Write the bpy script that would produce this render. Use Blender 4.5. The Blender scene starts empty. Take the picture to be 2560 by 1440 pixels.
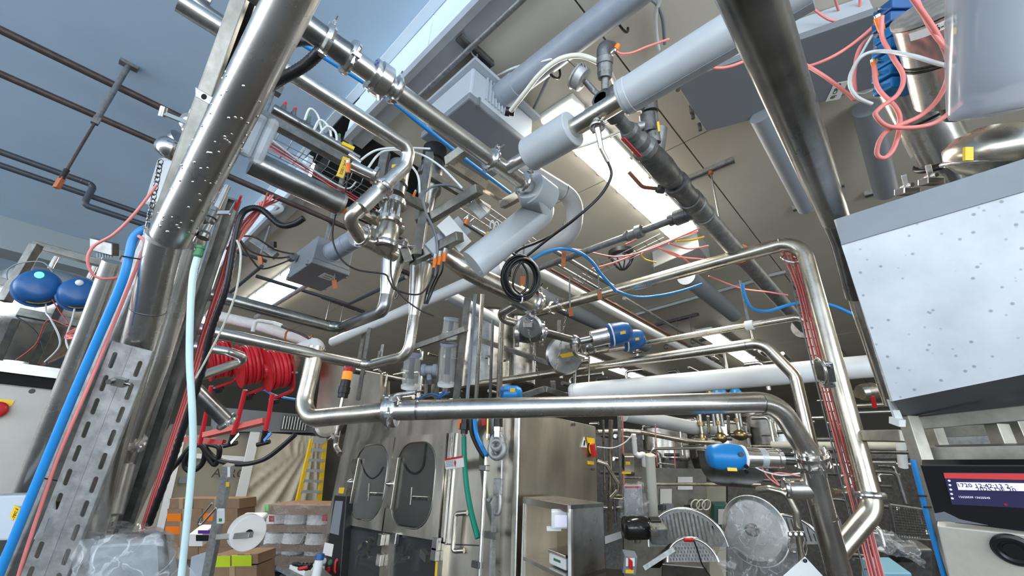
import bpy, bmesh, math, random
from mathutils import Vector as V, Matrix, Quaternion
random.seed(7)
PI = math.pi
S = bpy.context.scene
COL = S.collection
# ---------------------------------------------------------------- camera
FO = 1037.0
YAW, PITCH, ROLL = 0.7785, 0.4132, 0.0472
CAM = V((0, 0, 1.5))
_f = V((math.cos(YAW)*math.cos(PITCH), math.sin(YAW)*math.cos(PITCH), math.sin(PITCH)))
_r = V((math.sin(YAW), -math.cos(YAW), 0)); _u = _r.cross(_f)
R_ = _r*math.cos(ROLL) + _u*math.sin(ROLL); U_ = -_r*math.sin(ROLL) + _u*math.cos(ROLL)
cd = bpy.data.cameras.new('camera'); cam = bpy.data.objects.new('camera', cd); COL.objects.link(cam)
cd.sensor_width = 36; cd.lens = 36*FO/2560; cd.clip_start = 0.02; cd.clip_end = 200
cam.matrix_world = Matrix(((R_.x, U_.x, -_f.x, CAM.x), (R_.y, U_.y, -_f.y, CAM.y), (R_.z, U_.z, -_f.z, CAM.z), (0, 0, 0, 1)))
S.camera = cam
# ---------------------------------------------------------------- world, daylight, exposure
S.view_settings.view_transform = 'Standard'; S.view_settings.look = 'None'
S.view_settings.gamma = 1; S.view_settings.use_curve_mapping = False
S.view_settings.exposure = 0.0
w = bpy.data.worlds.new('daylight'); S.world = w; w.use_nodes = True
wn = w.node_tree.nodes; wl = w.node_tree.links
bgn = wn['Background']; bgn.inputs['Color'].default_value = (0.84, 0.92, 1.0, 1); bgn.inputs['Strength'].default_value = 7.2
def area(name, loc, target, sx, sy, power, col):
    ld = bpy.data.lights.new(name, 'AREA'); ld.shape = 'RECTANGLE'; ld.size = sx; ld.size_y = sy; ld.energy = power; ld.color = col
    o = bpy.data.objects.new(name, ld); COL.objects.link(o); o.location = loc
    o.rotation_euler = (V(target)-V(loc)).to_track_quat('-Z', 'Y').to_euler(); return o
# ---------------------------------------------------------------- helpers
def ray(x, y): return _f + R_*((x-1280)/FO) - U_*((y-720)/FO)
def P(x, y, d):
    p = CAM + ray(x, y)*d; top = 4.05 if p.x > .93 else 4.45      # keep fittings under the ceilings
    return CAM + ray(x, y)*(d*(top-CAM.z)/(p.z-CAM.z)) if p.z > top else p
def plane(x, y, ax, v):
    d = ray(x, y); i = 'xyz'.index(ax); return CAM + d*((v-CAM[i])/d[i])
def along(p, axis, x, y):
    D = {'X': V((1, 0, 0)), 'Y': V((0, 1, 0)), 'Z': V((0, 0, 1))}[axis] if isinstance(axis, str) else axis.normalized()
    r = ray(x, y).normalized(); w0 = p-CAM; b = D.dot(r); t = (b*r.dot(w0)-D.dot(w0))/(1-b*b); return p+D*t
def depth(p): return (p-CAM).dot(_f)
def pts(L):
    out = []
    for (x, y, m) in L:
        if isinstance(m, (int, float)): out.append(P(x, y, m))
        elif isinstance(m, tuple): out.append(plane(x, y, m[0], m[1]))
        else: out.append(along(out[-1], m, x, y))
    return out
def fillet(p, R, n=7):
    if len(p) < 3 or R <= 0: return list(p)
    out = [p[0]]
    for i in range(1, len(p)-1):
        a, b, c = p[i-1], p[i], p[i+1]
        u = (a-b); v = (c-b); lu, lv = u.length, v.length
        if lu < 1e-6 or lv < 1e-6: continue
        u /= lu; v /= lv; an = u.angle(v)
        if an > PI-0.03: out.append(b); continue
        t = min(R/math.tan(an/2), lu*0.49, lv*0.49)
        k = max(2, int(n))
        p0 = b+u*t; p1 = b+v*t
        rr = t*math.tan(an/2); ctr = b+(u+v).normalized()*(rr/math.sin(an/2))
        q0 = p0-ctr; q1 = p1-ctr; tot = q0.angle(q1); axr = q0.cross(q1).normalized()
        for j in range(k+1): out.append(ctr+Quaternion(axr, tot*j/k) @ q0)
    out.append(p[-1]); return out
def smooth(p, n=8):
    out = []
    for i in range(len(p)-1):
        a = p[max(i-1, 0)]; b = p[i]; c = p[i+1]; d = p[min(i+2, len(p)-1)]
        for j in range(n):
            t = j/n
            out.append(0.5*((2*b)+(c-a)*t+(2*a-5*b+4*c-d)*t*t+(3*b-a-3*c+d)*t**3))
    out.append(p[-1]); return out
def onplane(x, y, p0, n, off=0.0):
    d = ray(x, y); return CAM+d*((p0-CAM).dot(n)/d.dot(n))-n*off
class B:
    def __init__(s): s.v = []; s.f = []; s.sm = []
    def add(s, vs, fs, sm=True):
        o = len(s.v); s.v += [tuple(q) for q in vs]; s.f += [tuple(i+o for i in q) for q in fs]; s.sm += [sm]*len(fs); return s
    def tube(s, p, r, seg=16, cap=True, r2=None):
        p = [V(q) for q in p]; n = len(p)
        rs = r if isinstance(r, (list, tuple)) else ([r]*n if r2 is None else [r+(r2-r)*i/(n-1) for i in range(n)])
        T = []
        for i in range(n):
            a = p[max(i-1, 0)]; b = p[min(i+1, n-1)]
            t = b-a
            if 0 < i < n-1: t = (p[i]-p[i-1]).normalized()+(p[i+1]-p[i]).normalized()
            T.append(t.normalized() if t.length > 1e-9 else V((0, 0, 1)))
        N = T[0].orthogonal().normalized(); vs = []
        for i in range(n):
            if i: N = (T[i-1].rotation_difference(T[i]) @ N); N = (N-T[i]*N.dot(T[i])).normalized()
            bb = T[i].cross(N)
            k = 1.0
            if 0 < i < n-1:
                c = (p[i+1]-p[i]).normalized().dot(T[i]); k = 1/max(c, .7)
            for j in range(seg):
                an = 2*PI*j/seg; vs.append(p[i]+(N*math.cos(an)+bb*math.sin(an))*rs[i]*(k if False else 1))
        fs = [(i*seg+j, i*seg+(j+1) % seg, (i+1)*seg+(j+1) % seg, (i+1)*seg+j) for i in range(n-1) for j in range(seg)]
        s.add(vs, fs)
        if cap:
            s.add(vs[:seg], [tuple(reversed(range(seg)))], False); s.add(vs[-seg:], [tuple(range(seg))], False)
        return s
    def lathe(s, p, ax, prof, seg=24):
        """prof: list of (t along axis, radius)"""
        ax = V(ax).normalized(); p = V(p); N = ax.orthogonal().normalized(); bb = ax.cross(N); n = len(prof); vs = []
        for t, r in prof:
            for j in range(seg):
                an = 2*PI*j/seg; vs.append(p+ax*t+(N*math.cos(an)+bb*math.sin(an))*r)
        fs = []; fl = []
        for i in range(n-1):
            flat = True
            for j in range(seg): fs.append((i*seg+j, i*seg+(j+1) % seg, (i+1)*seg+(j+1) % seg, (i+1)*seg+j))
        # duplicate rings for crisp shading
        for i in range(n-1):
            ring = [vs[i*seg+j] for j in range(seg)]+[vs[(i+1)*seg+j] for j in range(seg)]
            s.add(ring, [(j, (j+1) % seg, seg+(j+1) % seg, seg+j) for j in range(seg)])
        if prof[0][1] > 1e-5: s.add(vs[:seg], [tuple(reversed(range(seg)))], False)
        if prof[-1][1] > 1e-5: s.add(vs[-seg:], [tuple(range(seg))], False)
        return s
    def slathe(s, p, ax, prof, seg=24):
        """smooth lathe (rounded bodies)"""
        ax = V(ax).normalized(); p = V(p); N = ax.orthogonal().normalized(); bb = ax.cross(N); n = len(prof); vs = []
        for t, r in prof:
            for j in range(seg):
                an = 2*PI*j/seg; vs.append(p+ax*t+(N*math.cos(an)+bb*math.sin(an))*r)
        s.add(vs, [(i*seg+j, i*seg+(j+1) % seg, (i+1)*seg+(j+1) % seg, (i+1)*seg+j) for i in range(n-1) for j in range(seg)])
        if prof[0][1] > 1e-5: s.add(vs[:seg], [tuple(reversed(range(seg)))], False)
        if prof[-1][1] > 1e-5: s.add(vs[-seg:], [tuple(range(seg))], False)
        return s
    def hexa(s, q):
        """8 corners: 0-3 bottom loop, 4-7 top loop"""
        return s.add(q, [(3, 2, 1, 0), (4, 5, 6, 7), (0, 1, 5, 4), (1, 2, 6, 5), (2, 3, 7, 6), (3, 0, 4, 7)], False)
    def box(s, a, b, bev=0):
        x0, y0, z0 = [min(a[i], b[i]) for i in range(3)]; x1, y1, z1 = [max(a[i], b[i]) for i in range(3)]
        return s.hexa([(x0, y0, z0), (x1, y0, z0), (x1, y1, z0), (x0, y1, z0), (x0, y0, z1), (x1, y0, z1), (x1, y1, z1), (x0, y1, z1)])
    def obox(s, c, X, Y, Z):
        """centre and three half-extent vectors"""
        c = V(c); X = V(X); Y = V(Y); Z = V(Z)
        if X.cross(Y).dot(Z) < 0: X = -X
        return s.hexa([c-X-Y-Z, c+X-Y-Z, c+X+Y-Z, c-X+Y-Z, c-X-Y+Z, c+X-Y+Z, c+X+Y+Z, c-X+Y+Z])
    def beam(s, a, b, w, h, up=(0, 0, 1)):
        a = V(a); b = V(b); t = (b-a).normalized(); u = V(up); sd = t.cross(u)
        if sd.length < 1e-3: sd = t.orthogonal()
        sd.normalize(); u = sd.cross(t)
        return s.obox((a+b)/2, (b-a)/2, sd*w/2, u*h/2)
    def ring(s, c, ax, R, r, seg=24, sg=8, a0=0, a1=2*PI):
        ax = V(ax).normalized(); N = ax.orthogonal().normalized(); bb = ax.cross(N); c = V(c)
        full = abs(a1-a0-2*PI) < 1e-6
        n = seg if full else seg+1; vs = []
        for i in range(n):
            t = a0+(a1-a0)*i/seg; d = N*math.cos(t)+bb*math.sin(t)
            for j in range(sg):
                k = 2*PI*j/sg; vs.append(c+d*(R+r*math.cos(k))+ax*r*math.sin(k))
        fs = [(i*sg+j, ((i+1) % n)*sg+j, ((i+1) % n)*sg+(j+1) % sg, i*sg+(j+1) % sg) for i in range(seg if full else seg) for j in range(sg)]
        return s.add(vs, fs)
    def loop(s, poly, nrm, th):
        """extruded polygon (points in a plane)"""
        n = len(poly); nrm = V(nrm).normalized()*th; a = [V(q) for q in poly]; b = [q+nrm for q in a]
        area_n = V((0, 0, 0))
        for i in range(n): area_n += (a[i]-a[0]).cross(a[(i+1) % n]-a[0])
        if area_n.dot(nrm) > 0: f0 = tuple(reversed(range(n))); f1 = tuple(range(n, 2*n)); sd = [(i, (i+1) % n, n+(i+1) % n, n+i) for i in range(n)]
        else: f0 = tuple(range(n)); f1 = tuple(reversed(range(n, 2*n))); sd = [((i+1) % n, i, n+i, n+(i+1) % n) for i in range(n)]
        return s.add(a+b, [f0, f1]+sd, False)
    def mesh(s, name):
        m = bpy.data.meshes.new(name); m.from_pydata(s.v, [], s.f); m.polygons.foreach_set('use_smooth', s.sm); m.update(); return m
def link(name, mesh, mat, parent=None):
    o = bpy.data.objects.new(name, mesh); COL.objects.link(o)
    if mat is not None and not mesh.materials: mesh.materials.append(mat)
    if parent is not None: o.parent = parent
    return o
def bevel(o, wd, seg=2):
    m = o.modifiers.new('bevel', 'BEVEL'); m.width = wd; m.segments = seg; m.limit_method = 'ANGLE'; m.angle_limit = math.radians(40); m.harden_normals = False; return o
USED = {}
class T:
    """one top-level thing; parts are built in world space and then hung under an Empty at the thing's base"""
    def __init__(s, name, label, cat, group=None):
        s.name, s.label, s.cat, s.group = name, label, cat, group; s.parts = []
    def part(s, name, b, mat, parent=None, bev=0, label=None, kind=None):
        m = b.mesh(name) if isinstance(b, B) else b
        o = link(name, m, mat, parent); s.parts.append(o)
        if bev: bevel(o, bev)
        if label: o['label'] = label
        if kind: o['kind'] = kind
        return o
    def done(s):
        meshes = {o.data for o in s.parts}
        xs = [v.co for m in meshes for v in m.vertices]
        lo = V((min(c.x for c in xs), min(c.y for c in xs), min(c.z for c in xs))); hi = V((max(c.x for c in xs), max(c.y for c in xs), max(c.z for c in xs)))
        loc = V(((lo.x+hi.x)/2, (lo.y+hi.y)/2, lo.z))
        tops = [o for o in s.parts if o.parent is None]
        for m in meshes: m.transform(Matrix.Translation(-loc))
        if len(s.parts) == 1:
            e = s.parts[0]; e.name = s.name
        else:
            e = bpy.data.objects.new(s.name, None); e.empty_display_size = 0.1; COL.objects.link(e)
            for o in tops: o.parent = e
        e.location = loc
        e['label'] = s.label; e['category'] = s.cat
        if s.group: e['group'] = s.group
        return e
def single(name, label, cat, b, mat, bev=0, group=None):
    t = T(name, label, cat, group); t.part(name, b, mat, bev=bev); return t.done()
def struct(name, b, mat, parent=None, kind='structure'):
    o = link(name, b.mesh(name) if isinstance(b, B) else b, mat, parent)
    if parent is None: o['kind'] = kind
    return o
# ---------------------------------------------------------------- materials
def mat(name, col, rough=0.5, metal=0.0, noise=0.0, nscale=8.0, bump=0.0, bscale=60.0, emit=None, es=0, alpha=1, trans=0, ior=1.45, stretch=None, spec=0.5, col2=None, rvar=0.0):
    m = bpy.data.materials.new(name); m.use_nodes = True; nt = m.node_tree; n = nt.nodes; l = nt.links
    p = n['Principled BSDF']; c = (*col, 1)
    p.inputs['Base Color'].default_value = c; p.inputs['Roughness'].default_value = rough; p.inputs['Metallic'].default_value = metal
    p.inputs['Specular IOR Level'].default_value = spec; p.inputs['IOR'].default_value = ior
    if trans: p.inputs['Transmission Weight'].default_value = trans
    if alpha < 1: p.inputs['Alpha'].default_value = alpha
    if emit: p.inputs['Emission Color'].default_value = (*emit, 1); p.inputs['Emission Strength'].default_value = es
    if noise or bump or rvar:
        tc = n.new('ShaderNodeTexCoord'); mp = n.new('ShaderNodeMapping'); l.new(tc.outputs['Object'], mp.inputs['Vector'])
        if stretch: mp.inputs['Scale'].default_value = stretch
        nz = n.new('ShaderNodeTexNoise'); nz.inputs['Scale'].default_value = nscale; nz.inputs['Detail'].default_value = 6; nz.inputs['Roughness'].default_value = .6
        l.new(mp.outputs['Vector'], nz.inputs['Vector'])
        if noise:
            r = n.new('ShaderNodeValToRGB'); l.new(nz.outputs['Fac'], r.inputs['Fac'])
            k2 = col2 if col2 else tuple(q*(1-noise) for q in col)
            r.color_ramp.elements[0].position = .35; r.color_ramp.elements[1].position = .65
            r.color_ramp.elements[0].color = (*k2, 1); r.color_ramp.elements[1].color = c
            l.new(r.outputs['Color'], p.inputs['Base Color'])
        if rvar:
            mr = n.new('ShaderNodeMapRange'); mr.inputs['To Min'].default_value = max(rough-rvar, .02); mr.inputs['To Max'].default_value = rough+rvar
            l.new(nz.outputs['Fac'], mr.inputs['Value']); l.new(mr.outputs['Result'], p.inputs['Roughness'])
        if bump:
            nb = n.new('ShaderNodeTexNoise'); nb.inputs['Scale'].default_value = bscale; nb.inputs['Detail'].default_value = 4
            l.new(mp.outputs['Vector'], nb.inputs['Vector'])
            bp = n.new('ShaderNodeBump'); bp.inputs['Strength'].default_value = bump; bp.inputs['Distance'].default_value = .01
            l.new(nb.outputs['Fac'], bp.inputs['Height']); l.new(bp.outputs['Normal'], p.inputs['Normal'])
    return m
STEEL = mat('polished_stainless', (.72, .70, .66), .27, 1, noise=.22, nscale=5, rvar=.1, bump=.012, bscale=22)
STEELW = mat('warm_stainless', (.68, .635, .54), .28, 1, noise=.3, nscale=6, rvar=.1, bump=.015, bscale=22)
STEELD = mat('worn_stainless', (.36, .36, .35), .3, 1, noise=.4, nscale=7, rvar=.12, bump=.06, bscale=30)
SHEET = mat('brushed_stainless_sheet', (.66, .615, .53), .33, 1, noise=.3, nscale=4, rvar=.16, bump=.10, bscale=5, stretch=(1, 1, .35))
CHROME = mat('bright_stainless', (.74, .73, .71), .2, 1, noise=.15, nscale=20)
GALV = mat('galvanised_steel', (.50, .51, .50), .5, .75, noise=.35, nscale=30, rvar=.12, bump=.08, bscale=120)
GALVD = mat('dull_galvanised_pipe', (.24, .25, .25), .5, .6, noise=.4, nscale=25, bump=.15, bscale=90)
TUBESQ = mat('square_tube_steel', (.30, .295, .27), .4, .9, noise=.4, nscale=14, rvar=.1)
IRON = mat('malleable_iron', (.17, .17, .17), .42, .7, noise=.4, nscale=20, bump=.2, bscale=120)
BROWN = mat('brown_painted_pipe', (.085, .06, .055), .5, .2, noise=.4, nscale=15)
DKPVC = mat('dark_grey_pvc', (.045, .055, .07), .45, 0, noise=.2)
GPVC = mat('grey_pvc', (.27, .31, .37), .42, 0, noise=.12, nscale=12)
WINS = mat('pale_grey_jacket', (.48, .515, .54), .38, 0, noise=.1, nscale=6, bump=.05, bscale=20)
WHITE = mat('white_plastic', (.72, .74, .74), .4)
WCLOTH = mat('white_wrapped_insulation', (.75, .76, .76), .65, 0, noise=.12, nscale=30, bump=.3, bscale=60)
GBOX = mat('grey_enclosure_plastic', (.19, .21, .235), .5, 0, noise=.06, nscale=4)
GBOXL = mat('light_grey_enclosure', (.42, .47, .52), .48, 0, noise=.06, nscale=4)
BLACK = mat('black_plastic', (.012, .012, .014), .4)
BLKR = mat('black_rubber', (.012, .012, .014), .35, bump=.1, bscale=80)
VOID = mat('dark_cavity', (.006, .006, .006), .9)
RED = mat('red_paint', (.55, .02, .025), .35, noise=.2, nscale=20)
REDH = mat('red_hose', (.62, .025, .04), .4)
BLUE = mat('blue_valve_cap', (.015, .10, .30), .35, noise=.15, nscale=10)
BLUEB = mat('bright_blue_cap', (.01, .20, .52), .35, noise=.12, nscale=10)
BHOSE = mat('blue_hose', (.02, .24, .62), .4)
PINK = mat('salmon_cable', (.80, .25, .23), .5)
DPINK = mat('dark_red_cable', (.42, .06, .06), .5)
ORANGE = mat('orange_plug', (.90, .22, .02), .4)
RUST = mat('rusty_pipe', (.16, .055, .035), .55, noise=.3)
OBROWN = mat('orange_hanger', (.42, .13, .04), .5)
YELLOW = mat('yellow_plastic', (.80, .52, .02), .45)
YCABLE = mat('yellow_cable', (.70, .45, .03), .5)
GREEN = mat('green_hose', (.0, .22, .14), .4)
GREENF = mat('green_fitting', (.05, .2, .09), .45)
CLHOSE = mat('pale_blue_hose', (.52, .70, .74), .3, noise=.1, nscale=10)
MILK = mat('milky_tube', (.70, .70, .60), .3)
MILKW = mat('white_air_tube', (.66, .70, .70), .3)
GCABLE = mat('grey_cable', (.22, .25, .28), .5)
CARD = mat('cardboard', (.30, .19, .115), .75, noise=.15, nscale=8)
PAPER = mat('paper_label', (.75, .75, .73), .7)
GLASS = mat('clear_plastic', (.85, .9, .92), .06, 0, alpha=.22, spec=.6)
GLASSD = mat('smoked_window', (.05, .055, .06), .05, 0, alpha=.34, spec=.6)
FROST = mat('clear_cap_plastic', (.72, .76, .78), .15, 0, alpha=.5)
FILM = mat('plastic_film', (.75, .78, .8), .08, 0, alpha=.2, bump=.8, bscale=9, spec=.8)
def crease_glints(m, lo, hi, sc):  # pale opaque lines stand in for highlights along the film's creases
    nt = m.node_tree; n = nt.nodes; l = nt.links; tc = n.new('ShaderNodeTexCoord'); nz = n.new('ShaderNodeTexNoise'); nz.inputs['Scale'].default_value = sc; nz.inputs['Detail'].default_value = 3; nz.inputs['Distortion'].default_value = 1.2
    l.new(tc.outputs['Object'], nz.inputs['Vector']); r = n.new('ShaderNodeValToRGB'); e = r.color_ramp.elements; e[0].position = .46; e[0].color = (lo,)*3+(1,); e[1].position = .54; e[1].color = (lo,)*3+(1,)
    k = e.new(.5); k.color = (hi,)*3+(1,); l.new(nz.outputs['Fac'], r.inputs['Fac']); l.new(r.outputs['Color'], n['Principled BSDF'].inputs['Alpha'])
crease_glints(FILM, .15, .40, 8)
LAMP = mat('lit_diffuser', (.9, .9, .88), .4, emit=(1, .97, .90), es=9)
LAMPEND = mat('ribbed_clear_lens', (.8, .8, .76), .15, alpha=.55, emit=(1, .97, .9), es=.35)
LGREEN = mat('green_status_light', (.1, .9, .4), .3, emit=(.15, 1, .45), es=1.6)
CREAM = mat('cream_ceiling_panel', (.62, .59, .50), .55, 0, noise=.1, nscale=1.3, bump=.03, bscale=10)
CEILB = mat('daylight_blue_ceiling', (.46, .61, .77), .38, 0, noise=.08, nscale=.8, bump=.02, bscale=6)  # blue of the daylight put into the white ceiling's colour
FASC = mat('daylight_tinted_fascia', (.72, .82, .90), .45, 0, noise=.05, nscale=2)  # white fascia, bluish daylight tint mixed into its colour
ALU = mat('aluminium_trim', (.50, .53, .56), .45, .5, noise=.1)
JOINT = mat('joint_sealant', (.10, .10, .10), .7)
FLOORM = mat('concrete_floor', (.085, .08, .075), .5, 0, noise=.3, nscale=2)
WALLM = mat('painted_wall', (.12, .115, .10), .7, 0, noise=.1, nscale=1)
BEIGE = mat('beige_cabinet_sheet', (.42, .41, .37), .5, .2, noise=.12, nscale=2)
BEIGEL = mat('eyebolt_metal', (.6, .6, .58), .3, .9)
CURT = mat('cream_tarpaulin', (.62, .57, .46), .6, 0, noise=.08, nscale=3)
SPECK = None
# text
def text(s, p, right, up, h, name='lettering', mat_=None, th=0.0006, align='CENTER'):
    c = bpy.data.curves.new('t', 'FONT'); c.body = s; c.size = h; c.extrude = th; c.align_x = align; c.align_y = 'CENTER'; c.resolution_u = 2
    o = bpy.data.objects.new('t', c); COL.objects.link(o)
    dg = bpy.context.evaluated_depsgraph_get(); dg.update()
    me = bpy.data.meshes.new_from_object(o.evaluated_get(dg)); bpy.data.objects.remove(o)
    r = V(right).normalized(); u = V(up); u = (u-r*u.dot(r)).normalized(); n = r.cross(u)
    M = Matrix(((r.x, u.x, n.x, p[0]), (r.y, u.y, n.y, p[1]), (r.z, u.z, n.z, p[2]), (0, 0, 0, 1)))
    me.transform(M); me.materials.clear(); me.name = name
    return me
def holed(outer, holes, o, ex, ey, th):
    """flat plate with real holes: 2D loops placed in the plane origin o, axes ex, ey"""
    c = bpy.data.curves.new('h', 'CURVE'); c.dimensions = '2D'; c.fill_mode = 'BOTH'; c.extrude = th/2
    for lp in [outer]+holes:
        sp = c.splines.new('POLY'); sp.points.add(len(lp)-1)
        for i, (x, y) in enumerate(lp): sp.points[i].co = (x, y, 0, 1)
        sp.use_cyclic_u = True
    ob = bpy.data.objects.new('h', c); COL.objects.link(ob)
    dg = bpy.context.evaluated_depsgraph_get(); dg.update()
    me = bpy.data.meshes.new_from_object(ob.evaluated_get(dg)); bpy.data.objects.remove(ob)
    ex = V(ex).normalized(); ey = V(ey); ey = (ey-ex*ey.dot(ex)).normalized(); n = ex.cross(ey)
    me.transform(Matrix(((ex.x, ey.x, n.x, o[0]), (ex.y, ey.y, n.y, o[1]), (ex.z, ey.z, n.z, o[2]), (0, 0, 0, 1)))); me.materials.clear()
    return me
def capsule(cx, cy, w, h, n=6):
    """rounded slot w x h (2D)"""
    r = min(w, h)/2; L = []
    if h >= w:
        for i in range(n+1): a = PI*i/n; L.append((cx+r*math.cos(a), cy+h/2-r+r*math.sin(a)))
        for i in range(n+1): a = PI+PI*i/n; L.append((cx+r*math.cos(a), cy-h/2+r+r*math.sin(a)))
    else:
        for i in range(n+1): a = -PI/2+PI*i/n; L.append((cx+w/2-r+r*math.cos(a), cy+r*math.sin(a)))
        for i in range(n+1): a = PI/2+PI*i/n; L.append((cx-w/2+r+r*math.cos(a), cy+r*math.sin(a)))
    return L
# ---------------------------------------------------------------- reusable fittings
def rad(w, p): return 0.5*w*depth(p)/FO
def add_clamp(t, p, ax, R, seed=0, parent=None):
    """two-bolt sanitary clamp around a pipe, with wing nut"""
    ax = V(ax).normalized(); b = B()
    b.lathe(p-ax*R*.36, ax, [(0, R*1.02), (R*.06, R*1.38), (R*.28, R*1.46), (R*.44, R*1.46), (R*.66, R*1.38), (R*.72, R*1.02)], 22)
    rn = random.Random(seed); N = ax.orthogonal().normalized(); N = Quaternion(ax, rn.random()*6.28) @ N; Tn = ax.cross(N)
    c = p+N*R*1.65
    b.obox(c, ax*R*.3, N*R*.28, Tn*R*.16); b.tube([c-Tn*R*.6, c+Tn*R*.75], R*.1, 8)
    cl = t.part('clamp', b, CHROME, parent)
    w_ = B(); w_.tube([c+Tn*R*.4, c+Tn*R*.8], R*.17, 8)
    w_.loop([c+Tn*R*.45+N*R*.05, c+Tn*R*.95+N*R*.5, c+Tn*R*.75+N*R*.6, c+Tn*R*.35+N*R*.15], ax, R*.1)
    w_.loop([c+Tn*R*.45-N*R*.05, c+Tn*R*.95-N*R*.45, c+Tn*R*.75-N*R*.55, c+Tn*R*.35-N*R*.15], ax, R*.1)
    t.part('wing_nut', w_, CHROME, cl)
    q = p-N*R*1.5; h = B(); h.tube([q-ax*R*.34, q+ax*R*.34], R*.14, 8); h.obox(q, ax*R*.2, N*R*.18, Tn*R*.22)
    t.part('hinge', h, CHROME, cl)
    return cl
def pipe(name, label, L, w, m, cat='pipe', R=2.2, clamps=(), seg=20, w2=None, group=None, finish=True, rings=(), raw=False):
    """a bent tube through waypoints; w = its width in pixels at its first waypoint; clamps = fractions along it"""
    p = L if raw else pts(L); r = w if raw else rad(w, p[0])
    q = fillet(p, r*R); t = T(name, label, cat, group)
    b = B(); b.tube(q, r, seg, r2=(None if w2 is None else rad(w2, p[-1])))
    t.part('tube', b, m)
    ln = [0]
    for i in range(len(q)-1): ln.append(ln[-1]+(q[i+1]-q[i]).length)
    def at(f):
        s = f*ln[-1]
        for i in range(len(q)-1):
            if ln[i+1] >= s: return q[i]+(q[i+1]-q[i])*((s-ln[i])/max(ln[i+1]-ln[i], 1e-9)), (q[i+1]-q[i]).normalized()
        return q[-1], (q[-1]-q[-2]).normalized()
    for k, f in enumerate(clamps):
        c, d = at(f); add_clamp(t, c, d, r, hash(label) % 97+k if False else len(label)+k*3)
    for f in rings:
        c, d = at(f); b2 = B(); b2.lathe(c-d*r*.05, d, [(0, r*1.0), (r*.02, r*1.025), (r*.08, r*1.025), (r*.1, r*1.0)], 20); t.part('weld_seam', b2, STEELD)
    t.r = r; t.q = q; t.at = at
    if finish: return t.done()
    return t
def cable(name, label, L, w, m, cat='cable', seg=8, n=8, group=None):
    p = pts(L); r = rad(w, p[0]); return single(name, label, cat, B().tube(smooth(p, n), r, seg), m, group=group)
def pxlerp(a, b, t): return a+(b-a)*t
# ---------------------------------------------------------------- the building
ZL, ZH, XE, YE = 4.1, 4.5, 0.96, 8.8
# low ceiling: cream panels with dark joints, x from XE to 14
def ceiling_slabs():
    root = None
    xs = [XE+.10, 2.9, 6.2, 9.6, 13.6, 18.0]; ys = [-4.5, .9-2.05, .9, 3.4, 6.2, 9.4, 12.8, 16.4, 20.4]
    base = B().box((XE+.08, -4.5, ZL+.06), (18, 20.5, ZL+.14)); c = struct('ceiling', base, JOINT)
    for i in range(len(xs)-1):
        for j in range(len(ys)-1):
            b = B().box((xs[i]+.006, ys[j]+.006, ZL), (xs[i+1]-.006, ys[j+1]-.006, ZL+.055))
            struct('ceiling_panel', b, CREAM, c)
    return c
ceiling_slabs()
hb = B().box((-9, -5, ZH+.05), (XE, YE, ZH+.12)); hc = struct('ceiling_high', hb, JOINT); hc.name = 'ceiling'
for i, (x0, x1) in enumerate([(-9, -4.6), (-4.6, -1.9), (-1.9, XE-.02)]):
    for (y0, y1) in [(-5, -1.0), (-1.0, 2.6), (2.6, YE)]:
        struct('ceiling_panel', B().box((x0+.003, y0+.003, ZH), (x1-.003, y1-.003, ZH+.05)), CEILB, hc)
# trim strip on the high ceiling, fascia and aluminium angle
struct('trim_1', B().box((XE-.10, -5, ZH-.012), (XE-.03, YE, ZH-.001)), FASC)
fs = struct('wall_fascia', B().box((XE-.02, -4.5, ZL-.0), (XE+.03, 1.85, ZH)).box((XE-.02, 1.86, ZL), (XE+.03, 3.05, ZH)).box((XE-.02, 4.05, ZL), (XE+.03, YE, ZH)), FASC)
struct('trim_2', B().box((XE-.03, -4.5, ZL-.045), (XE+.02, 3.05, ZL+.04)).box((XE-.03, 4.05, ZL-.045), (XE+.02, 20, ZL+.04)), ALU)
struct('trim_3', B().box((XE+.02, -4.5, ZL-.03), (XE+.14, 3.05, ZL-.012)).box((XE+.02, 4.05, ZL-.03), (XE+.14, 20, ZL-.012)), ALU)
struct('ceiling_void_backing', B().box((XE+.034, 2.9, ZL-.02), (XE+.9, 4.2, ZL+.04)).box((XE+.1, 2.9, ZL), (XE+.12, 4.2, ZH+.04)).box((XE-.02, 2.95, ZH-.02), (XE+.1, 4.15, ZH)), VOID)  # black boxes stand in for the darkness inside the ceiling opening
# dropped beam at the far end of the high bay, ceiling beyond
struct('wall_beam', B().box((-9, YE, ZL-.06), (XE, YE+.5, ZH+.1)), mat('beam_paint', (.28, .33, .34), .6))
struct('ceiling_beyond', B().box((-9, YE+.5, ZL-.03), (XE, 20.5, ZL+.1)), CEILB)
struct('floor', B().box((-9, -5, -.1), (18, 20.5, 0)), FLOORM)
struct('wall_far', B().box((-9, 20.2, 0), (18, 20.4, ZH)), WALLM)
struct('wall_right', B().box((17.8, -5, 0), (18, 20.4, ZH)), WALLM)
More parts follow.
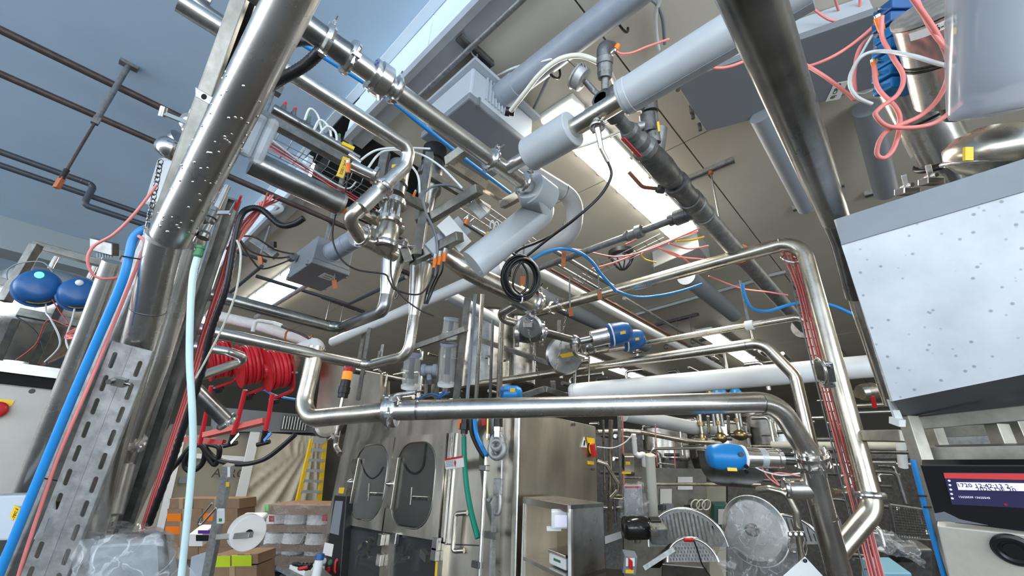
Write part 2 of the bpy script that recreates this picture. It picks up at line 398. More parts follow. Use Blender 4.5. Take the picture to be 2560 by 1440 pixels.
# unseen walls behind and left of viewer; openings shaped for reflections on the metal
wb = B().box((-9, -5.2, 0), (18, -5, .5)).box((-9, -5.2, 3.8), (18, -5, ZH)).box((2.2, -5.2, .5), (18, -5, 3.8))
for x in (-9, -3.2, 1.8): wb.box((x, -5.2, .5), (x+.45, -5, 3.8))
struct('wall_back', wb, mat('lamplit_back_wall', (.38, .36, .31), .7))  # unseen wall coloured as if lamp-lit, to brighten the cabinet's reflection
wl_ = B().box((-9.2, 13.4, .4), (-9, 20.4, 4.0)).box((-9.2, -5, 0), (-9, 20.4, .4)).box((-9.2, -5, 4.0), (-9, 20.4, ZH))
for y in (-5, -.4, 4.2, 8.8, 13.4, 19.4): wl_.box((-9.2, y, .4), (-9, y+.45, 4.0))
struct('wall_left', wl_, WALLM)
# world daylight enters through these added openings
# ---------------------------------------------------------------- light fittings
def fitting(label, x0, x1, y0, y1, z, axis, power, lampm=LAMP):
    t = T('ceiling_light', label, 'ceiling light', 'long sealed strip lights on the low ceiling')
    hs = B().box((x0, y0, z-.035), (x1, y1, z)); t.part('housing', hs, WHITE, bev=.012)
    e = .10
    if axis == 'X': d = B().box((x0+e, y0+.02, z-.085), (x1-e, y1-.02, z-.03)); e1 = B().box((x0+.015, y0+.015, z-.08), (x0+e, y1-.015, z-.03)); e2 = B().box((x1-e, y0+.015, z-.08), (x1-.015, y1-.015, z-.03))
    else: d = B().box((x0+.02, y0+e, z-.085), (x1-.02, y1-e, z-.03)); e1 = B().box((x0+.015, y0+.015, z-.08), (x1-.015, y0+e, z-.03)); e2 = B().box((x0+.015, y1-e, z-.08), (x1-.015, y1-.015, z-.03))
    t.part('diffuser', d, lampm, bev=.02)
    t.part('lens_end', e1, LAMPEND, bev=.015); t.part('lens_end', e2, LAMPEND, bev=.015)
    cl = B()
    n = 7
    for i in range(n):
        f = (i+.5)/n
        if axis == 'X':
            x = x0+(x1-x0)*f
            for y in (y0, y1): b = B().box((x-.02, y-.006, z-.06), (x+.02, y+.006, z-.01)); t.part('latch', b, CHROME)
        else:
            y = y0+(y1-y0)*f
            for x in (x0, x1): b = B().box((x-.006, y-.02, z-.06), (x+.006, y+.02, z-.01)); t.part('latch', b, CHROME)
    e = t.done()
    ld = bpy.data.lights.new('tube_light', 'AREA'); ld.shape = 'RECTANGLE'; ld.size = (x1-x0)*.9; ld.size_y = (y1-y0)*.9; ld.energy = power; ld.color = (1, .93, .80)
    lo = bpy.data.objects.new('tube_light', ld); COL.objects.link(lo); lo.location = ((x0+x1)/2, (y0+y1)/2, z-.10)
    lo.parent = e; lo.matrix_parent_inverse = Matrix.Translation(-e.location)
    return e
fitting('brightest strip light, overhead beside the grey iron pipe', 1.86, 4.28, 1.30, 1.64, ZL, 'X', 80)
fitting('strip light at left beside the grey box with a thick conduit', 1.62, 2.06, 5.95, 8.6, ZL, 'Y', 80)
fitting('strip light seen between pipes above the plastic valve caps', 7.6, 11.4, 5.2, 5.5, ZL-.1, 'X', 34)
fitting('strip light at right behind the red cable bundle', 7.5, 11.6, 2.35, 2.65, ZL-.1, 'X', 34)
fitting('far left strip light glimpsed behind the hose reels', 1.2, 1.5, 9.6, 12.2, ZL-.1, 'Y', 45)
fitting('added unseen strip light brightening the room from the right aisle', 5.2, 7.7, -1.9, -1.6, ZL, 'X', 70)  # added out-of-view lamp that lifts the room's ambient light
fitting('added unseen strip light brightening the room from the far right aisle', 9.6, 12.1, -1.9, -1.6, ZL, 'X', 30)  # another lamp added out of view for ambient light
# ================================================================ LEFT: posts, struts, hoses
# leaning thick pipe at upper left
t = pipe('stainless_pipe', 'thickest stainless pipe leaning across the upper left, beaded with condensation', [(762, -70, .95), (428, 592, 1.22)], 112, STEEL, finish=False, R=0)
r0 = t.r
bd = B(); rn = random.Random(3)
a_, b_ = t.q[0], t.q[-1]; dx = (b_-a_).normalized(); n1 = dx.orthogonal().normalized(); n2 = dx.cross(n1)
for i in range(150):
    f = .35+.6*rn.random(); an = rn.random()*6.28; c = a_+(b_-a_)*f+(n1*math.cos(an)+n2*math.sin(an))*r0; n = (c-(a_+(b_-a_)*f)).normalized()
    if n.dot(CAM-c) < 0 or n.z > .3: continue
    s_ = .0025+.003*rn.random(); bd.slathe(c-n*s_*.3, n, [(0, s_), (s_*.4, s_*.8), (s_*.6, 0)], 6)
o = t.part('water_drops', bd, CHROME, kind='stuff')
t.done()
t = pipe('stainless_pipe', 'thick stainless riser below the band clamp, left of the hanging pale hose', [(413, 600, 1.27), (372, 770, 1.33), (285, 1080, 1.40), (200, 1420, 1.46)], 76, STEEL, finish=False, R=1.5, rings=(.2,))
t.done()
b = B(); c0 = P(424, 596, 1.24); nx = (t.q[1]-t.q[0]).normalized()
t = T('band_clamp', 'flat steel band clamp joining the leaning thick pipe to its riser', 'clamp')
b.lathe(c0-nx*.008, nx, [(0, r0*.98), (0, r0*1.12), (.016, r0*1.12), (.016, r0*.98)], 28); t.part('band', b, GALV)
e1, e2 = P(360, 566, 1.22), P(492, 610, 1.28)
for e in (e1, e2):
    b = B(); b.beam(c0+(e-c0)*.55, e, .02, .006, nx); bb = t.part('ear', b, GALV)
    b = B(); b.tube([e-nx*.02-(e-c0)*.12, e+nx*.02-(e-c0)*.12], .006, 8); t.part('bolt', b, CHROME, bb)
t.done()
# second riser with elbow
t = pipe('stainless_pipe', 'stainless riser with a dull lower bend standing behind the slotted cable channel', [(505, 500, 1.62), (483, 600, 1.62), (395, 895, 1.62), (300, 1150, 1.62), (255, 1300, 1.58)], 56, STEEL, finish=False, R=1, clamps=(.77,)); t.done()
pipe('stainless_pipe', 'dark elbow end hanging under the clamp beside the slotted channel', [(296, 1165, 1.58), (262, 1290, 1.5)], 66, STEELD, R=0)
pipe('stainless_pipe', 'bright thin-walled riser left of the blue hose', [(285, 655, 1.75), (232, 800, 1.75), (60, 1240, 1.75), (0, 1390, 1.75)], 46, STEEL)
pipe('stainless_pipe', 'slim polished riser partly hidden behind the slotted channel', [(470, 720, 1.85), (395, 940, 1.85), (310, 1150, 1.85), (225, 1440, 1.8)], 30, STEEL, R=1)
# C-strut posts
def strut(name, label, a, b, w, dpt, m=TUBESQ, face=None, cat='strut', lip=True):
    t = T(name, label, cat); ax = (b-a).normalized()
    n = (face - ax*face.dot(ax)).normalized(); s = ax.cross(n); c = (a+b)/2; h = (b-a)/2
    bb = B(); th = .0035
    bb.obox(c-n*(dpt/2), h, s*w/2, n*th/2)
    for k in (-1, 1):
        bb.obox(c+s*k*(w/2-th/2), h, s*th/2, n*dpt/2)
        bb.obox(c+s*k*(w/2-w*.13)+n*(dpt/2-th/2), h, s*w*.13, n*th/2)
    t.part('channel', bb, m); e = B(); e.obox(b+ax*.004, ax*.004, s*w/2*1.02, n*dpt/2*1.02); t.part('end_cap', e, m)
    return t.done()
F_ = -_f
strut('strut_post', 'galvanised strut post running up beside the leaning thick pipe', P(400, 590, 1.36), P(632, -50, 1.28), .052, .045, TUBESQ, R_)
strut('strut_post', 'square galvanised strut post ending behind the hanging pale hose', P(308, 1330, 1.9), P(582, 500, 1.9), .062, .05, TUBESQ, F_+R_*.6)
b = B(); a1, a2 = P(12, 1440, 1.30), P(387, 590, 1.34)
b.beam(a1, a2, .045, .04, _f); single('square_post', 'pale square post carrying the tied blue hose', 'post', b, GALV, bev=.004)
# slotted channel
tl, tr = P(281, 853, 1.28), P(368, 868, 1.30); bl, br = P(45, 1460, 1.22), P(182, 1460, 1.24)
wt = (tr-tl).length; ht = (tl-bl).length
ey = (tl-bl).normalized(); ex = ((tr-tl)-ey*(tr-tl).dot(ey)).normalized()
W_ = .112
def slotplate():
    outer = [(0, 0), (W_, 0), (W_, ht), (0, ht)]; holes = []
    y = ht-.055
    while y > .01:
        holes.append(capsule(.02, y, .013, .052)); holes.append(capsule(W_-.02, y-.008, .013, .052)); y -= .073
    return outer, [list(reversed(h)) for h in holes]
o_, h_ = slotplate(); n_ = ex.cross(ey)
t = T('slotted_channel', 'wide perforated steel cable channel with two rows of slots at lower left', 'cable channel')
t.part('slotted_face', holed(o_, h_, bl, ex, ey, .003), GALV)
sd = -n_ if n_.dot(CAM-tl) > 0 else n_
b = B(); c = bl+ey*ht/2
for k in (0, 1): b.obox(c+ex*W_*k+sd*.006, ey*ht/2, ex*.0015, sd*.006)
t.part('side_flange', b, GALV)
b = B(); b.tube([bl+ex*W_/2-sd*.001, tl+ex*W_/2-sd*.001], .0016, 6); t.part('fold_ridge', b, GALV)
b = B(); q = P(300, 955, 1.24); b.obox(q, ex*.016, ey*.012, sd*.01); b.tube([q-ex*.025, q+ex*.03], .006, 8); b.tube([q-ex*.018-ey*.0, q-ex*.018-sd*.02], .008, 8)
t.part('clip', b, STEELD)
t.done()
# hoses and cables at left
t = T('blue_hose', 'blue hose curving over the top of the pale square post', 'hose')
p = pts([(384, 566, 1.3), (352, 577, 1.28), (332, 600, 1.27), (322, 640, 1.26), (298, 722, 1.25), (196, 958, 1.24), (95, 1200, 1.22), (-12, 1460, 1.2)]); t.part('tube', B().tube(smooth(p), rad(19, p[1]), 12), BHOSE)
for x, y in ((318, 644), (108, 1197)):
    q = P(x, y, 1.26); b = B(); b.tube([P(x-14, y-4, 1.23), P(x+38, y+5, 1.27)], .002, 6); b.tube([P(x-14, y-4, 1.24), P(x-18, y+4, 1.3)], .002, 6); t.part('cable_tie', b, BLACK)
t.done()
cable('signal_cable', 'salmon cable tied along the pale square post', [(346, 590, 1.27), (362, 605, 1.27), (352, 640, 1.28), (300, 770, 1.28), (224, 958, 1.25), (150, 1130, 1.24), (104, 1260, 1.24), (58, 1400, 1.24), (44, 1450, 1.24)], 8, PINK)
cable('signal_cable', 'salmon cable looping free in front of the high white ceiling', [(392, 462, 1.45), (340, 530, 1.42), (285, 585, 1.4), (235, 615, 1.4), (219, 650, 1.4), (234, 688, 1.42), (270, 697, 1.45), (308, 690, 1.5)], 6.5, PINK)
t = T('drain_hose', 'pale translucent hose hanging from the small valve in front of the risers', 'hose')
p = pts([(494, 640, 1.22), (482, 690, 1.2), (476, 780, 1.18), (474, 900, 1.17), (481, 1030, 1.16), (482, 1130, 1.16), (471, 1270, 1.15), (452, 1455, 1.14)])
t.part('tube', B().tube(smooth(p), rad(15.5, p[2]), 14), CLHOSE)
q = P(497, 630, 1.22); ax = (P(508, 590, 1.24)-P(494, 642, 1.22)).normalized()
t.part('hose_fitting', B().lathe(q-ax*.016, ax, [(0, .009), (.004, .012), (.014, .012), (.014, .0105), (.026, .0105), (.026, .013), (.034, .013)], 12), GREENF); t.done()
t = T('ball_valve', 'small ball valve with steel lever on the slim pipe above the pale hose', 'valve')
p = pts([(508, 592, 1.25), (562, 478, 1.33)]); ax = (p[1]-p[0]).normalized()
t.part('pipe_stub', B().tube([p[0], p[1]+ax*.02], .0105, 14), STEEL)
q = P(528, 540, 1.28); t.part('valve_body', B().lathe(q-ax*.03, ax, [(0, .013), (.008, .017), (.016, .017), (.02, .021), (.04, .021), (.044, .017), (.056, .017), (.06, .012)], 16), STEELD)
t.part('union_nut', B().lathe(p[0]-ax*.005, ax, [(0, .017), (.012, .018), (.022, .014)], 8), STEELD)
b = B(); h0 = P(545, 532, 1.26); b.beam(h0, P(575, 532, 1.25), .006, .012, ax); b.beam(P(575, 532, 1.25), P(590, 505, 1.25), .006, .012); b2 = B().beam(P(588, 524, 1.25), P(603, 490, 1.24), .006, .014); l = t.part('lever', b, CHROME); t.part('lever_grip', b2, RED, l)
t.done()
# thin vertical bundles right of the pale hose
t = T('corrugated_conduit', 'black corrugated conduit curving down beside the red cable bundle', 'conduit')
p = smooth(pts([(760, 545, 1.95), (735, 560, 1.95), (700, 562, 1.95), (655, 525, 1.95), (622, 522, 1.93), (600, 545, 1.9), (583, 620, 1.88), (565, 720, 1.86), (530, 820, 1.85), (505, 930, 1.85), (462, 1060, 1.84), (425, 1170, 1.84), (372, 1312, 1.84)]), 14)
rr = rad(15, p[30]); b = B(); b.tube(p, [rr*(1.08 if i % 2 else .92) for i in range(len(p))], 10); t.part('tube', b, BLKR); t.done()
rn = random.Random(11)
for i in range(8):
    o = (i-3.5)*3.4
    cable('signal_cable', ['red cable in the vertical bundle beside the black corrugated conduit', 'salmon cable in the vertical bundle beside the black corrugated conduit'][i % 2], [(690+rn.uniform(-30, 25), 500+rn.uniform(-10, 10), 2.05), (640+o, 530+rn.uniform(-8, 8), 1.98), (592+o*.8, 590, 1.95), (560+o, 700, 1.93), (512+o*.8, 840, 1.93), (476+o*.6, 960, 1.93), (420+o*.5, 1130, 1.92), (356+o*.5, 1330, 1.92)], 4, [DPINK, PINK, DPINK][i % 3], group=['red cables beside the corrugated conduit', 'salmon cables beside the corrugated conduit'][i % 2], seg=6, n=6)
cable('air_tube', 'thin milky tube crossing behind the pale hanging hose', [(592, 600, 1.8), (602, 640, 1.8), (590, 730, 1.8), (560, 810, 1.8), (520, 890, 1.8), (490, 945, 1.8)], 5, MILK)
# two long pipes running to the cone reducers
def cone_pipe(label, L, w, ctop, cr, R=2.4):
    p = pts(L); r = rad(w, p[0]); t = T('stainless_pipe', label, 'pipe')
    q = fillet(p[:-1]+[p[-1]], r*R); ax = (p[-1]-p[-2]).normalized()
    top = along(p[-1], 'Z', *ctop); rt = rad(cr, top)
    t.part('tube', B().tube(q, r, 20), STEELD if 'upper' in label else STEEL)
    t.part('cone_reducer', B().lathe(p[-1]-ax*.001, top-p[-1], [(0, r), ((top-p[-1]).length, rt), ((top-p[-1]).length+.004, rt*1.08), ((top-p[-1]).length+.014, rt*1.08)], 28), STEEL)
    add_clamp(t, top+ax*.012, ax, rt*.86, 5)
    c, d = q[1], (q[1]-q[0]).normalized(); t.part('weld_seam', B().lathe(c, d, [(0, r), (.001, r*1.03), (.004, r*1.03), (.005, r)], 20), STEELD)
    t.done(); return p, top
pA, topA = cone_pipe('upper long pipe bending into the left tall cone reducer', [(398, 703, 2.0), (845, 828, 'X'), (958, 772, 'Y'), (964, 738, 'Z')], 35, (978, 630), 62)
pB, topB = cone_pipe('lower long pipe bending into the right tall cone reducer', [(362, 793, 1.9), (920, 915, 'X'), (1018, 876, 'Y'), (1033, 790, 'Z')], 33, (1048, 660), 56)
# gooseneck between hose reel and risers
pipe('stainless_pipe', 'hairpin stainless pipe in front of the leftmost hose reel', [(360, 845, 2.3), (575, 880, 2.35), (610, 893, 2.4), (600, 905, 2.4), (488, 945, 2.2)], 22, STEEL, R=1.2)
pipe('stainless_pipe', 'diagonal stainless tube ending in a flanged elbow below the hose reels', [(488, 975, 2.6), (572, 1058, 2.7)], 36, STEELD, R=0, clamps=(.95,))
# ================================================================ UPPER LEFT under the high ceiling
pipe('conduit_pipe', 'uppermost brown pipe crossing under the high white ceiling', [(-60, 45, 3.0), (1230, 690, 'X')], 21, BROWN, R=0)
pipe('conduit_pipe', 'second brown pipe passing in front of the hanger rod', [(-60, 158, 3.2), (470, 395, 'X')], 18, BROWN, R=0)
p1 = pts([(-60, 358, 3.4), (236, 462, 'X')]); p2 = along(p1[1], 'Z', 218, 515)
pipe('drain_pipe', 'upper dark grey plastic pipe with two elbows below the brown pipes', [p1[0], p1[1], p2, along(p2, 'X', 372, 566)], rad(16, p1[0]), DKPVC, R=1.6, raw=True, rings=(.46, .5))
t = pipe('drain_pipe', 'lower dark grey plastic pipe behind the hanger rod', [(-60, 392, 3.45), (372, 550, 'X')], 15, DKPVC, R=0)
t = T('pipe_hanger', 'hanger rod from the high ceiling holding the dark plastic pipes', 'hanger')
top = P(240, 302, 3.25); bt = along(top, 'Z', 168, 470)
t.part('rod', B().tube([top, bt], .010, 8), BROWN)
b = B(); b.box((top.x-.06, top.y-.03, ZH-.03), (top.x+.06, top.y+.03, ZH-.001)); b.tube([(top.x, top.y, ZH-.02), top], .02, 10); b.obox(top, (.022, 0, 0), (0, .018, 0), (0, 0, .03)); t.part('beam_bracket', b, GALVD)
m_ = top.lerp(bt, .78); t.part('black_sleeve', B().tube([m_, top.lerp(bt, .92)], .018, 10), BLACK)
t.part('orange_clip', B().beam(top.lerp(bt, .9), bt+V((0, 0, -.03)), .03, .03), OBROWN); t.done()
# the stainless tank with blue-capped valves, far left
t = T('process_tank', 'conical stainless tank behind the two blue-capped valves at far left', 'tank')
c = P(112, 800, 3.6); up = V((0, 0, 1))
t.part('tank_shell', B().slathe(c+up*.42, -up, [(0, .10), (.02, .22), (.06, .34), (.12, .38), (.50, .38), (.56, .34), (.80, .12)], 32), STEEL)
t.part('outlet_cone', B().lathe(c-up*.38, -up, [(0, .12), (.02, .12), (.16, .055), (.2, .055)], 20), STEEL)
for k in (-1, 1): t.part('inlet_stub', B().tube([c+R_*.2*k+up*.3, c+R_*.2*k+up*.62], .02, 10), STEEL)
t.done()
t = T('tank_frame', 'square stainless tube frame around the tank at far left', 'frame')
fr = [[(92, 612, 3.2), (40, 760, 'Z')], [(80, 612, 3.2), (300, 680, 'X')], [(-20, 700, 3.3), (230, 720, 'X')], [(45, 780, 3.1), (200, 795, 'X')]]
for i, L in enumerate(fr):
    p = pts(L); t.part('post' if i == 0 else 'rail', B().beam(p[0], p[1], .06, .06), TUBESQ, bev=.004)
for (x, y, x2, y2) in ((40, 800, -30, 960), (155, 760, 60, 960), (120, 830, 75, 925)):
    t.part('post', B().beam(P(x, y, 3.0), P(x2, y2, 3.0), .04, .04), TUBESQ)
t.done()
def actuator(label, c, ax, r, cap, lightcol, body_len=.16, stripe=YELLOW, up=None, stem=True):
    """domed plastic control head on a valve"""
    t = T('valve_actuator', label, 'valve head'); ax = V(ax).normalized()
    t.part('dome', B().slathe(c, ax, [(-.02, r*.86), (0, r), (r*.55, r*1.0), (r*.85, r*.93), (r*1.02, r*.8), (r*1.1, r*.5), (r*1.13, 0)], 28), cap)
    t.part('status_light', B().slathe(c+ax*r*1.0+U_*r*.55, ax, [(0, r*.2), (r*.08, r*.16), (r*.1, 0)], 14), lightcol)
    t.part('dome_rim', B().lathe(c-ax*.028, ax, [(0, r*1.0), (.004, r*1.08), (.018, r*1.08), (.022, r)], 28), cap)
    s = ax.orthogonal().normalized()
    b = B(); v = -U_; v = (v-ax*v.dot(ax)).normalized(); s = ax.cross(v)
    n = 7
    for i in range(n):
        a0 = -.5+i/n; a1 = a0+1/n
        q = [c+ax*r*h+(v*math.cos(a)+s*math.sin(a))*r*1.012 for a, h in ((a0, .42), (a1, .42), (a1, .62), (a0, .62))]
        b.loop(q, v, .001)
    t.part('yellow_strip', b, stripe)
    if stem:
        t.part('valve_body', B().lathe(c-ax*.03, -ax, [(0, r*.8), (.03, r*.75), (.035, r*.55), (.09, r*.55), (.095, r*.7), (.115, r*.7), (.12, r*.4), (.2, r*.4)], 20), STEELD)
    for k in range(3):
        a = k*2.1; q = c-ax*.03+(v*math.cos(a)+s*math.sin(a))*r*.82; t.part('port', B().tube([q, q-ax*.03], .008, 8), BLACK)
    return t.done()
actuator('blue domed valve head with a green light, far left above the tank', P(95, 722, 2.7), -ray(95, 722)+U_*.42+R_*.12, .11, BLUE, LGREEN)
actuator('blue domed valve head with a grey light, second from the left edge', P(196, 738, 2.75), -ray(196, 738)+U_*.42+R_*.1, .10, BLUE, WHITE)
for i, (nm, L, w, m) in enumerate([
    ('grey-white hose dropping from the left blue valve head', [(116, 742, 2.7), (115, 780, 2.7), (128, 800, 2.7), (150, 860, 2.75), (112, 905, 2.8)], 4, MILKW),
    ('dark red cable looping below the left blue valve head', [(128, 745, 2.68), (150, 780, 2.7), (172, 815, 2.7), (120, 800, 2.75), (90, 860, 2.8), (40, 900, 2.8)], 3, DPINK),
    ('grey-white hose dropping from the second blue valve head', [(188, 765, 2.7), (180, 800, 2.7), (165, 850, 2.7), (180, 890, 2.7), (196, 930, 2.7)], 4, MILKW),
    ('black cable draped over the conical tank', [(40, 790, 2.8), (90, 830, 2.8), (110, 880, 2.8), (118, 912, 2.8)], 3, BLACK),
    ('thin grey cable arching above the left blue valve head', [(18, 700, 2.8), (20, 675, 2.8), (50, 658, 2.8), (105, 655, 2.8), (132, 680, 2.8)], 3, GCABLE)]):
    cable('control_cable', nm, L, w, m, seg=6)
t = T('cable_coil', 'small coil of salmon cable hanging at the tank beside the blue hose', 'cable coil')
b = B(); c = P(196, 832, 2.4); rn = random.Random(5)
for k in range(6): b.ring(c+V((rn.uniform(-.01, .01), rn.uniform(-.01, .01), rn.uniform(-.008, .008))), U_+_f*-.5+R_*rn.uniform(-.1, .1), .05+rn.uniform(-.008, .008), .0035, 28, 6)
t.part('loops', b, PINK); t.done()
rn = random.Random(21)
for i in range(7):
    o = i*4
    cable('signal_cable', 'thin cable fanning down from the junction box behind the blue hose', [(312+o*1.2, 640-i*5, 2.3), (285+o, 690+rn.uniform(-6, 6), 2.3), (250+o*.8, 745, 2.3), (205+o*.6, 800+rn.uniform(-8, 8), 2.35)], 4, [PINK, MILK, DPINK][i % 3], group='cables fanning down behind the blue hose', seg=6, n=6)
b = B(); q = P(262, 618, 3.0); b.obox(q, R_*.08+U_*-.02, U_*.045, _f*.03)
t = T('junction_box', 'small steel junction box behind the salmon cable loop', 'junction box'); t.part('box', b, STEELD, bev=.005)
for k in range(6): t.part('cable_gland', B().tube([q+R_*(.02*k-.05)-U_*.045, q+R_*(.02*k-.05)-U_*.075], .008, 8), GPVC)
t.done()
# machine housing far left
t = T('machine_cabinet', 'large beige machine cabinet with a yellow sign at the lower left edge', 'cabinet')
q = P(165, 985, 2.6); yy = q.y; za = plane(0, 958, 'y', yy).z; zb = plane(0, 1460, 'y', yy).z
x1 = q.x
t.part('cabinet_panel', B().box((x1-2.2, yy, zb), (x1, yy+.6, za)), BEIGE, bev=.01)
t.part('top_cover', B().box((x1-2.2, yy-.02, za), (x1+.02, yy+.6, za+.06)), VOID)
t.part('top_rail', B().box((x1-2.2, yy-.05, za+.06), (x1+.05, yy+.6, za+.12)), STEELD)
s_ = plane(0, 1003, 'y', yy); e_ = plane(33, 1008, 'y', yy)
t.part('yellow_sign', B().box((s_.x-.1, yy-.006, s_.z-.022), (e_.x, yy-.001, s_.z+.012)), YELLOW)
q = plane(0, 1026, 'y', yy); t.part('emergency_stop', B().slathe(V((q.x-.01, yy, q.z)), (0, -1, 0), [(0, .03), (.02, .03), (.025, .045), (.04, .045), (.05, .03), (.052, 0)], 20), RED)
q = plane(101, 1090, 'y', yy); t.part('eyebolt', B().ring(V((q.x, yy-.03, q.z)), (0, 1, .3), .02, .007, 20, 8).tube([(q.x, yy, q.z), (q.x, yy-.015, q.z)], .01, 8), BEIGEL)
q = plane(80, 978, 'y', yy); t.part('plug', B().lathe(V((q.x, yy-.004, q.z)), (0, 1, 0), [(0, .012), (.004, .014)], 14), BLACK)
t.done()
# grey control box with orange label, bottom left
t = T('control_box', 'grey control box with an orange label behind the blue hose', 'control box')
a0 = P(-40, 1240, 1.6); b0 = P(88, 1236, 1.6); c0 = P(88, 1350, 1.55); xx = (b0-a0).normalized(); zz = (b0-c0).normalized(); nn = xx.cross(zz).normalized()
ctr = (a0+c0)/2
t.part('enclosure', B().obox(ctr+nn*-.04*(1 if nn.dot(F_) > 0 else -1), xx*(b0-a0).length/2, zz*(b0-c0).length/2, nn*.04), GBOXL, bev=.008)
nf = nn if nn.dot(F_) > 0 else -nn
lb = P(26, 1292, 1.56); ly = (P(40, 1266, 1.56)-P(20, 1316, 1.56)).normalized(); lx = ly.cross(nf).normalized()
lb = ctr+nf*.003+(lb-ctr)-nf*((lb-ctr).dot(nf))
lp = t.part('orange_label', B().obox(lb, lx*.018, ly*.036, nf*.001), YELLOW)
t.part('lettering', text('PR-TEC.5', lb+nf*.0014, ly, -lx, .016), BLACK, lp)
t.done()
# film-wrapped machine head at the bottom left
t = T('wrapped_machine', 'machine head wrapped in clear plastic film at the bottom left', 'wrapped machine')
def quad(x, y, d): return P(x, y, d)
body = [quad(215, 1470, 1.25), quad(430, 1470, 1.3), quad(455, 1470, 1.7), quad(240, 1470, 1.7), quad(228, 1362, 1.25), quad(405, 1352, 1.3), quad(425, 1335, 1.7), quad(250, 1335, 1.7)]
t.part('machine_head', B().hexa(body), GBOX, bev=.01)
t.part('dark_side_panel', B().hexa([quad(398, 1470, 1.22), quad(430, 1470, 1.24), quad(432, 1470, 1.26), quad(400, 1470, 1.24), quad(392, 1338, 1.27), quad(414, 1336, 1.29), quad(416, 1336, 1.31), quad(394, 1338, 1.29)]), BLACK)
def film(corner, n=22, amp=.012, seed=1):
    """draped crinkled film over a grid of control rows"""
    rn = random.Random(seed); rows = len(corner); cols = len(corner[0]); vs = []; 
    def cp(u, v):
        fu, fv = u*(rows-1), v*(cols-1); i, j = min(int(fu), rows-2), min(int(fv), cols-2); a, b = fu-i, fv-j
        return corner[i][j]*(1-a)*(1-b)+corner[i+1][j]*a*(1-b)+corner[i][j+1]*(1-a)*b+corner[i+1][j+1]*a*b
    from mathutils import noise as NZ
    for i in range(n+1):
        for j in range(n+1):
            p = cp(i/n, j/n); d = NZ.noise_vector(p*14+V((seed, 0, 0)))*amp*2+NZ.noise_vector(p*40)*amp*.7; vs.append(p+d)
    return B().add(vs, [(i*(n+1)+j, i*(n+1)+j+1, (i+1)*(n+1)+j+1, (i+1)*(n+1)+j) for i in range(n) for j in range(n)])
top = [[quad(208, 1318, 1.7), quad(330, 1310, 1.75), quad(410, 1325, 1.75), quad(432, 1338, 1.7)],
       [quad(200, 1350, 1.22), quad(300, 1345, 1.2), quad(400, 1335, 1.2), quad(440, 1350, 1.25)],
       [quad(175, 1400, 1.18), quad(300, 1400, 1.16), quad(410, 1395, 1.16), quad(470, 1390, 1.2)],
       [quad(160, 1470, 1.16), quad(300, 1470, 1.15), quad(420, 1470, 1.15), quad(495, 1470, 1.2)]]
t.part('film', film(top, 40, .01, 3), FILM)
t.done()
# ================================================================ CENTRE: overhead lines, valves, manifolds
# upper product line with clamps and check valve
L0 = pts([(700, 18, 1.22), (822, 112, 'X')]); d0 = V((1, 0, 0))
def onX(x, y): return along(L0[1], 'X', x, y)
t = T('process_line', 'main overhead stainless line with clamps and check valve running to the white sleeve elbow', 'pipe')
s0, s1, s2, s3, s4, s5, s6, s7, s8 = L0[0]-V((.5, 0, 0)), onX(812, 108), onX(872, 150), onX(905, 178), onX(940, 205), onX(985, 232), onX(1222, 408), onX(1260, 440), onX(1330, 492)
ra = rad(60, s1); rb = rad(50, s5)
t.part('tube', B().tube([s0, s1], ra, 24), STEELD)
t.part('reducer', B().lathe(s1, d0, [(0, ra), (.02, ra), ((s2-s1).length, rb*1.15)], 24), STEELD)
add_clamp(t, s1, d0, ra, 1); add_clamp(t, s2, d0, rb*1.15, 9)
t.part('spool', B().tube([s2, s5], rb, 24), STEEL)
cv = B(); rv = rad(86, s4); cv.lathe(s4-d0*.03, d0, [(0, rb*1.1), (.004, rv*.93), (.014, rv*.93), (.016, rv*.82), (.022, rv*.82), (.024, rv), (.062, rv), (.066, rv*.9), (.075, rv*.6), (.08, rb)], 32)
c_ = t.part('check_valve', cv, CHROME)
q = s4+U_*rv*.55-_f*rv*.86+d0*.012; t.part('lettering', text('2', q, R_+U_*-.4, U_, .025), mat('blue_marker', (.03, .05, .35), .5), c_)
t.part('drain_plug', B().tube([s4-U_*rv, s4-U_*(rv+.02)], .008, 8), CHROME, c_)
add_clamp(t, s5, d0, rb, 14)
t.part('tube', B().tube([s5, s6], rb, 24), STEEL); add_clamp(t, s6, d0, rb, 3)
t.part('tee', B().tube([s6, s8], rb, 24), STEEL)
add_clamp(t, onX(1300, 468), d0, rb, 8)
s9 = onX(1255, 436); end = along(s9, 'Y', 1330, 393)
t.part('branch', B().tube([s9, end], rb*.8, 24), STEEL)
t.done()
# white sleeves
def sleeve(label, a, b, r, name='insulated_pipe', core=None, m=WINS, seam=True, caps=True):
    t = T(name, label, 'pipe'); ax = (b-a).normalized(); Ln = (b-a).length
    t.part('jacket', B().lathe(a, ax, [(0, r*.72), (.001, r*.97), (.004, r), (Ln-.004, r), (Ln-.001, r*.97), (Ln, r*.72)], 36), m)
    if seam:
        v = (CAM-(a+b)/2); v = (v-ax*v.dot(ax)).normalized(); s = ax.cross(v); k = (v*.75+s*.66).normalized()
        t.part('seam', B().tube([a+k*r+ax*.005, b+k*r-ax*.005], .0012, 5), GPVC)
        t.part('joint_band', B().lathe(a+ax*Ln*.02, ax, [(0, r*1.0), (.002, r*1.025), (.022, r*1.025), (.024, r)], 36), m)
    return t
e2 = along(end, 'Y', 1440, 305)
w1 = along(end, 'Y', 1322, 386); w1b = along(end, 'Y', 1432, 318)
sleeve('short pale grey insulation sleeve between two bare steel sections', w1, w1b, rad(84, w1), seam=False).done()
w2 = along(end, 'Y', 1548, 232); w3 = along(end, 'Y', 2010, -75)
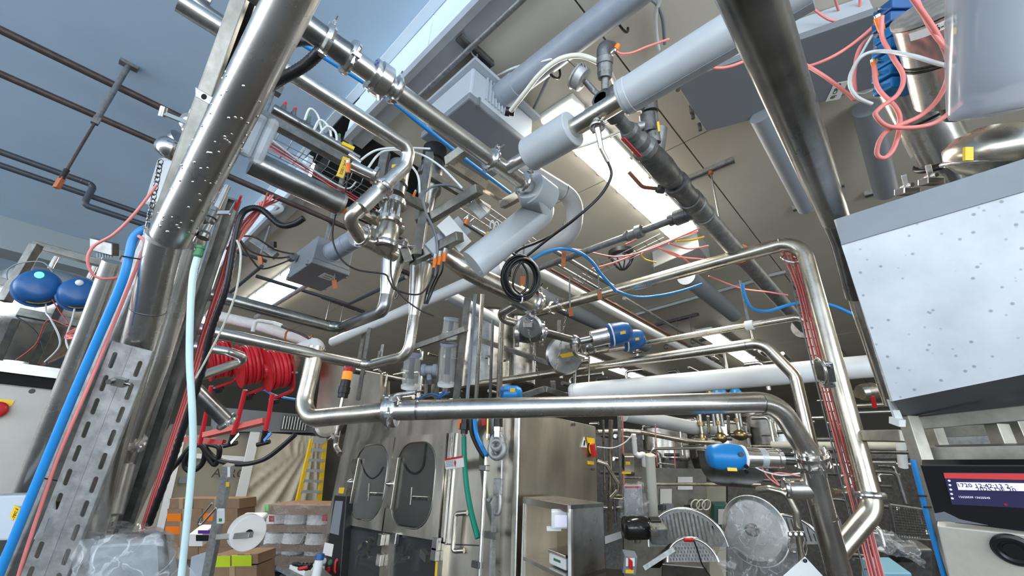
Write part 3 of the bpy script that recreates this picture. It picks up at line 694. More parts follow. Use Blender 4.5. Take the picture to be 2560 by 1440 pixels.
sleeve('thick pale grey insulated pipe running from the iron valve cluster to the top edge', w2, w3, rad(88, w2)).done()
t = T('stainless_pipe', 'bare stainless section between the two pale insulation sleeves', 'pipe'); rc = rad(46, w1b)
t.part('tube', B().tube([w1b, w2], rc, 24), STEELW)
mq = (w1b+w2)/2; t.part('outlet', B().tube([mq, mq-V((0, 0, 1))*rc*1.7], rc*.45, 16), STEELW)
zz = V((0, 0, -1)); add_clamp(t, mq+zz*rc*1.7, zz, rc*.55, 2)
t.done()
pr = mq+zz*rc*1.9
t = T('temperature_probe', 'temperature probe with a black lead hanging from the bare steel section', 'probe')
p = [pr, P(1503, 372, depth(pr)), P(1520, 405, depth(pr))]
t.part('probe_stem', B().tube([p[0], p[1]], [.012, .009], 14), CHROME); t.part('connector', B().tube([p[1], p[2]], .008, 12), STEELW)
dp = depth(pr)
t.part('lead', B().tube(smooth(pts([(1520, 405, dp), (1528, 440, dp), (1500, 490, dp), (1440, 545, dp), (1370, 598, dp+.1), (1318, 640, dp+.15)])), .0055, 8), BLKR)
t.done()
# white elbow sleeve at the end of the main line
q0 = s8-V((.09, 0, 0)); q1 = along(q0, 'X', 1362, 520); q2 = along(q1, 'Y', 1178, 668)
t = T('insulated_pipe', 'pale grey insulated elbow pipe in front of the black cable coil', 'pipe'); re = rad(80, q0)
q1 = P(1350, 530, depth(q1)); q2 = P(1183, 662, depth(q1)-.12)
p = fillet([q0+V((.06, 0, 0)), q1, q2], .02, 5)
t.part('jacket', B().tube(p, re, 32), WINS)
t.part('elbow_cover', B().lathe(q0+V((.05, 0, 0)), V((1, 0, 0)), [(0, re*.7), (.001, re*1.04), (.006, re*1.08), (.12, re*1.08)], 32), WINS)
ax = (q2-q1).normalized(); v = (CAM-q2).normalized(); k = ax.cross(v)
t.part('seam', B().tube([q1+ax*.08+v*re*.8-k*re*.6, q2+v*re*.8-k*re*.6], .0012, 5), GPVC)
t.done()
pipe('stainless_pipe', 'thick stainless pipe emerging below the pale insulated elbow behind the cable coil', [(1120, 640, 2.3), (1165, 672, 2.3), (1215, 700, 2.35), (1350, 765, 2.5)], 50, STEELW, clamps=(.93,), R=1.5)
# grey plastic drain with long-radius bend
pipe('drain_pipe', 'grey plastic waste pipe with a wide bend behind the pale elbow', [(1295, 412, 2.75), (1440, 500, 2.95), (1432, 590, 3.0), (1300, 640, 3.1)], 46, mat('warm_grey_plastic', (.36, .36, .35), .4), R=2.6, rings=(.34,))
# P3: return bend pipe
t = pipe('stainless_pipe', 'stainless line with a hairpin bend, parallel to the main line', [(420, -60, 1.75), (512, 40, 'X')], 44, STEELD, R=0, finish=False); t.done()
hp = pts([(470, -80, 1.55), (535, 62, 1.6), (700, 168, 'X'), (1000, 376, 'X'), (1012, 432, 1.95), (905, 545, 1.9), (898, 590, 1.95), (960, 640, 2.05)])
for nm, L, w, R in (('bent stainless pipe entering at the top edge left of the strut post', [(462, -60, 1.7), (500, 25, 1.7), (610, 98, 'X')], 42, 2.5),):
    pipe('stainless_pipe', nm, L, w, STEELD, R=R)
h = pts([(690, 160, 1.55), (985, 365, 'X')]); rh = rad(42, h[0])
h2 = P(1013, 415, depth(h[1])+.03); h3 = P(905, 520, depth(h[1])-.1); h4 = P(885, 575, depth(h3)+.05); h5 = P(960, 590, depth(h3)+.15); h6 = P(1080, 640, depth(h3)+.35)
t = T('stainless_pipe', 'parallel stainless line hooking back on itself in a hairpin above the valve', 'pipe')
qq = fillet([h[0]-V((.3, 0, 0)), h[1]+V((.07, 0, 0)), h2, h3], rh*1.8)
t.part('tube', B().tube(qq, rh, 22), STEEL)
add_clamp(t, P(960, 468, depth(h3)+.03), (h3-h2), rh, 12)
t.done()
t = T('stainless_pipe', 'lower return bend joining the hairpin line to the centre valve body', 'pipe')
qq = fillet([P(940, 480, depth(h3)+.05), P(870, 545, depth(h3)), P(905, 598, depth(h3)+.1), P(985, 640, depth(h3)+.3)], rh*1.4)
t.part('tube', B().tube(qq, rh*.98, 22), STEELW); add_clamp(t, P(905, 590, depth(h3)+.1), P(985, 640, depth(h3)+.3)-P(905, 598, depth(h3)+.1), rh, 4); t.done()
pipe('stainless_pipe', 'stainless arm between the return bend and the centre valve, upper of two', [(905, 530, 2.0), (1000, 575, 2.2)], 36, STEELW, R=0, clamps=(.45,))
# centre vertical valve with glass cage body
t = T('valve_actuator', 'tall stainless air actuator with yellow stickers above the left cone reducer', 'valve')
vt = P(998, 425, 2.15); vb = along(vt, 'Z', 985, 622)
ax = (vb-vt).normalized(); Lv = (vb-vt).length; R1 = rad(52, vt)
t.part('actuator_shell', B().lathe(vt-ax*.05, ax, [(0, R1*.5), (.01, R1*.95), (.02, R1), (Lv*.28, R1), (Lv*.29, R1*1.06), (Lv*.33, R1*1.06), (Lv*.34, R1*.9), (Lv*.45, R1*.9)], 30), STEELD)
for k in (.02, .13):
    q = vt+ax*Lv*k; v = (CAM-q); v = (v-ax*v.dot(ax)).normalized(); s = ax.cross(v); b = B(); n = 8
    for i in range(n):
        a0 = -.8+1.6*i/n; a1 = a0+1.6/n; b.loop([q+ax*hh+(v*math.cos(a)+s*math.sin(a))*R1*1.01 for a, hh in ((a0, 0), (a1, 0), (a1, .02), (a0, .02))], v, .001)
    t.part('yellow_sticker', b, YELLOW)
qv = vt+ax*Lv*.45
t.part('upper_flange', B().lathe(qv-ax*.01, ax, [(0, R1*1.2), (.015, R1*1.25), (.03, R1*1.25), (.032, R1*.9)], 30), CHROME)
for k in range(4):
    a = k*PI/2+.4; N = ax.orthogonal().normalized(); bb = ax.cross(N); d = (N*math.cos(a)+bb*math.sin(a))*R1*.8
    t.part('yoke_rod', B().tube([qv+d, qv+ax*Lv*.22+d], .009, 8), CHROME)
t.part('spindle', B().tube([qv, qv+ax*Lv*.22], R1*.35, 12), CHROME)
t.part('lower_flange', B().lathe(qv+ax*Lv*.21, ax, [(0, R1*.9), (.002, R1*1.15), (.02, R1*1.15), (.022, R1*.8)], 30), CHROME)
t.part('valve_globe', B().slathe(qv+ax*Lv*.23, ax, [(0, R1*.7), (.03, R1*.95), (.08, R1*1.05), (.13, R1*.95), (.16, R1*.7), (Lv*.35, R1*.7)], 28), STEELW)
add_clamp(t, qv+ax*Lv*.53, ax, R1*.8, 7)
t.done()
# second actuator behind
t = T('valve_actuator', 'dark valve actuator behind the square frame, right of the tall one', 'valve')
vt = P(1078, 440, 2.9); ax = V((0, 0, -1)); R1 = rad(58, vt)
t.part('actuator_shell', B().slathe(vt+V((0, 0, .15)), ax, [(0, R1*.4), (.02, R1*.9), (.05, R1), (.28, R1), (.32, R1*.7), (.5, R1*.5)], 26), STEELD)
t.part('black_cap', B().slathe(vt+V((0, 0, .27)), ax, [(0, R1*.5), (.03, R1*1.03), (.14, R1*1.03)], 26), BLACK)
t.done()
# square tube frames
def frame(name, label, segs, w=.05, m=TUBESQ, cat='frame', part='rail'):
    t = T(name, label, cat)
    for L in segs:
        p = pts(L); t.part(part, B().beam(p[0], p[1], w, w, _u), m, bev=.003)
    return t.done()
frame('support_frame', 'square stainless tube frame holding the centre valves', [
    [(968, 468, 2.25), (1062, 530, 'X')], [(1062, 525, 2.42), (1046, 640, 'Z')], [(1030, 652, 2.4), (1150, 590, 'Y')], [(1065, 552, 2.45), (1200, 475, 'Y')], [(1005, 600, 2.35), (1025, 655, 2.35)], [(965, 380, 2.6), (940, 500, 'Z')], [(1075, 385, 2.75), (1052, 555, 'Z')], [(1050, 420, 2.7), (1200, 560, 'X')]])
frame('support_frame', 'bright steel angle frame under the main line beside the big grey box', [[(1120, 405, 2.05), (1255, 512, 'X')], [(1120, 405, 2.05), (1180, 372, 'Y')], [(1255, 512, 2.3), (1310, 478, 'Y')]], .045, STEELW)
b = B(); c = P(1112, 602, 2.25)
t = T('valve_terminal', 'white terminal block with three orange plugs beside the right cone reducer', 'junction box')
xd = (P(1148, 560, 2.25)-P(1072, 625, 2.2)).normalized(); ud = (U_-xd*U_.dot(xd)).normalized(); nd = xd.cross(ud)
t.part('enclosure', B().obox(c+xd*.02, xd*.12, ud*.055, nd*.03), GBOXL, bev=.004)
t.part('cover_plate', B().obox(P(1135, 585, 2.2), xd*.045, ud*.09, nd*.012), WHITE, bev=.003)
for k, (x, y) in enumerate(((1088, 655), (1100, 648), (1112, 640))):
    a = P(x, y-8, 2.15); d = P(x-3, y+14, 2.15)
    sock = t.part('socket', B().tube([P(x+2, y-20, 2.15), a], .010, 10), CHROME)
    t.part('orange_plug', B().tube([a, d], [.011, .009], 10), ORANGE, sock)
    t.part('lead', B().tube(smooth([d, P(x-8, y+40, 2.15), P(x-20, y+70-k*4, 2.2), P(1060+k*4, 760, 2.2)]), .005, 6), BLACK, sock)
t.done()
# air manifold bars
t = T('air_manifold', 'round stainless air manifold with small green and red fittings and an orange sticker', 'manifold')
m0, m1 = pts([(682, 272, 2.0), (872, 392, 'X')]); rm = rad(26, m0)
t.part('manifold_tube', B().tube([m0, m1], rm, 20), STEELD)
for k, (f, mm) in enumerate(((.10, RED), (.22, RED), (.40, GREENF), (.55, GREENF), (.68, GREENF), (.80, GREENF))):
    q = m0.lerp(m1, f)+V((0, 0, 1))*rm*.8
    pp = t.part('fitting', B().lathe(q, (0, 0, 1), [(0, .014), (.02, .014), (.022, .01), (.035, .01)], 10), STEELD)
    t.part('fitting_tip', B().lathe(q+V((0, 0, .035)), (0, 0, 1), [(0, .008), (.018, .008)], 10), mm, pp)
v = _f*-1; q = P(828, 350, depth(m1)-rm*1.2); axm = (m1-m0).normalized(); s = axm.cross(v).normalized()
lb = t.part('orange_sticker', B().obox(q, axm*.07, s*.014, axm.cross(s)*.001), YELLOW)
t.part('lettering', text('VM-1002', q+v*.004, axm, -s if (-s).dot(U_) > 0 else s, .024), BLACK, lb)
t.part('end_nipple', B().tube([m1, m1+axm*.05], rm*.5, 12), CHROME)
t.done()
for i, L in enumerate([[(762, 300, 2.02), (775, 272, 2.02), (795, 290, 2.05), (806, 335, 2.05)], [(785, 325, 2.03), (800, 300, 2.03), (822, 318, 2.05), (828, 342, 2.05)], [(800, 335, 2.03), (818, 316, 2.03), (838, 330, 2.05), (842, 352, 2.05)]]):
    cable('air_tube', ['first white air loop on top of the round manifold', 'middle white air loop on top of the round manifold', 'last white air loop nearest the yellow lever'][i], L, 6, MILKW, seg=6)
t = T('shutoff_valve', 'small shut-off valve with a yellow lever at the end of the manifold', 'valve')
t.part('valve_body', B().tube([P(870, 388, 2.15), P(900, 408, 2.18)], .018, 12), CHROME)
t.part('yellow_lever', B().beam(P(855, 358, 2.1), P(885, 372, 2.12), .01, .02), YELLOW)
t.done()
t = T('strut_rail', 'straight galvanised strut rail running under the round manifold', 'rail')
a, b_ = pts([(640, 283, 1.9), (980, 480, 'X')]); t.part('rail', B().beam(a, b_, .05, .045), GALVD, bev=.003); t.done()
# clear-capped cylinder
t = T('sight_cylinder', 'long stainless cylinder with a clear domed cap beside the leaning thick pipe', 'cylinder')
a, b_ = pts([(628, 405, 1.7), (845, 522, 'X')]); ax = (b_-a).normalized(); rr = rad(66, a)
t.part('cylinder', B().tube([a, b_], rr, 32), STEELD)
t.part('end_disc', B().lathe(b_-ax*.005, ax, [(0, rr*1.03), (.015, rr*1.03), (.02, rr*.3)], 32), STEEL)
cq = P(650, 350, 1.62); ll = (P(668, 320, 1.62)-P(628, 410, 1.62)).normalized(); nn = (ax-ll*ax.dot(ll)).normalized(); ww = ll.cross(nn)
t.part('cap_body', B().obox(cq-nn*.06, ll*.085, nn*.05, ww*.07), GBOXL, bev=.012)
t.part('clear_cap', B().obox(cq+nn*.012, ll*.095, nn*.02, ww*.075), FROST, bev=.02)
for k in (-1, 1): t.part('cap_bolt', B().tube([cq+ll*.07*k-nn*.05-ww*.07, cq+ll*.07*k-nn*.05-ww*.095], .009, 8), CHROME)
t.done()
# wire cable tray
t = T('cable_tray', 'thin wire basket tray carrying red cables below the strut rail', 'cable tray')
a, b_ = pts([(672, 340, 2.3), (1000, 545, 'X')])
for k in range(4):
    o = V((0, .05*k, 0)); t.part('long_wire', B().tube([a+o, b_+o], .0025, 6), STEELD)
for k in range(12):
    q = a.lerp(b_, (k+.5)/12); t.part('cross_wire', B().tube([q+V((0, -.01, .04)), q+V((0, 0, 0)), q+V((0, .15, 0)), q+V((0, .16, .04))], .0025, 6), STEELD)
t.done()
for i in range(3): cable('signal_cable', ['dark red cable lying in the wire tray nearest the strut rail', 'middle dark red cable lying in the wire tray', 'salmon cable lying in the wire tray'][i], [(668, 352+i*8, 2.32), (800, 436+i*6, 2.5), (960, 535+i*6, 2.72), (1010, 560, 2.8)], 4, [DPINK, DPINK, PINK][i], seg=6)
cable('air_tube', 'white tube sagging beside the wire tray', [(680, 350, 2.3), (760, 410, 2.4), (860, 470, 2.5), (890, 455, 2.5)], 5, MILKW, seg=6)
# labels and sensors
t = T('tag_plate', 'hanging yellow tag with black lettering beside the orange plug', 'tag')
q = P(858, 418, 2.0); yy_ = (P(868, 392, 2.0)-P(850, 442, 2.0)).normalized(); xx_ = yy_.cross(F_).normalized(); nn_ = xx_.cross(yy_)
lb = t.part('plate', B().obox(q, xx_*.018, yy_*.05, nn_*.001), YELLOW); t.part('lettering', text('VM-1002', q-nn_*.002 if nn_.dot(F_) < 0 else q+nn_*.002, -yy_, -xx_ if nn_.dot(F_) < 0 else xx_, .02), BLACK, lb); t.done()
def plug(label, x, y, x2, y2, d, r=.012):
    t = T('cable_plug', label, 'plug'); a, b_ = P(x, y, d), P(x2, y2, d); t.part('body', B().tube([a, b_], [r, r*.8], 12), ORANGE); t.part('collar', B().tube([a-(b_-a).normalized()*.012, a], r*.8, 10), CHROME); return t.done()
plug('orange plug with a black cable above the hairpin clamp', 870, 408, 871, 432, 1.95)
plug('orange plug at the end of the clear-capped cylinder', 868, 524, 858, 532, 1.95)
t = T('level_sensor', 'round chrome sensor head joined to the hairpin line by a short nipple', 'sensor')
a = P(880, 412, 2.0); b_ = P(932, 436, 2.02); t.part('sensor_body', B().tube([a, b_], .022, 14), CHROME); t.part('ferrule', B().lathe(b_, b_-a, [(0, .022), (.005, .045), (.02, .045), (.022, .03)], 20), CHROME); t.done()
cable('signal_cable', 'long black cable drooping from the orange plug across to the cone reducers', [(871, 432, 1.95), (862, 480, 1.95), (838, 540, 1.95), (832, 600, 1.95), (855, 650, 1.95), (895, 675, 1.95), (960, 685, 2.0), (972, 700, 2.0), (990, 725, 2.0), (1050, 735, 2.0), (1085, 690, 2.05)], 4.5, BLACK)
cable('signal_cable', 'thin black cable running over the valve to below the right cone reducer', [(880, 515, 1.95), (920, 515, 2.0), (955, 560, 2.0), (975, 620, 2.0), (980, 700, 1.95), (1010, 745, 1.95), (1050, 775, 1.95), (1085, 790, 1.95)], 4, BLACK)
cable('signal_cable', 'grey cable arching through the centre frame', [(1090, 690, 2.2), (1092, 600, 2.2), (1065, 530, 2.2), (1058, 490, 2.2), (1085, 465, 2.2), (1130, 465, 2.25), (1160, 478, 2.3)], 6, GCABLE)
for i, L in enumerate([[(880, 420, 2.4), (935, 378, 2.4), (1000, 370, 2.4), (1075, 372, 2.5)], [(920, 420, 2.4), (960, 378, 2.45), (1040, 382, 2.5), (1100, 415, 2.5), (1155, 470, 2.5)], [(1020, 405, 2.6), (1045, 440, 2.6), (1050, 500, 2.6)]]):
    cable('air_tube', ['white air tube arching in front of the dark ceiling opening', 'second white air tube swinging over the centre frame', 'short grey-white tube dropping behind the tall actuator'][i], L, 6, MILKW, seg=6)
# black flexible conduit at top
t = T('corrugated_conduit', 'black ribbed conduit curving out beside the leaning pipe near the first clamp', 'conduit')
p = smooth(pts([(640, 240, 1.5), (700, 200, 1.4), (760, 165, 1.35), (800, 128, 1.3), (808, 112, 1.4), (760, 100, 1.45), (690, 118, 1.5)]), 14); rr = rad(26, p[10])
t.part('tube', B().tube(p, [rr*(1.06 if i % 2 else .95) for i in range(len(p))], 12), BLKR); t.done()
cable('air_pipe', 'bright blue air pipe partly hidden above the main line', [(640, 40, 1.75), (745, 102, 1.75), (962, 240, 2.0), (1062, 318, 2.2), (1160, 395, 2.5), (1275, 482, 2.9)], 14, BHOSE, cat='pipe', seg=12)
t = T('beam_clamp', 'small rod hanger with beam clamp on the high ceiling above the round manifold', 'hanger')
q = P(688, 222, 2.1); q = V((q.x, q.y, q.z)); t.part('clamp_body', B().obox(q, (.03, 0, 0), (0, .02, 0), (0, 0, .025)), GALVD); t.part('rod', B().tube([q, along(q, 'Z', 665, 285)], .006, 8), GALVD); t.part('upper_rod', B().tube([(q.x, q.y, ZH), q], .006, 8), GALVD); t.done()
t = T('pipe_saddle', 'zinc saddle bracket with an oval hole beside the leaning thick pipe', 'bracket')
q = P(512, 243, 1.2); xd = (P(535, 258, 1.2)-P(490, 232, 1.2)).normalized(); t.part('plate', B().obox(q, xd*.03, U_*.014, _f*.003), GALV, bev=.002); t.part('bend', B().tube(smooth(pts([(530, 258, 1.2), (560, 240, 1.18), (580, 232, 1.15)])), .008, 8), GALV)
t.part('oval_hole', B().lathe(q-_f*.004, _f, [(0, .008), (.001, .008)], 14), VOID); t.done()
# valve hardware behind strut at (430,370)
t = T('hand_valve', 'small stainless valve with a chain hanging behind the strut post', 'valve')
t.part('valve_body', B().slathe(P(425, 372, 1.5), R_*.8-U_*.5, [(-.035, .02), (-.03, .034), (0, .038), (.03, .034), (.035, .02)], 20), CHROME)
t.part('disc', B().lathe(P(448, 362, 1.55), R_*.8+U_*.5, [(0, .03), (.004, .05), (.02, .05), (.024, .03)], 24), STEELD)
t.part('lever', B().beam(P(408, 283, 1.45), P(475, 310, 1.45), .008, .014), CHROME); t.part('lever_end', B().tube([P(404, 292, 1.45), P(411, 268, 1.45)], .012, 10), CHROME)
t.part('lever_hub', B().lathe(P(474, 306, 1.48), F_, [(0, .03), (.012, .03), (.016, .014)], 18), STEELD)
t.part('bonnet', B().tube([P(465, 330, 1.5), P(487, 278, 1.5)], .016, 12), CHROME); t.done()
def chain(label, a, b, n, r):
    t = T('chain', label, 'chain'); d = (b-a); ax = d.normalized(); st = d.length/n; N = ax.orthogonal().normalized()
    ms = []
    for k in range(2):
        bb = B(); s = (N if k else ax.cross(N)); q = [ax*st*.35+s*r*.5, ax*st*.62, ax*st*.35-s*r*.5, ax*-st*.35-s*r*.5, ax*-st*.62, ax*-st*.35+s*r*.5]
        bb.tube(q+[q[0]], r*.17, 6, cap=False); ms.append(bb)
    t2 = []
    for i in range(n):
        bb = B(); src = ms[i % 2]; o = a+ax*st*(i+.5)+N*0; bb.add([V(v)+o for v in src.v], src.f); t.part('link', bb, STEELD)
    return t.done()
chain('steel chain hanging behind the strut post at upper left', P(402, 400, 1.5), P(372, 552, 1.5), 14, .016)
t = T('clear_panel', 'hanging pale plastic lamp cover behind the chain at upper left', 'cover')
t.part('cover', B().obox(P(412, 455, 1.7), R_*.05, U_*.10+R_*.03, _f*.02), FROST, bev=.02); t.part('rim', B().obox(P(412, 500, 1.7), R_*.05, U_*.012, _f*.024), FROST); t.done()
# red cable spray and hoop
t = T('cable_hoop', 'clear plastic hoop gathering the red cables under the brown pipe', 'hoop')
q = P(672, 520, 2.3); t.part('hoop', B().ring(q, U_*.8-_f*.5+R_*.2, rad(58, q), .012, 28, 8), FROST); t.done()
for i in range(7):
    cable('signal_cable', ['salmon cable fanning up from the bundle into the clear hoop', 'orange tinted cable fanning up from the bundle into the clear hoop'][i % 2], [(690-i*7, 486+rn.uniform(-5, 25), 2.3), (660-i*4, 520+i*5, 2.2), (620-i*3, 560+i*6, 2.1), (582, 612+i*2, 1.98)], 4.5, [PINK, OBROWN][1 if i % 4 == 3 else 0], group=['salmon cables fanning into the clear hoop', 'tinted cables fanning into the clear hoop'][i % 2], seg=6, n=6)
# grey box with thick conduit, left of centre
def gbox(label, c, X, Y, Z, cat='junction box', m=GBOX, ml=GBOX, lip=.02, tag=None, lidside=-1):
    """enclosure: body, lid facing down (Z = half height vector, lid on the -Z side), screws"""
    t = T('junction_box', label, cat); c = V(c); X = V(X); Y = V(Y); Z = V(Z); zh = Z.normalized()
    t.part('body', B().obox(c+zh*lip, X*.96, Y*.96, Z-zh*lip), m, bev=.008)
    lid = t.part('lid', B().obox(c-Z+zh*lip*.9, X, Y, zh*lip), ml, bev=.008)
    for a in (-1, -.2, .6, 1) if False else (-1, 1):
        for b in (-1, 1):
            q = c-Z+zh*lip+X*a*1.0+Y*b*.72; t.part('lid_screw', B().lathe(q-zh*.02, zh, [(0, .012), (.03, .012)], 10), m, lid)
    return t
c = P(800, 662, 3.15)
t = gbox('grey junction box with a thick grey conduit, left of the tall cone reducer', (c.x, c.y, c.z), (.14, 0, 0), (0, .24, 0), (0, 0, .11))
zt = t
pp = pts([(800, 650, 3.1), (885, 598, 2.85)]); t.part('thick_conduit', B().tube([pp[0], pp[1]+(pp[1]-pp[0])*.05], rad(44, pp[0]), 24), GPVC)
for f in (.35, .8): q = pp[0].lerp(pp[1], f); t.part('coupling_ring', B().lathe(q, pp[1]-pp[0], [(0, rad(45, q)), (.002, rad(49, q)), (.02, rad(49, q)), (.022, rad(45, q))], 24), GPVC)
t.part('hanger_post', B().tube([(c.x, c.y, c.z+.1), (c.x, c.y, ZL)], .02, 8), GALVD)
q = plane(818, 692, 'z', c.z-.113); lb = t.part('number_label', B().box((q.x-.045, q.y-.05, q.z-.002), (q.x+.045, q.y+.05, q.z)), PAPER)
t.part('lettering', text('11', (q.x, q.y, q.z-.0025), (0, -1, 0), (1, 0, 0), .08), BLACK, lb)
gl = P(735, 640, 3.1); t.part('gland', B().tube([gl, gl+V((0, .06, 0))], .03, 12), GALVD)
t.done()
for i, L in enumerate([[(735, 635, 3.1), (690, 625, 3.0), (640, 595, 2.6), (594, 590, 2.1)], [(732, 640, 3.1), (690, 645, 3.0), (630, 630, 2.6), (594, 592, 2.1)], [(725, 650, 3.1), (660, 672, 2.9), (630, 650, 2.6), (596, 595, 2.1)]]):
    cable('signal_cable', ['upper brown cable from the bundle to the grey box gland', 'middle brown cable from the bundle to the grey box gland', 'lower sagging brown cable from the bundle to the grey box gland'][i], L, 4, BROWN, seg=6)
b = B(); q = P(665, 615, 3.2)
t = T('conduit_fitting', 'small grey conduit fitting with a black cap on the low ceiling edge', 'fitting'); t.part('body', B().beam(P(632, 600, 3.25), P(690, 640, 3.25), .06, .06), GALVD, bev=.005); t.part('black_cap', B().obox(P(680, 612, 3.2), R_*.025, U_*.025, _f*.02), BLACK); t.done()
# ================================================================ RIGHT OVERHEAD
# big grey terminal box above the main line
t = T('junction_box', 'big pale grey terminal box with a dark lid above the main line', 'junction box')
lid = pts([(1065, 350, 3.0), (1100, 305, 3.0), (1175, 250, 2.9), (1200, 258, 2.85), (1322, 345, 2.9), (1345, 470, 3.2), (1230, 430, 3.1)])
c = P(1200, 355, 3.0); zc = c.z
def zp(x, y, z): return plane(x, y, 'z', z)
z0 = zc
A = [zp(1066, 352, z0), zp(1182, 258, z0), zp(1320, 342, z0), zp(1215, 470, z0)]
x0 = min(q.x for q in A); 
cx = sum((q.x for q in A))/4; cy = sum((q.y for q in A))/4
hx = (A[0]-A[3]).length/2*.92; hy = (A[0]-A[1]).length/2*.98
t.part('lid', B().box((cx-hx-.02, cy-hy-.02, z0), (cx+hx+.02, cy+hy+.02, z0+.06)), GBOX, bev=.012)
t.part('body', B().box((cx-hx, cy-hy, z0+.05), (cx+hx, cy+hy, ZL-.12)), GBOXL, bev=.015)
t.part('back_plate', B().box((cx-hx-.03, cy-hy-.05, ZL-.12), (cx+hx+.03, cy+hy+.05, ZL-.09)), GBOXL)
t.part('mounting_rail', B().box((cx-hx*.7, cy-.04, ZL-.09), (cx-hx*.5, cy+.04, ZL)), GALV); t.part('mounting_rail', B().box((cx+hx*.5, cy-.04, ZL-.09), (cx+hx*.7, cy+.04, ZL)), GALV)
for a in (-.8, .8):
    for s in (-1, 1): t.part('lid_screw', B().lathe((cx+hx*a, cy+s*(hy+.02), z0-.012), (0, 0, 1), [(0, .014), (.07, .014)], 10), CHROME)
for x in range(7): t.part('cooling_rib', B().box((cx-hx*.6+x*.03, cy-hy-.012, z0+.12), (cx-hx*.6+x*.03+.012, cy-hy, z0+.4)), GBOXL)
g = P(1225, 200, 3.1); t.part('gland', B().lathe(g, -R_+U_*.2, [(0, .035), (.02, .035), (.022, .028), (.05, .028)], 10), GPVC)
g2 = P(1275, 280, 2.75); t.part('black_gland', B().lathe(g2, R_-U_*.2, [(-.03, .03), (0, .03), (.002, .024), (.03, .022)], 8), BLACK)
t.done(); GB = (cx, cy, z0, hx, hy)
t = pipe('conduit_pipe', 'thick blue-grey plastic conduit from the big terminal box to the top edge', [(1235, 255, 3.0), (1500, 38, 'Y'), (1620, -80, 'Y')], 58, GPVC, R=0, finish=False)
for f in (.02, .1): c_, d = t.at(f); t.part('coupling', B().lathe(c_, d, [(0, t.r), (.004, t.r*1.08), (.10, t.r*1.08), (.104, t.r)], 24), GPVC)
t.done()
for nm, (x0_, y0_, x1_, y1_) in {'lower black cable tie around the blue-grey conduit': (1372, 112, 1392, 158), 'upper black cable tie around the blue-grey conduit, at the top edge': (1556, -5, 1570, 22)}.items():
    q = P((x0_+x1_)/2, (y0_+y1_)/2, 2.62); bb = B().ring(q+_f*.12, (0, 1, 0), .098, .008, 26, 6); bb.obox(P(x1_, y1_, 2.55), R_*.014, U_*.012, _f*.012); single('cable_tie', nm, 'cable tie', bb, BLACK)
cable('flexible_tube', 'thick milky tube arching from the black gland over the conduit to the iron elbow', [(1277, 277, 2.72), (1310, 235, 2.6), (1350, 185, 2.5), (1395, 150, 2.45), (1440, 139, 2.45), (1480, 148, 2.4), (1520, 175, 2.5), (1540, 215, 2.7)], 12, MILK, cat='tube', seg=10)
cable('flexible_tube', 'thin milky tube from the grey gland along the blue-grey conduit', [(1240, 192, 3.05), (1290, 168, 2.8), (1370, 150, 2.6), (1440, 122, 2.6), (1500, 75, 2.7), (1570, 18, 2.8), (1620, -20, 2.8)], 6, MILKW, cat='tube', seg=8)
cable('power_cable', 'dark cable strapped behind the blue-grey conduit', [(1322, 296, 3.3), (1345, 250, 3.2), (1375, 185, 3.0), (1400, 140, 2.95), (1460, 95, 2.95), (1520, 40, 2.95), (1580, -5, 2.95), (1630, 0, 2.95), (1655, 40, 2.95), (1662, 110, 2.95)], 7, GCABLE)
cable('flexible_tube', 'white tube hanging from the top edge in front of the cream ceiling', [(1652, -10, 2.7), (1640, 30, 2.7), (1640, 80, 2.7), (1646, 125, 2.7)], 12, MILKW, cat='tube')
t = pipe('conduit_pipe', 'slim galvanised conduit passing under the ceiling channel at the top', [(1325, -20, 2.38), (1040, 245, 'Y')], 17, GALVD, R=0)
t = T('strut_channel', 'short dark strut channel screwed to the cream ceiling above the big terminal box', 'strut')
q = plane(1185, 118, 'z', ZL); t.part('channel', B().box((q.x-.13, q.y-.03, ZL-.05), (q.x+.16, q.y+.03, ZL)), IRON); t.part('lip', B().box((q.x-.13, q.y-.04, ZL-.055), (q.x+.16, q.y-.02, ZL-.045)), GALVD); t.part('pipe_clip', B().ring(along(q-V((0, 0, .06)), 'Y', 1178, 122), (0, 1, 0), .03, .006, 18, 6), GALV); t.done()
# iron valve cluster
pIron = pts([(1515, 262, 1.85), (1600, 375, 'X'), (1700, 500, 'X'), (1850, 665, 'X'), (1990, 830, 'X')])
q0, q1, q2, q3, q4 = pIron; dX = V((1, 0, 0))
r1 = rad(34, q0); r2 = rad(62, q1); r3 = rad(50, q3)
t = T('iron_pipe_run', 'dark galvanised iron pipe run stepping from the small tee down to the far ceiling', 'pipe')
t.part('small_pipe', B().tube([q0-dX*.05, q1], r1, 18), GALVD)
t.part('tee', B().lathe(q0-dX*.05, dX, [(0, r1*1.35), (.01, r1*1.4), (.14, r1*1.4), (.15, r1*1.15)], 18), IRON)
t.part('tee_branch', B().tube([q0, q0+(P(1545, 222, 1.85)-q0)*.9], r1*1.2, 16), IRON)
vb = q1-dX*.16
t.part('ball_valve', B().lathe(vb, dX, [(0, r1*1.3), (.02, r1*1.55), (.05, r1*1.55), (.052, r1*1.2), (.07, r1*1.3), (.1, r1*1.7), (.14, r1*1.7), (.16, r1*2.1), (.19, r1*2.2), (.2, r2*.9)], 10), GALVD)
lv = t.part('lever', B().beam(P(1556, 345, 1.75), P(1600, 392, 1.78), .008, .03, _f), RED, bev=.003)
lx = (P(1600, 390, 1.75)-P(1556, 343, 1.75)).normalized()
t.part('reducer_bushing', B().lathe(q1+dX*.02, dX, [(0, r2*.95), (.04, r2*1.05), (.06, r2*1.05)], 8), IRON)
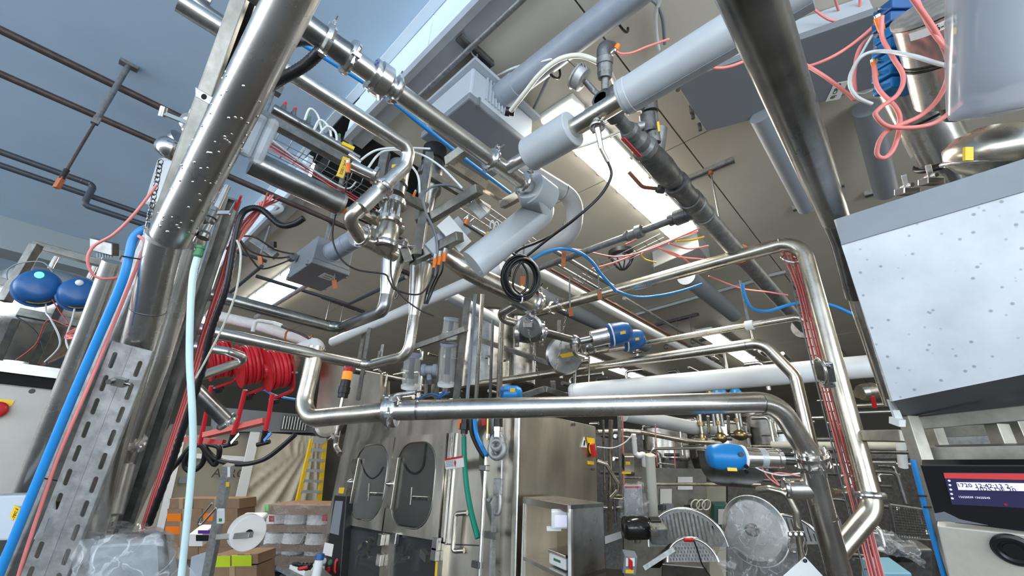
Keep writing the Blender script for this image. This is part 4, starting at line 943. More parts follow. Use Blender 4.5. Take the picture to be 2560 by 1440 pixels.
t.part('wye_fitting', B().slathe(q1+dX*.06, dX, [(0, r2*.85), (.03, r2*1.0), (.14, r2*1.08), (.22, r2*1.0), (.26, r2*.8)], 22), IRON)
t.part('side_port', B().tube([q1+dX*.12, q1+dX*.12+(P(1570, 330, 2.0)-P(1610, 385, 2.0))*.0+V((0, 0, .0))+U_*.16+R_*.02], r1*1.5, 16), GALVD)
x = .26
t.part('union', B().lathe(q1+dX*x, dX, [(0, r2*.85), (.03, r2*.85), (.032, r2*1.0), (.07, r2*1.0), (.072, r2*.8), (.1, r2*.8), (.102, r2*1.12), (.13, r2*1.15), (.16, r2*1.12), (.162, r2*.95), (.30, r2*.95), (.302, r2*1.08), (.34, r2*1.1), (.38, r2*1.0)], 26), IRON)
t.part('long_pipe', B().tube([q1+dX*(x+.3), q4], rad(52, q2)*.95, 24), GALVD)
tb = along(q1, 'X', 1725, 545)
t.part('branch_tee', B().lathe(tb-dX*.09, dX, [(0, r2*.95), (.01, r2*1.1), (.03, r2*1.1), (.032, r2), (.15, r2), (.152, r2*1.1), (.17, r2*1.1), (.18, r2*.95)], 24), GALVD)
br = along(tb, 'Y', 1345, 690)
t.part('branch_outlet', B().tube([tb, along(tb, 'Y', 1690, 548)], r2*.7, 18), IRON)
t.part('end_cap', B().tube([q4, q4+dX*.05], rad(56, q4), 20), IRON)
cpl = along(q1, 'X', 1838, 640)
t.part('rust_ring', B().lathe(cpl, dX, [(0, r3), (.004, r3*1.03), (.03, r3*1.03), (.034, r3)], 22), OBROWN)
t.done()
bx = along(tb, 'Y', 1345, 690); b0 = along(tb, 'Y', 1690, 548)
t = T('iron_pipe', 'slim iron pipe with red lever valve from the strip light to the cable coil', 'pipe'); rr = rad(19, b0)
t.part('tube', B().tube([b0, bx], rr, 16), GALVD)
t.part('union_nut', B().lathe(along(tb, 'Y', 1705, 545), (0, 1, 0), [(-.03, rr*2), (.04, rr*2.1), (.05, rr*1.5), (.08, rr*1.6)], 8), IRON)
vq = along(tb, 'Y', 1590, 588); t.part('valve_body', B().lathe(vq-V((0, .06, 0)), (0, 1, 0), [(0, rr*1.3), (.01, rr*1.9), (.05, rr*2.0), (.06, rr*1.4), (.1, rr*1.4), (.11, rr*1.8), (.14, rr*1.2)], 8), GALVD)
t.part('red_lever', B().beam(P(1562, 612, depth(vq)-.06), P(1590, 600, depth(vq)-.06), .01, .035, _f), RED, bev=.003)
t.done()
t = T('brass_lever', 'copper coloured lever hanging in front of the brightest strip light', 'valve lever')
dv = depth(q2)-.05
t.part('lever', B().tube(fillet(pts([(1572, 430, dv), (1606, 468, dv), (1645, 472, dv)]), .05, 4), .011, 10), mat('copper_lever', (.45, .2, .12), .35, .7)); t.part('hub', B().lathe(P(1640, 470, dv), R_*.9-U_*.3, [(0, .02), (.02, .026), (.05, .02)], 10), IRON); t.done()
t = T('relief_elbow', 'iron street elbow with an orange plug on top of the small tee', 'fitting')
p = pts([(1513, 225, 1.88), (1512, 185, 1.88), (1510, 140, 1.88), (1525, 122, 1.9), (1540, 135, 1.92)])
t.part('nipple', B().tube([p[0], p[1]], .018, 12), GALVD)
t.part('elbow', B().tube(fillet([p[1], P(1508, 118, 1.88), P(1528, 122, 1.93)], .04, 6), .032, 16), IRON)
t.part('collar', B().lathe(p[1]-U_*.02, U_, [(0, .03), (.03, .034), (.06, .034), (.062, .038), (.09, .038)], 10), GALVD)
t.part('sensor_stub', B().tube([P(1524, 135, 1.9), P(1536, 123, 1.9)], .009, 10), CHROME)
t.done()
plug('orange plug on the iron elbow beside the top of the thick sleeve', 1538, 124, 1546, 112, 1.9, .014)
cable('signal_cable', 'salmon cable leaving the orange plug on the iron elbow', [(1540, 124, 1.9), (1550, 134, 1.9), (1580, 132, 1.9), (1620, 116, 1.9), (1672, 98, 1.95)], 6, PINK)
t = T('pressure_gauge', 'round steel gauge with slots seen edge on beside the iron elbow', 'gauge')
g = P(1450, 195, 1.9); ga = (R_*.75-U_*.6+_f*-.2).normalized()
t.part('gauge_case', B().lathe(g-ga*.03, ga, [(0, .035), (.004, .058), (.012, .062), (.016, .055), (.05, .053), (.056, .03)], 28), GALV)
for k in range(4): t.part('slot', B().obox(g+U_*.03+R_*(.012*k-.018)-_f*.045, R_*.003, U_*.014+R_*-.004, _f*.003), IRON)
t.part('stem', B().tube(fillet([g+ga*.03, P(1485, 228, 1.9), P(1500, 240, 1.88)], .03, 5), .014, 12), GALVD); t.done()
# vertical iron riser with green plugs at right of cluster
t = T('iron_pipe', 'vertical iron riser with two green plug taps and a small yellow lever', 'pipe')
a, b_ = P(1620, 225, 2.15), P(1636, 358, 2.1); ax = (b_-a).normalized()
t.part('tube', B().tube([a-ax*.1, b_], .032, 16), GALVD)
for k, (y, s) in enumerate(((258, -1), (310, -1))):
    q = P(1622, y, 2.12); br_ = P(1590-k*2, y+10, 2.1)
    t.part('tee', B().tube([q-ax*.05, q+ax*.05], .042, 16), IRON)
    f = t.part('tap', B().tube([q, br_], .024, 10), GALV); t.part('green_plug', B().tube([br_, P(1578-k*2, y+14, 2.1)], .02, 8), GREENF, f)
t.part('yellow_lever', B().beam(P(1645, 305, 2.05), P(1648, 330, 2.05), .01, .016), YELLOW)
t.done()
for i, L in enumerate([[(1575, 272, 2.2), (1520, 305, 2.4), (1420, 340, 2.6), (1340, 345, 2.7)], [(1575, 318, 2.2), (1500, 350, 2.4), (1440, 370, 2.5), (1390, 380, 2.6)]]):
    cable('flexible_tube', ['upper yellowed strap tube crossing the strip light', 'lower yellowed strap tube crossing the strip light'][i], L, 7, MILK, cat='tube')
cable('signal_cable', 'fine black wire from the big terminal box up to the gauge', [(1400, 135, 2.6), (1428, 158, 2.4), (1442, 172, 2.1)], 2.5, BLACK, seg=5)
# big dark leaning pipe at right
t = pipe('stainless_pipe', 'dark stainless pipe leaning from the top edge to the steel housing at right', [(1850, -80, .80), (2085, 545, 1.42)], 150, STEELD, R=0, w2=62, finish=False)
t.done()
t = T('stainless_pipe', 'dark worn pipe continuing behind the steel housing at right', 'pipe'); t.part('tube', B().tube(pts([(2082, 535, 1.5), (2110, 600, 1.55), (2148, 740, 1.6)]), rad(62, P(2085, 545, 1.45)), 20), STEELD); t.done()
t = pipe('stainless_pipe', 'slim bright pipe hugging the left edge of the steel housing', [(2118, 660, 1.75), (2150, 775, 1.75), (2195, 905, 1.75), (2230, 1010, 1.75)], 34, STEELW, R=1)
# wide low enclosure above right
t = T('junction_box', 'long dark grey enclosure on the ceiling with a white label, upper right', 'junction box')
z0 = P(1900, 200, 2.7).z
A0, A1, A2, A3 = zp(1690, 200, z0), zp(1768, 325, z0), zp(2210, 250, z0), zp(2120, 20, z0)
def flat(t, name, q, h, m, bev=.006, lab=None): return t.part(name, B().loop(q, (0, 0, 1), h), m, bev=bev, label=lab)
flat(t, 'lid', [zp(1688, 205, z0), zp(1765, 330, z0), zp(2262, 200, z0), zp(2200, 30, z0)], .05, GBOX)
flat(t, 'body', [zp(1700, 205, z0)+V((0, 0, .05)), zp(1772, 318, z0)+V((0, 0, .05)), zp(2255, 200, z0)+V((0, 0, .05)), zp(2195, 45, z0)+V((0, 0, .05))], ZL-z0-.055, GBOXL)
for x, y in ((1700, 222), (1735, 278), (1738, 292), (1756, 322)): q = zp(x-6, y, z0); t.part('lid_screw', B().lathe(q, (0, 0, 1), [(-.015, .014), (.05, .014)], 10), IRON)
q = zp(2092, 228, z0); u = (zp(2106, 205, z0)-zp(2082, 255, z0)).normalized(); r_ = (zp(2110, 238, z0)-zp(2074, 224, z0)).normalized()
lb = t.part('white_label', B().obox(q-V((0, 0, .002)), u*.075, (r_-u*r_.dot(u)).normalized()*.04, V((0, 0, .001))), PAPER)
t.part('lettering', text('BJ CIP G', q-V((0, 0, .004))-(r_*.01), u, (-(r_-u*r_.dot(u))), .035), BLACK, lb)
for x, y, m_ in ((2117, 75, GPVC), (2040, 112, BLACK)): q = zp(x, y, z0+.15); t.part('gland', B().lathe(q, (P(x-4, y-30, depth(q))-P(x, y, depth(q))), [(0, .045), (.02, .045), (.022, .035), (.05, .035)], 12), m_)
t.done()
pipe('conduit_pipe', 'grey conduit dropping diagonally behind the dark leaning pipe', [(1900, 290, 2.9), (2018, 520, 3.4)], 48, GBOX, R=0)
pipe('conduit_pipe', 'dark grey conduit on the ceiling left of the clear-jacketed valve', [(2165, 270, 3.0), (2215, 480, 3.6)], 58, GBOX, R=0)
for i, (x, y, lab) in enumerate(((1775, 420, 'paint-splashed strut channel beside the iron pipe run holding a rod'), (1998, 514, 'strut channel stub at the foot of the grey diagonal conduit'), (2180, 478, 'strut channel stub left of the toggle latches'), (2098, 460, 'small strut stub right of the dark leaning pipe'))):
    q = zp(x, y, ZL); t = T('strut_channel', lab, 'strut'); L_ = (.2, .06, .06, .03)[i]; yy = V((0, 1, 0))
    t.part('channel', B().box((q.x-.03, q.y-L_, ZL-.04), (q.x+.03, q.y+L_, ZL)), GALV); t.part('slot_shadow', B().box((q.x-.012, q.y-L_-.001, ZL-.041), (q.x+.012, q.y+L_+.001, ZL-.02)), IRON)
    if i == 0: t.part('rod', B().tube([(q.x, q.y, ZL-.03), along(V((q.x, q.y, ZL-.04)), 'Z', 1800, 585)], .007, 8), GALVD); t.part('nut', B().lathe((q.x, q.y, ZL-.07), (0, 0, 1), [(0, .02), (.03, .02)], 6), OBROWN)
    t.done()
for i, L in enumerate([[(1755, 158, 2.0), (1790, 170, 2.0), (1830, 165, 2.0), (1900, 140, 2.0), (1960, 140, 2.0)],
    [(1985, 172, 2.2), (2040, 160, 2.2), (2110, 125, 2.2), (2190, 60, 2.1), (2240, -10, 2.0)],
    [(1990, 148, 2.0), (2060, 190, 1.9), (2120, 235, 1.9), (2138, 245, 1.9), (2136, 180, 1.9), (2150, 120, 1.95), (2180, 90, 2.0)],
    [(2205, 40, 1.7), (2205, 90, 1.7), (2230, 140, 1.65), (2258, 190, 1.6), (2245, 235, 1.6), (2200, 270, 1.6), (2190, 290, 1.6), (2230, 318, 1.6), (2330, 310, 1.6), (2405, 255, 1.55)],
    [(2185, 165, 1.75), (2195, 220, 1.7), (2240, 270, 1.65), (2250, 310, 1.65), (2235, 370, 1.65), (2210, 395, 1.65), (2192, 380, 1.65), (2215, 330, 1.62), (2300, 290, 1.6), (2350, 240, 1.55), (2372, 170, 1.5), (2345, 90, 1.45), (2270, -20, 1.4)],
    [(2285, -20, 1.45), (2320, 60, 1.45), (2360, 115, 1.45), (2415, 155, 1.45)],
    [(2025, 15, 2.4), (2070, 48, 2.4), (2110, 52, 2.4), (2145, 30, 2.4), (2150, -10, 2.4)],
    [(2085, -10, 2.5), (2100, 35, 2.5), (2117, 60, 2.5)]]):
    cable('signal_cable', ['salmon cable sagging out from under the thick sleeve into the dark leaning pipe', 'salmon cable rising from the dark pipe past the glands to the top edge', 'salmon cable zigzagging across the white label', 'salmon cable dropping from the orange connector and curling under the valve', 'longest salmon cable making a figure eight below the valve', 'salmon cable crossing the bright valve body from the top edge', 'faded salmon loop above the grey gland', 'short faded salmon cable entering the grey gland'][i], L, [8, 8, 9, 10, 10, 10, 6, 6][i], PINK)
cable('air_tube', 'pale hose crossing in front of the bright valve body', [(2180, 260, 1.8), (2140, 240, 1.8), (2125, 200, 1.8), (2150, 145, 1.75), (2200, 128, 1.7), (2280, 140, 1.55), (2350, 160, 1.5), (2420, 172, 1.45)], 9, MILKW)
cable('air_tube', 'thin grey hose looping beside the blue manifold block', [(2210, 210, 1.9), (2160, 235, 1.9), (2128, 225, 1.85), (2124, 190, 1.85), (2145, 150, 1.85), (2180, 90, 1.9), (2205, 70, 1.9)], 6, MILKW)
cable('power_cable', 'yellow cable stub entering the black gland on the long dark enclosure', [(1968, 75, 2.5), (2000, 98, 2.5), (2030, 108, 2.5)], 12, YCABLE)
plug('orange connector on the blue manifold block near the top edge', 2195, 45, 2205, 78, 1.75, .016)
plug('small orange connector hanging at the middle of the blue manifold block', 2182, 155, 2192, 190, 1.75, .009)
# clear jacketed valve and bright valve bodies
t = T('solenoid_block', 'row of blue solenoid modules beside the bright valve body', 'solenoid block')
for k in range(7):
    x, y = 2235+(-1)**k*2, 25+k*32; c_ = P(x+10, y, 1.85); t.part('module', B().obox(c_, R_*.075, U_*.024, _f*.05), BLUEB if k > 1 else BLUE, bev=.008)
    t.part('fitting', B().tube([c_-R_*.075, c_-R_*.1], .01, 8), CHROME)
t.done()
t = T('valve_actuator', 'bright stainless actuator with a white numbered band and black rings, upper right', 'valve')
a = P(2345, 20, 1.6); b_ = P(2395, 230, 1.72); ax = (b_-a).normalized(); rr = .135
L_ = (b_-a).length
t.part('shell', B().lathe(a, ax, [(0, rr*.9), (.006, rr), (L_*.45, rr), (L_*.46, rr*.97), (L_*.48, rr), (L_, rr), (L_+.01, rr*.7)], 40), STEEL)
t.part('top_band', B().lathe(a-ax*.02, ax, [(0, rr*.8), (.004, rr*1.03), (.02, rr*1.03), (.024, rr*.9)], 40), GALV)
for f in (.46, .5): t.part('black_ring', B().ring(a+ax*L_*f, ax, rr*1.0, .006, 36, 8), BLACK)
v = (CAM-a); v = (v-ax*v.dot(ax)).normalized(); s = ax.cross(v).normalized(); b = B(); n = 10
for i in range(n):
    a0 = -.7+1.4*i/n; a1 = a0+1.4/n; b.loop([a+ax*hh+(v*math.cos(an)+s*math.sin(an))*rr*1.008 for an, hh in ((a0, .015), (a1, .015), (a1, .045), (a0, .045))], v, .001)
lb = t.part('white_band', b, PAPER)
q = a+ax*.03+v*(rr*1.012+.002); sgn = 1 if s.dot(R_) > 0 else -1
t.part('lettering', text('16-04', q, s*sgn, -ax, .03), BLACK, lb)
q = P(2400, 75, 1.5); t.part('yellow_tag', B().obox(q, R_*.025+U_*.005, U_*.012, _f*.003), YELLOW)
t.part('under_flange', B().lathe(b_, ax, [(0, rr*.8), (.01, rr*.85), (.04, rr*.5), (.1, rr*.45)], 30), BLACK)
t.done()
t = T('valve_actuator', 'second bright stainless actuator behind and below, leaning to the right', 'valve')
a = P(2280, 230, 1.95); b_ = P(2362, 395, 2.0); ax = (b_-a).normalized(); rr = .105; L_ = (b_-a).length
t.part('shell', B().lathe(a-ax*.12, ax, [(0, rr*.9), (.006, rr), (L_+.1, rr), (L_+.12, rr*.8)], 36), STEEL)
t.part('black_ring', B().ring(a+ax*L_*.35, ax, rr, .006, 32, 8), BLACK); t.part('black_ring', B().ring(b_, ax, rr*1.02, .012, 32, 8), BLACK)
t.part('spindle', B().tube([b_, b_+ax*.12], .02, 10), STEELD); t.part('lower_yoke', B().lathe(b_+ax*.02, ax, [(0, .06), (.03, .06), (.035, .035), (.1, .035)], 16), STEELD); t.done()
t = T('valve_actuator', 'valve under a clear-lavender plastic cover at the upper right corner', 'valve')
a = P(2500, -60, 1.15); b_ = P(2480, 290, 1.22); ax = (b_-a).normalized(); rr = .095
t.part('clear_cover', B().slathe(a, ax, [(0, rr*1.12), ((b_-a).length*.5, rr*1.08), ((b_-a).length*.92, rr*1.0), ((b_-a).length*.98, rr*.93), ((b_-a).length, rr*.6), ((b_-a).length+.002, 0)], 40), mat('milky_clear_cover', (.50, .53, .60), .15, alpha=.5))
t.part('inner_actuator', B().slathe(a, ax, [(0, rr*.85), ((b_-a).length*.72, rr*.8), ((b_-a).length*.8, rr*.6), ((b_-a).length*.82, 0)], 32), GBOX)
t.done()
t = T('valve_globe', 'gold tinted stainless globe body under the clear-covered valve', 'valve')
c_ = P(2500, 375, 1.32); t.part('globe', B().slathe(c_-U_*.09, U_-_f*.2, [(0, .04), (.02, .10), (.05, .135), (.09, .145), (.13, .12), (.16, .07)], 36), STEELW)
t.part('groove_ring', B().ring(c_-U_*.04, U_-_f*.2, .13, .008, 36, 8), STEEL)
t.part('yellow_label', B().obox(P(2420, 385, 1.24), R_*.012, U_*.02, _f*.004), YELLOW); t.done()
for i, (x, y) in enumerate(((2268, 465), (2328, 440))):
    t = T('toggle_latch', ['left toggle latch on top of the steel housing', 'right toggle latch on top of the steel housing, lever raised'][i], 'latch')
    c_ = P(x, y, 1.5); t.part('base', B().obox(c_-U_*.02, R_*.03, U_*.012, _f*.02), CHROME, bev=.003); t.part('lever', B().beam(c_-U_*.01, c_+U_*.04-R_*.012, .016, .01), CHROME, bev=.002); t.part('pivot', B().tube([c_-_f*.02, c_+_f*.02], .008, 8), CHROME); t.done()
# steel housing (right)
t = T('steel_housing', 'large speckled steel hood hanging at the right edge', 'hood')
c1, c2, c3, c4 = P(2092, 555, 1.35), P(2640, 340, 1.05), P(2640, 920, 1.0), P(2232, 1000, 1.28)
spk = mat('speckled_hood_steel', (.66, .70, .73), .42, .35, noise=.5, nscale=5, rvar=.12, bump=.05, bscale=14, col2=(.54, .585, .62))
# spots of dirt on the sheet
nt = spk.node_tree; vo = nt.nodes.new('ShaderNodeTexVoronoi'); vo.inputs['Scale'].default_value = 32; tcn = nt.nodes.new('ShaderNodeTexCoord'); nt.links.new(tcn.outputs['Object'], vo.inputs['Vector'])
rmp = nt.nodes.new('ShaderNodeValToRGB'); rmp.color_ramp.elements[0].position = .09; rmp.color_ramp.elements[1].position = .17; rmp.color_ramp.elements[0].color = (.32, .36, .42, 1); rmp.color_ramp.elements[1].color = (1, 1, 1, 1)
nt.links.new(vo.outputs['Distance'], rmp.inputs['Fac']); mx = nt.nodes.new('ShaderNodeMixRGB'); mx.blend_type = 'MULTIPLY'; mx.inputs['Fac'].default_value = .7
pb = nt.nodes['Principled BSDF']; src = pb.inputs['Base Color'].links[0].from_socket; nt.links.new(src, mx.inputs['Color1']); nt.links.new(rmp.outputs['Color'], mx.inputs['Color2']); nt.links.new(mx.outputs['Color'], pb.inputs['Base Color'])
SPECK = spk
nrm = (c2-c1).cross(c4-c1).normalized(); nrm = nrm if nrm.dot(_f) > 0 else -nrm
h1, h2, h3 = P(2092, 548, 1.35), P(2640, 372, 1.06), P(2232, 1003, 1.285); nrm = (h2-h1).cross(h3-h1).normalized(); nrm = nrm if nrm.dot(_f) > 0 else -nrm
def hp_(x, y, o=0.0): return onplane(x, y, h1, nrm, o)
c3 = hp_(2640, 920); c4 = hp_(2232, 1003)
t.part('front_sheet', B().loop([hp_(2103, 612), hp_(2640, 455), c3, c4], nrm, .02), spk)
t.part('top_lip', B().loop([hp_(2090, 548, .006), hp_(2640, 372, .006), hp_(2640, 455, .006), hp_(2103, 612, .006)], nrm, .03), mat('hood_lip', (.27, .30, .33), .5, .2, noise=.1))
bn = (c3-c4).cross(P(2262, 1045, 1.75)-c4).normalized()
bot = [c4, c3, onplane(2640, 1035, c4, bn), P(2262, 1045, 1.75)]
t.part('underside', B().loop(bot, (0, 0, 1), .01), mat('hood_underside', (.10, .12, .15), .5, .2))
t.part('left_edge', B().loop([P(2090, 548, 1.355), P(2232, 1003, 1.285), P(2262, 1047, 1.82), P(2125, 540, 1.9)], (0, 1, 0), .006), GALV)
t.done()
# ================================================================ FRONT LOOPS, RIGHT OF CENTRE
# front horizontal line, elbow, valve cluster and main riser
fp = pts([(792, 868, 2.45), (776, 1052, 'Z')])
L = [fp[0], fp[1], P(815, 1064, 2.32), P(960, 1022, 2.06), P(1010, 1024, 2.02), P(1935, 1008, 1.98), P(2016, 1085, 1.97), P(2036, 1140, 1.97), P(2062, 1240, 1.97), P(2112, 1470, 1.95)]
rf = rad(50, L[4])
t = T('stainless_pipe', 'front stainless line crossing the whole middle and turning down at right', 'pipe')
q1 = fillet([L[0], L[1], P(990, 1026, 2.05)], rf*2.6)
t.part('tube', B().tube(q1, rf*.95, 26), STEELW)
add_clamp(t, P(812, 1063, 2.31), P(900, 1040, 2.1)-P(812, 1063, 2.31), rf*.95, 4)
q2 = fillet([P(985, 1026, 2.05), P(1940, 1005, 1.98), P(2033, 1150, 1.97)], rf*3.2, 12)
t.part('tube', B().tube(q2, rf, 28), STEEL)
add_clamp(t, P(968, 1026, 2.06), R_, rf*1.02, 8); add_clamp(t, P(985, 1026, 2.05), R_, rf*1.15, 2)
for f in (P(1042, 1024, 2.03), P(1902, 1008, 1.98)): t.part('weld_seam', B().lathe(f, R_-_f*.02, [(0, rf), (.001, rf*1.012), (.004, rf*1.012), (.005, rf)], 28), STEELD)
t.done()
t = T('valve_lever', 'grey lever handle standing above the clamp of the front line', 'lever')
t.part('handle', B().tube(smooth(pts([(985, 1000, 2.0), (990, 988, 2.0), (1012, 984, 2.0), (1038, 980, 2.0)])), .009, 10), GALV); t.part('hub', B().lathe(P(985, 1010, 2.02), U_, [(0, .025), (.02, .03), (.04, .015)], 16), CHROME); t.done()
t = T('stainless_pipe', 'main stainless riser at right with a side stub and a wide lower branch', 'pipe')
a = P(2030, 1172, 1.97); b_ = P(2110, 1480, 1.95); rm = rf*1.08
t.part('tube', B().tube([P(2024, 1150, 1.97), P(2062, 1300, 1.97), b_], rm, 28), STEEL)
st0 = P(2045, 1222, 1.97); st1 = P(1968, 1222, 2.0)
t.part('side_stub', B().tube([st0, st1], rm*.85, 24), STEEL)
add_clamp(t, P(1966, 1220, 2.0), st1-st0, rm*.6, 3)
t.part('weld_seam', B().lathe(P(2062, 1290, 1.97), b_-a, [(0, rm), (.001, rm*1.012), (.004, rm*1.012), (.005, rm)], 28), STEELD)
t.done()
# valve flange cluster on the riser
t = T('butterfly_valve', 'double flanged valve on the main riser with a bright blue head to its left', 'valve')
c = P(2030, 1150, 1.97); ax = (P(2038, 1180, 1.97)-P(2024, 1120, 1.97)).normalized()
for k, o in enumerate((-.035, .012)):
    t.part('flange', B().lathe(c+ax*o, ax, [(0, rf*1.2), (.004, rf*1.62), (.018, rf*1.62), (.022, rf*1.2)], 30), CHROME)
for k in range(8):
    an = k*PI/4; N = ax.orthogonal().normalized(); bb = ax.cross(N); d = (N*math.cos(an)+bb*math.sin(an))*rf*1.45
    t.part('flange_bolt', B().lathe(c+d-ax*.05, ax, [(0, .008), (.1, .008)], 6), CHROME)
st = P(1985, 1148, 1.97); yk = P(1950, 1146, 1.97)
t.part('stem', B().tube([st, yk], .016, 12), STEELD)
for o in (-.022, .022): t.part('yoke', B().tube([st+ax*o, yk+ax*o], .007, 8), BLACK)
cy0, cy1 = P(1952, 1146, 1.97), P(1855, 1143, 1.97); axc = (cy1-cy0).normalized(); rc = rad(46, cy0); Lc = (cy1-cy0).length
t.part('stainless_cylinder', B().lathe(cy0, axc, [(0, rc*.9), (.004, rc), (.02, rc), (.022, rc*.96), (.03, rc), (Lc-.02, rc), (Lc-.018, rc*1.12), (Lc, rc*1.12)], 32), CHROME)
t.part('silver_band', B().lathe(cy0+axc*Lc*.42, axc, [(0, rc), (.0005, rc*1.01), (.03, rc*1.01), (.0305, rc)], 32), ALU)
t.part('gasket_ring', B().lathe(cy1-axc*.01, axc, [(0, rc*1.1), (.004, rc*1.25), (.014, rc*1.25), (.018, rc*1.1)], 32), WHITE)
rb = rc*1.28
hd = t.part('blue_head', B().slathe(cy1+axc*.008, axc, [(0, rb*.95), (.01, rb), (.05, rb*1.08), (.10, rb*1.06), (.135, rb*.92), (.15, rb*.7), (.155, 0)], 28), BLUEB)
v = -_f
t.part('yellow_label', B().obox(cy1+axc*.075+v*rb*.93-U_*rb*.62, axc*.022, U_*.008+_f*.004, _f*.002), YELLOW, hd)
t.part('black_cap', B().tube([cy1+axc*.03+v*rb*.75+U_*rb*.5, cy1+axc*.035+v*rb*1.05+U_*rb*.65], .011, 12), BLACK, hd)
for k in (-1, 1): t.part('port', B().lathe(cy1+axc*.012+v*rb*.92-U_*(.03+.012*k), v-U_*.3, [(0, .009), (.012, .009)], 12), BLACK, hd)
t.done()
cable('signal_cable', 'salmon cables dangling between the blue headed valve and the side stub', [(1905, 1170, 1.95), (1918, 1190, 1.95), (1935, 1205, 1.95), (1948, 1212, 1.95), (1930, 1188, 1.95), (1950, 1182, 1.95), (2000, 1190, 1.93)], 3.5, PINK)
cable('air_tube', 'white air tube curling under the blue headed valve', [(1888, 1168, 1.95), (1915, 1180, 1.95), (1955, 1188, 1.95), (2000, 1183, 1.93)], 4, MILKW)
# looping riser to the right with lower branch
V0 = pts([(2075, 1402, 1.98), (2185, 1272, 2.05)]); V2 = along(V0[1], 'Z', 1992, 600); V3 = along(V2, 'Y', 1345, 806)
rv = rad(50, V0[1])*.94
t = T('stainless_pipe', 'tall stainless riser with a square top bend, running left above the blue capped valves', 'pipe')
t.part('tube', B().tube(fillet([V0[0], V0[1], V2, V3], rv*3, 10), rv, 26), STEELW)
cb = P(2178, 1238, depth(V0[1])); zz = V((0, 0, 1))
add_clamp(t, along(V0[1], 'Z', 2178, 1238), zz, rv*1.0, 6)
qx = along(V2, 'Y', 1413, 783); add_clamp(t, qx, (0, 1, 0), rv, 5); add_clamp(t, along(V2, 'Y', 1385, 792), (0, 1, 0), rv*.95, 15)
t.part('weld_seam', B().lathe(along(V2, 'Y', 1955, 618), (0, 1, 0), [(0, rv), (.001, rv*1.015), (.004, rv*1.015), (.005, rv)], 26), STEELD)
t.done()
W0 = pts([(2082, 1232, 2.25), (2128, 1232, 2.25)]); W2 = along(W0[1], 'Z', 2042, 785); W3 = along(W2, 'Y', 1460, 893)
t = T('stainless_pipe', 'slim stainless line with two bends between the tall riser and the blue hose', 'pipe'); rw = .5*21*2.3/FO
t.part('tube', B().tube(fillet([W0[0], W0[1], W2, W3], rw*3), rw, 20), STEELW)
add_clamp(t, along(W0[1], 'Z', 2118, 1190), zz, rw, 3); add_clamp(t, along(W2, 'Y', 1470, 892), (0, 1, 0), rw*1.05, 4); t.done()
X0 = P(2048, 1200, 2.3); X1 = along(X0, 'Z', 2006, 940); X2 = P(1905, 856, depth(X1)+.12); X3 = along(X2, 'Y', 1195, 972)
rx = .5*30*2.4/FO
t = T('stainless_pipe', 'long stainless line bending down at forty five degrees behind the front elbow', 'pipe')
t.part('tube', B().tube(fillet([X0, X1, X2, X3], rx*3), rx, 24), STEELW); t.part('weld_seam', B().lathe(along(X2, 'Y', 1868, 862), (0, 1, 0), [(0, rx), (.001, rx*1.02), (.005, rx*1.02), (.006, rx)], 24), STEELD); t.done()
t = T('pipe_clip', 'white nylon pipe clip with a rod on the slim stainless line', 'clip'); q = along(W2, 'Y', 1872, 812)
t.part('clip', B().lathe(q-V((0, .03, 0)), (0, 1, 0), [(0, rw*1.1), (.003, rw*1.45), (.05, rw*1.45), (.053, rw*1.1)], 18), WHITE); t.part('rod', B().tube([q, along(q, 'Z', 1858, 700)], .009, 8), GALVD); t.done()
# long rounded white pipe
a = P(1436, 982, 3.3); b_ = P(2255, 908, 2.7)
t = sleeve('long thick white pipe with a rounded end lying above the front stainless line', a, b_, rad(46, a), m=WHITE, seam=False)
ax = (b_-a).normalized(); t.part('rounded_end', B().slathe(a, -ax, [(0, rad(46, a)), (.02, rad(44, a)), (.04, rad(34, a)), (.05, 0)], 28), WHITE); t.done()
t = T('pipe_bracket', 'bolted stainless pipe bracket where the white pipe meets the tall riser', 'bracket')
q = P(2062, 928, 2.12); t.part('clamp_body', B().obox(q, R_*.03, U_*.05-R_*.01, _f*.03), STEELD, bev=.006); t.part('plate', B().obox(q-U_*.065+R_*.012, R_*.022, U_*.02, _f*.012), CHROME, bev=.003); t.part('strap', B().ring(q-R_*.02, (b_-a), .065, .008, 20, 6), CHROME)
for d in (U_*.03, -U_*.065+R_*.012): t.part('bolt', B().tube([q+d-_f*.03, q+d-_f*.045], .009, 8), CHROME)
t.done()
# small looped pipe with clamp near bottom right
t = pipe('stainless_pipe', 'small stainless gooseneck pipe dropping below the side stub', [(1895, 1226, 2.1), (1925, 1222, 2.05), (1965, 1232, 2.0), (1990, 1280, 1.97), (2005, 1390, 1.95), (2012, 1480, 1.93)], 17, STEELW, R=2.2, finish=False)
t.done()
t = T('pipe_bracket', 'two-bolt pipe bracket with a dangling carabiner on the small gooseneck', 'bracket')
for k, x in enumerate((1976, 1990, 2004)): t.part('plate', B().obox(P(x, 1335, 1.93), R_*.011, U_*.013, _f*.004), CHROME, bev=.002); t.part('bolt', B().tube([P(x, 1335, 1.925), P(x, 1335, 1.91)], .006, 8), CHROME)
t.part('hook', B().tube(smooth(pts([(1975, 1348, 1.92), (1972, 1362, 1.92), (1978, 1378, 1.92), (1988, 1380, 1.92)])), .005, 8), CHROME)
t.part('carabiner', B().tube(smooth(pts([(2012, 1350, 1.92), (2018, 1370, 1.92), (2013, 1390, 1.92), (2008, 1370, 1.92), (2012, 1350, 1.92)])), .003, 6), CHROME); t.done()
t = T('paper_tag', 'tilted white card hanging at the bottom right of centre', 'tag')
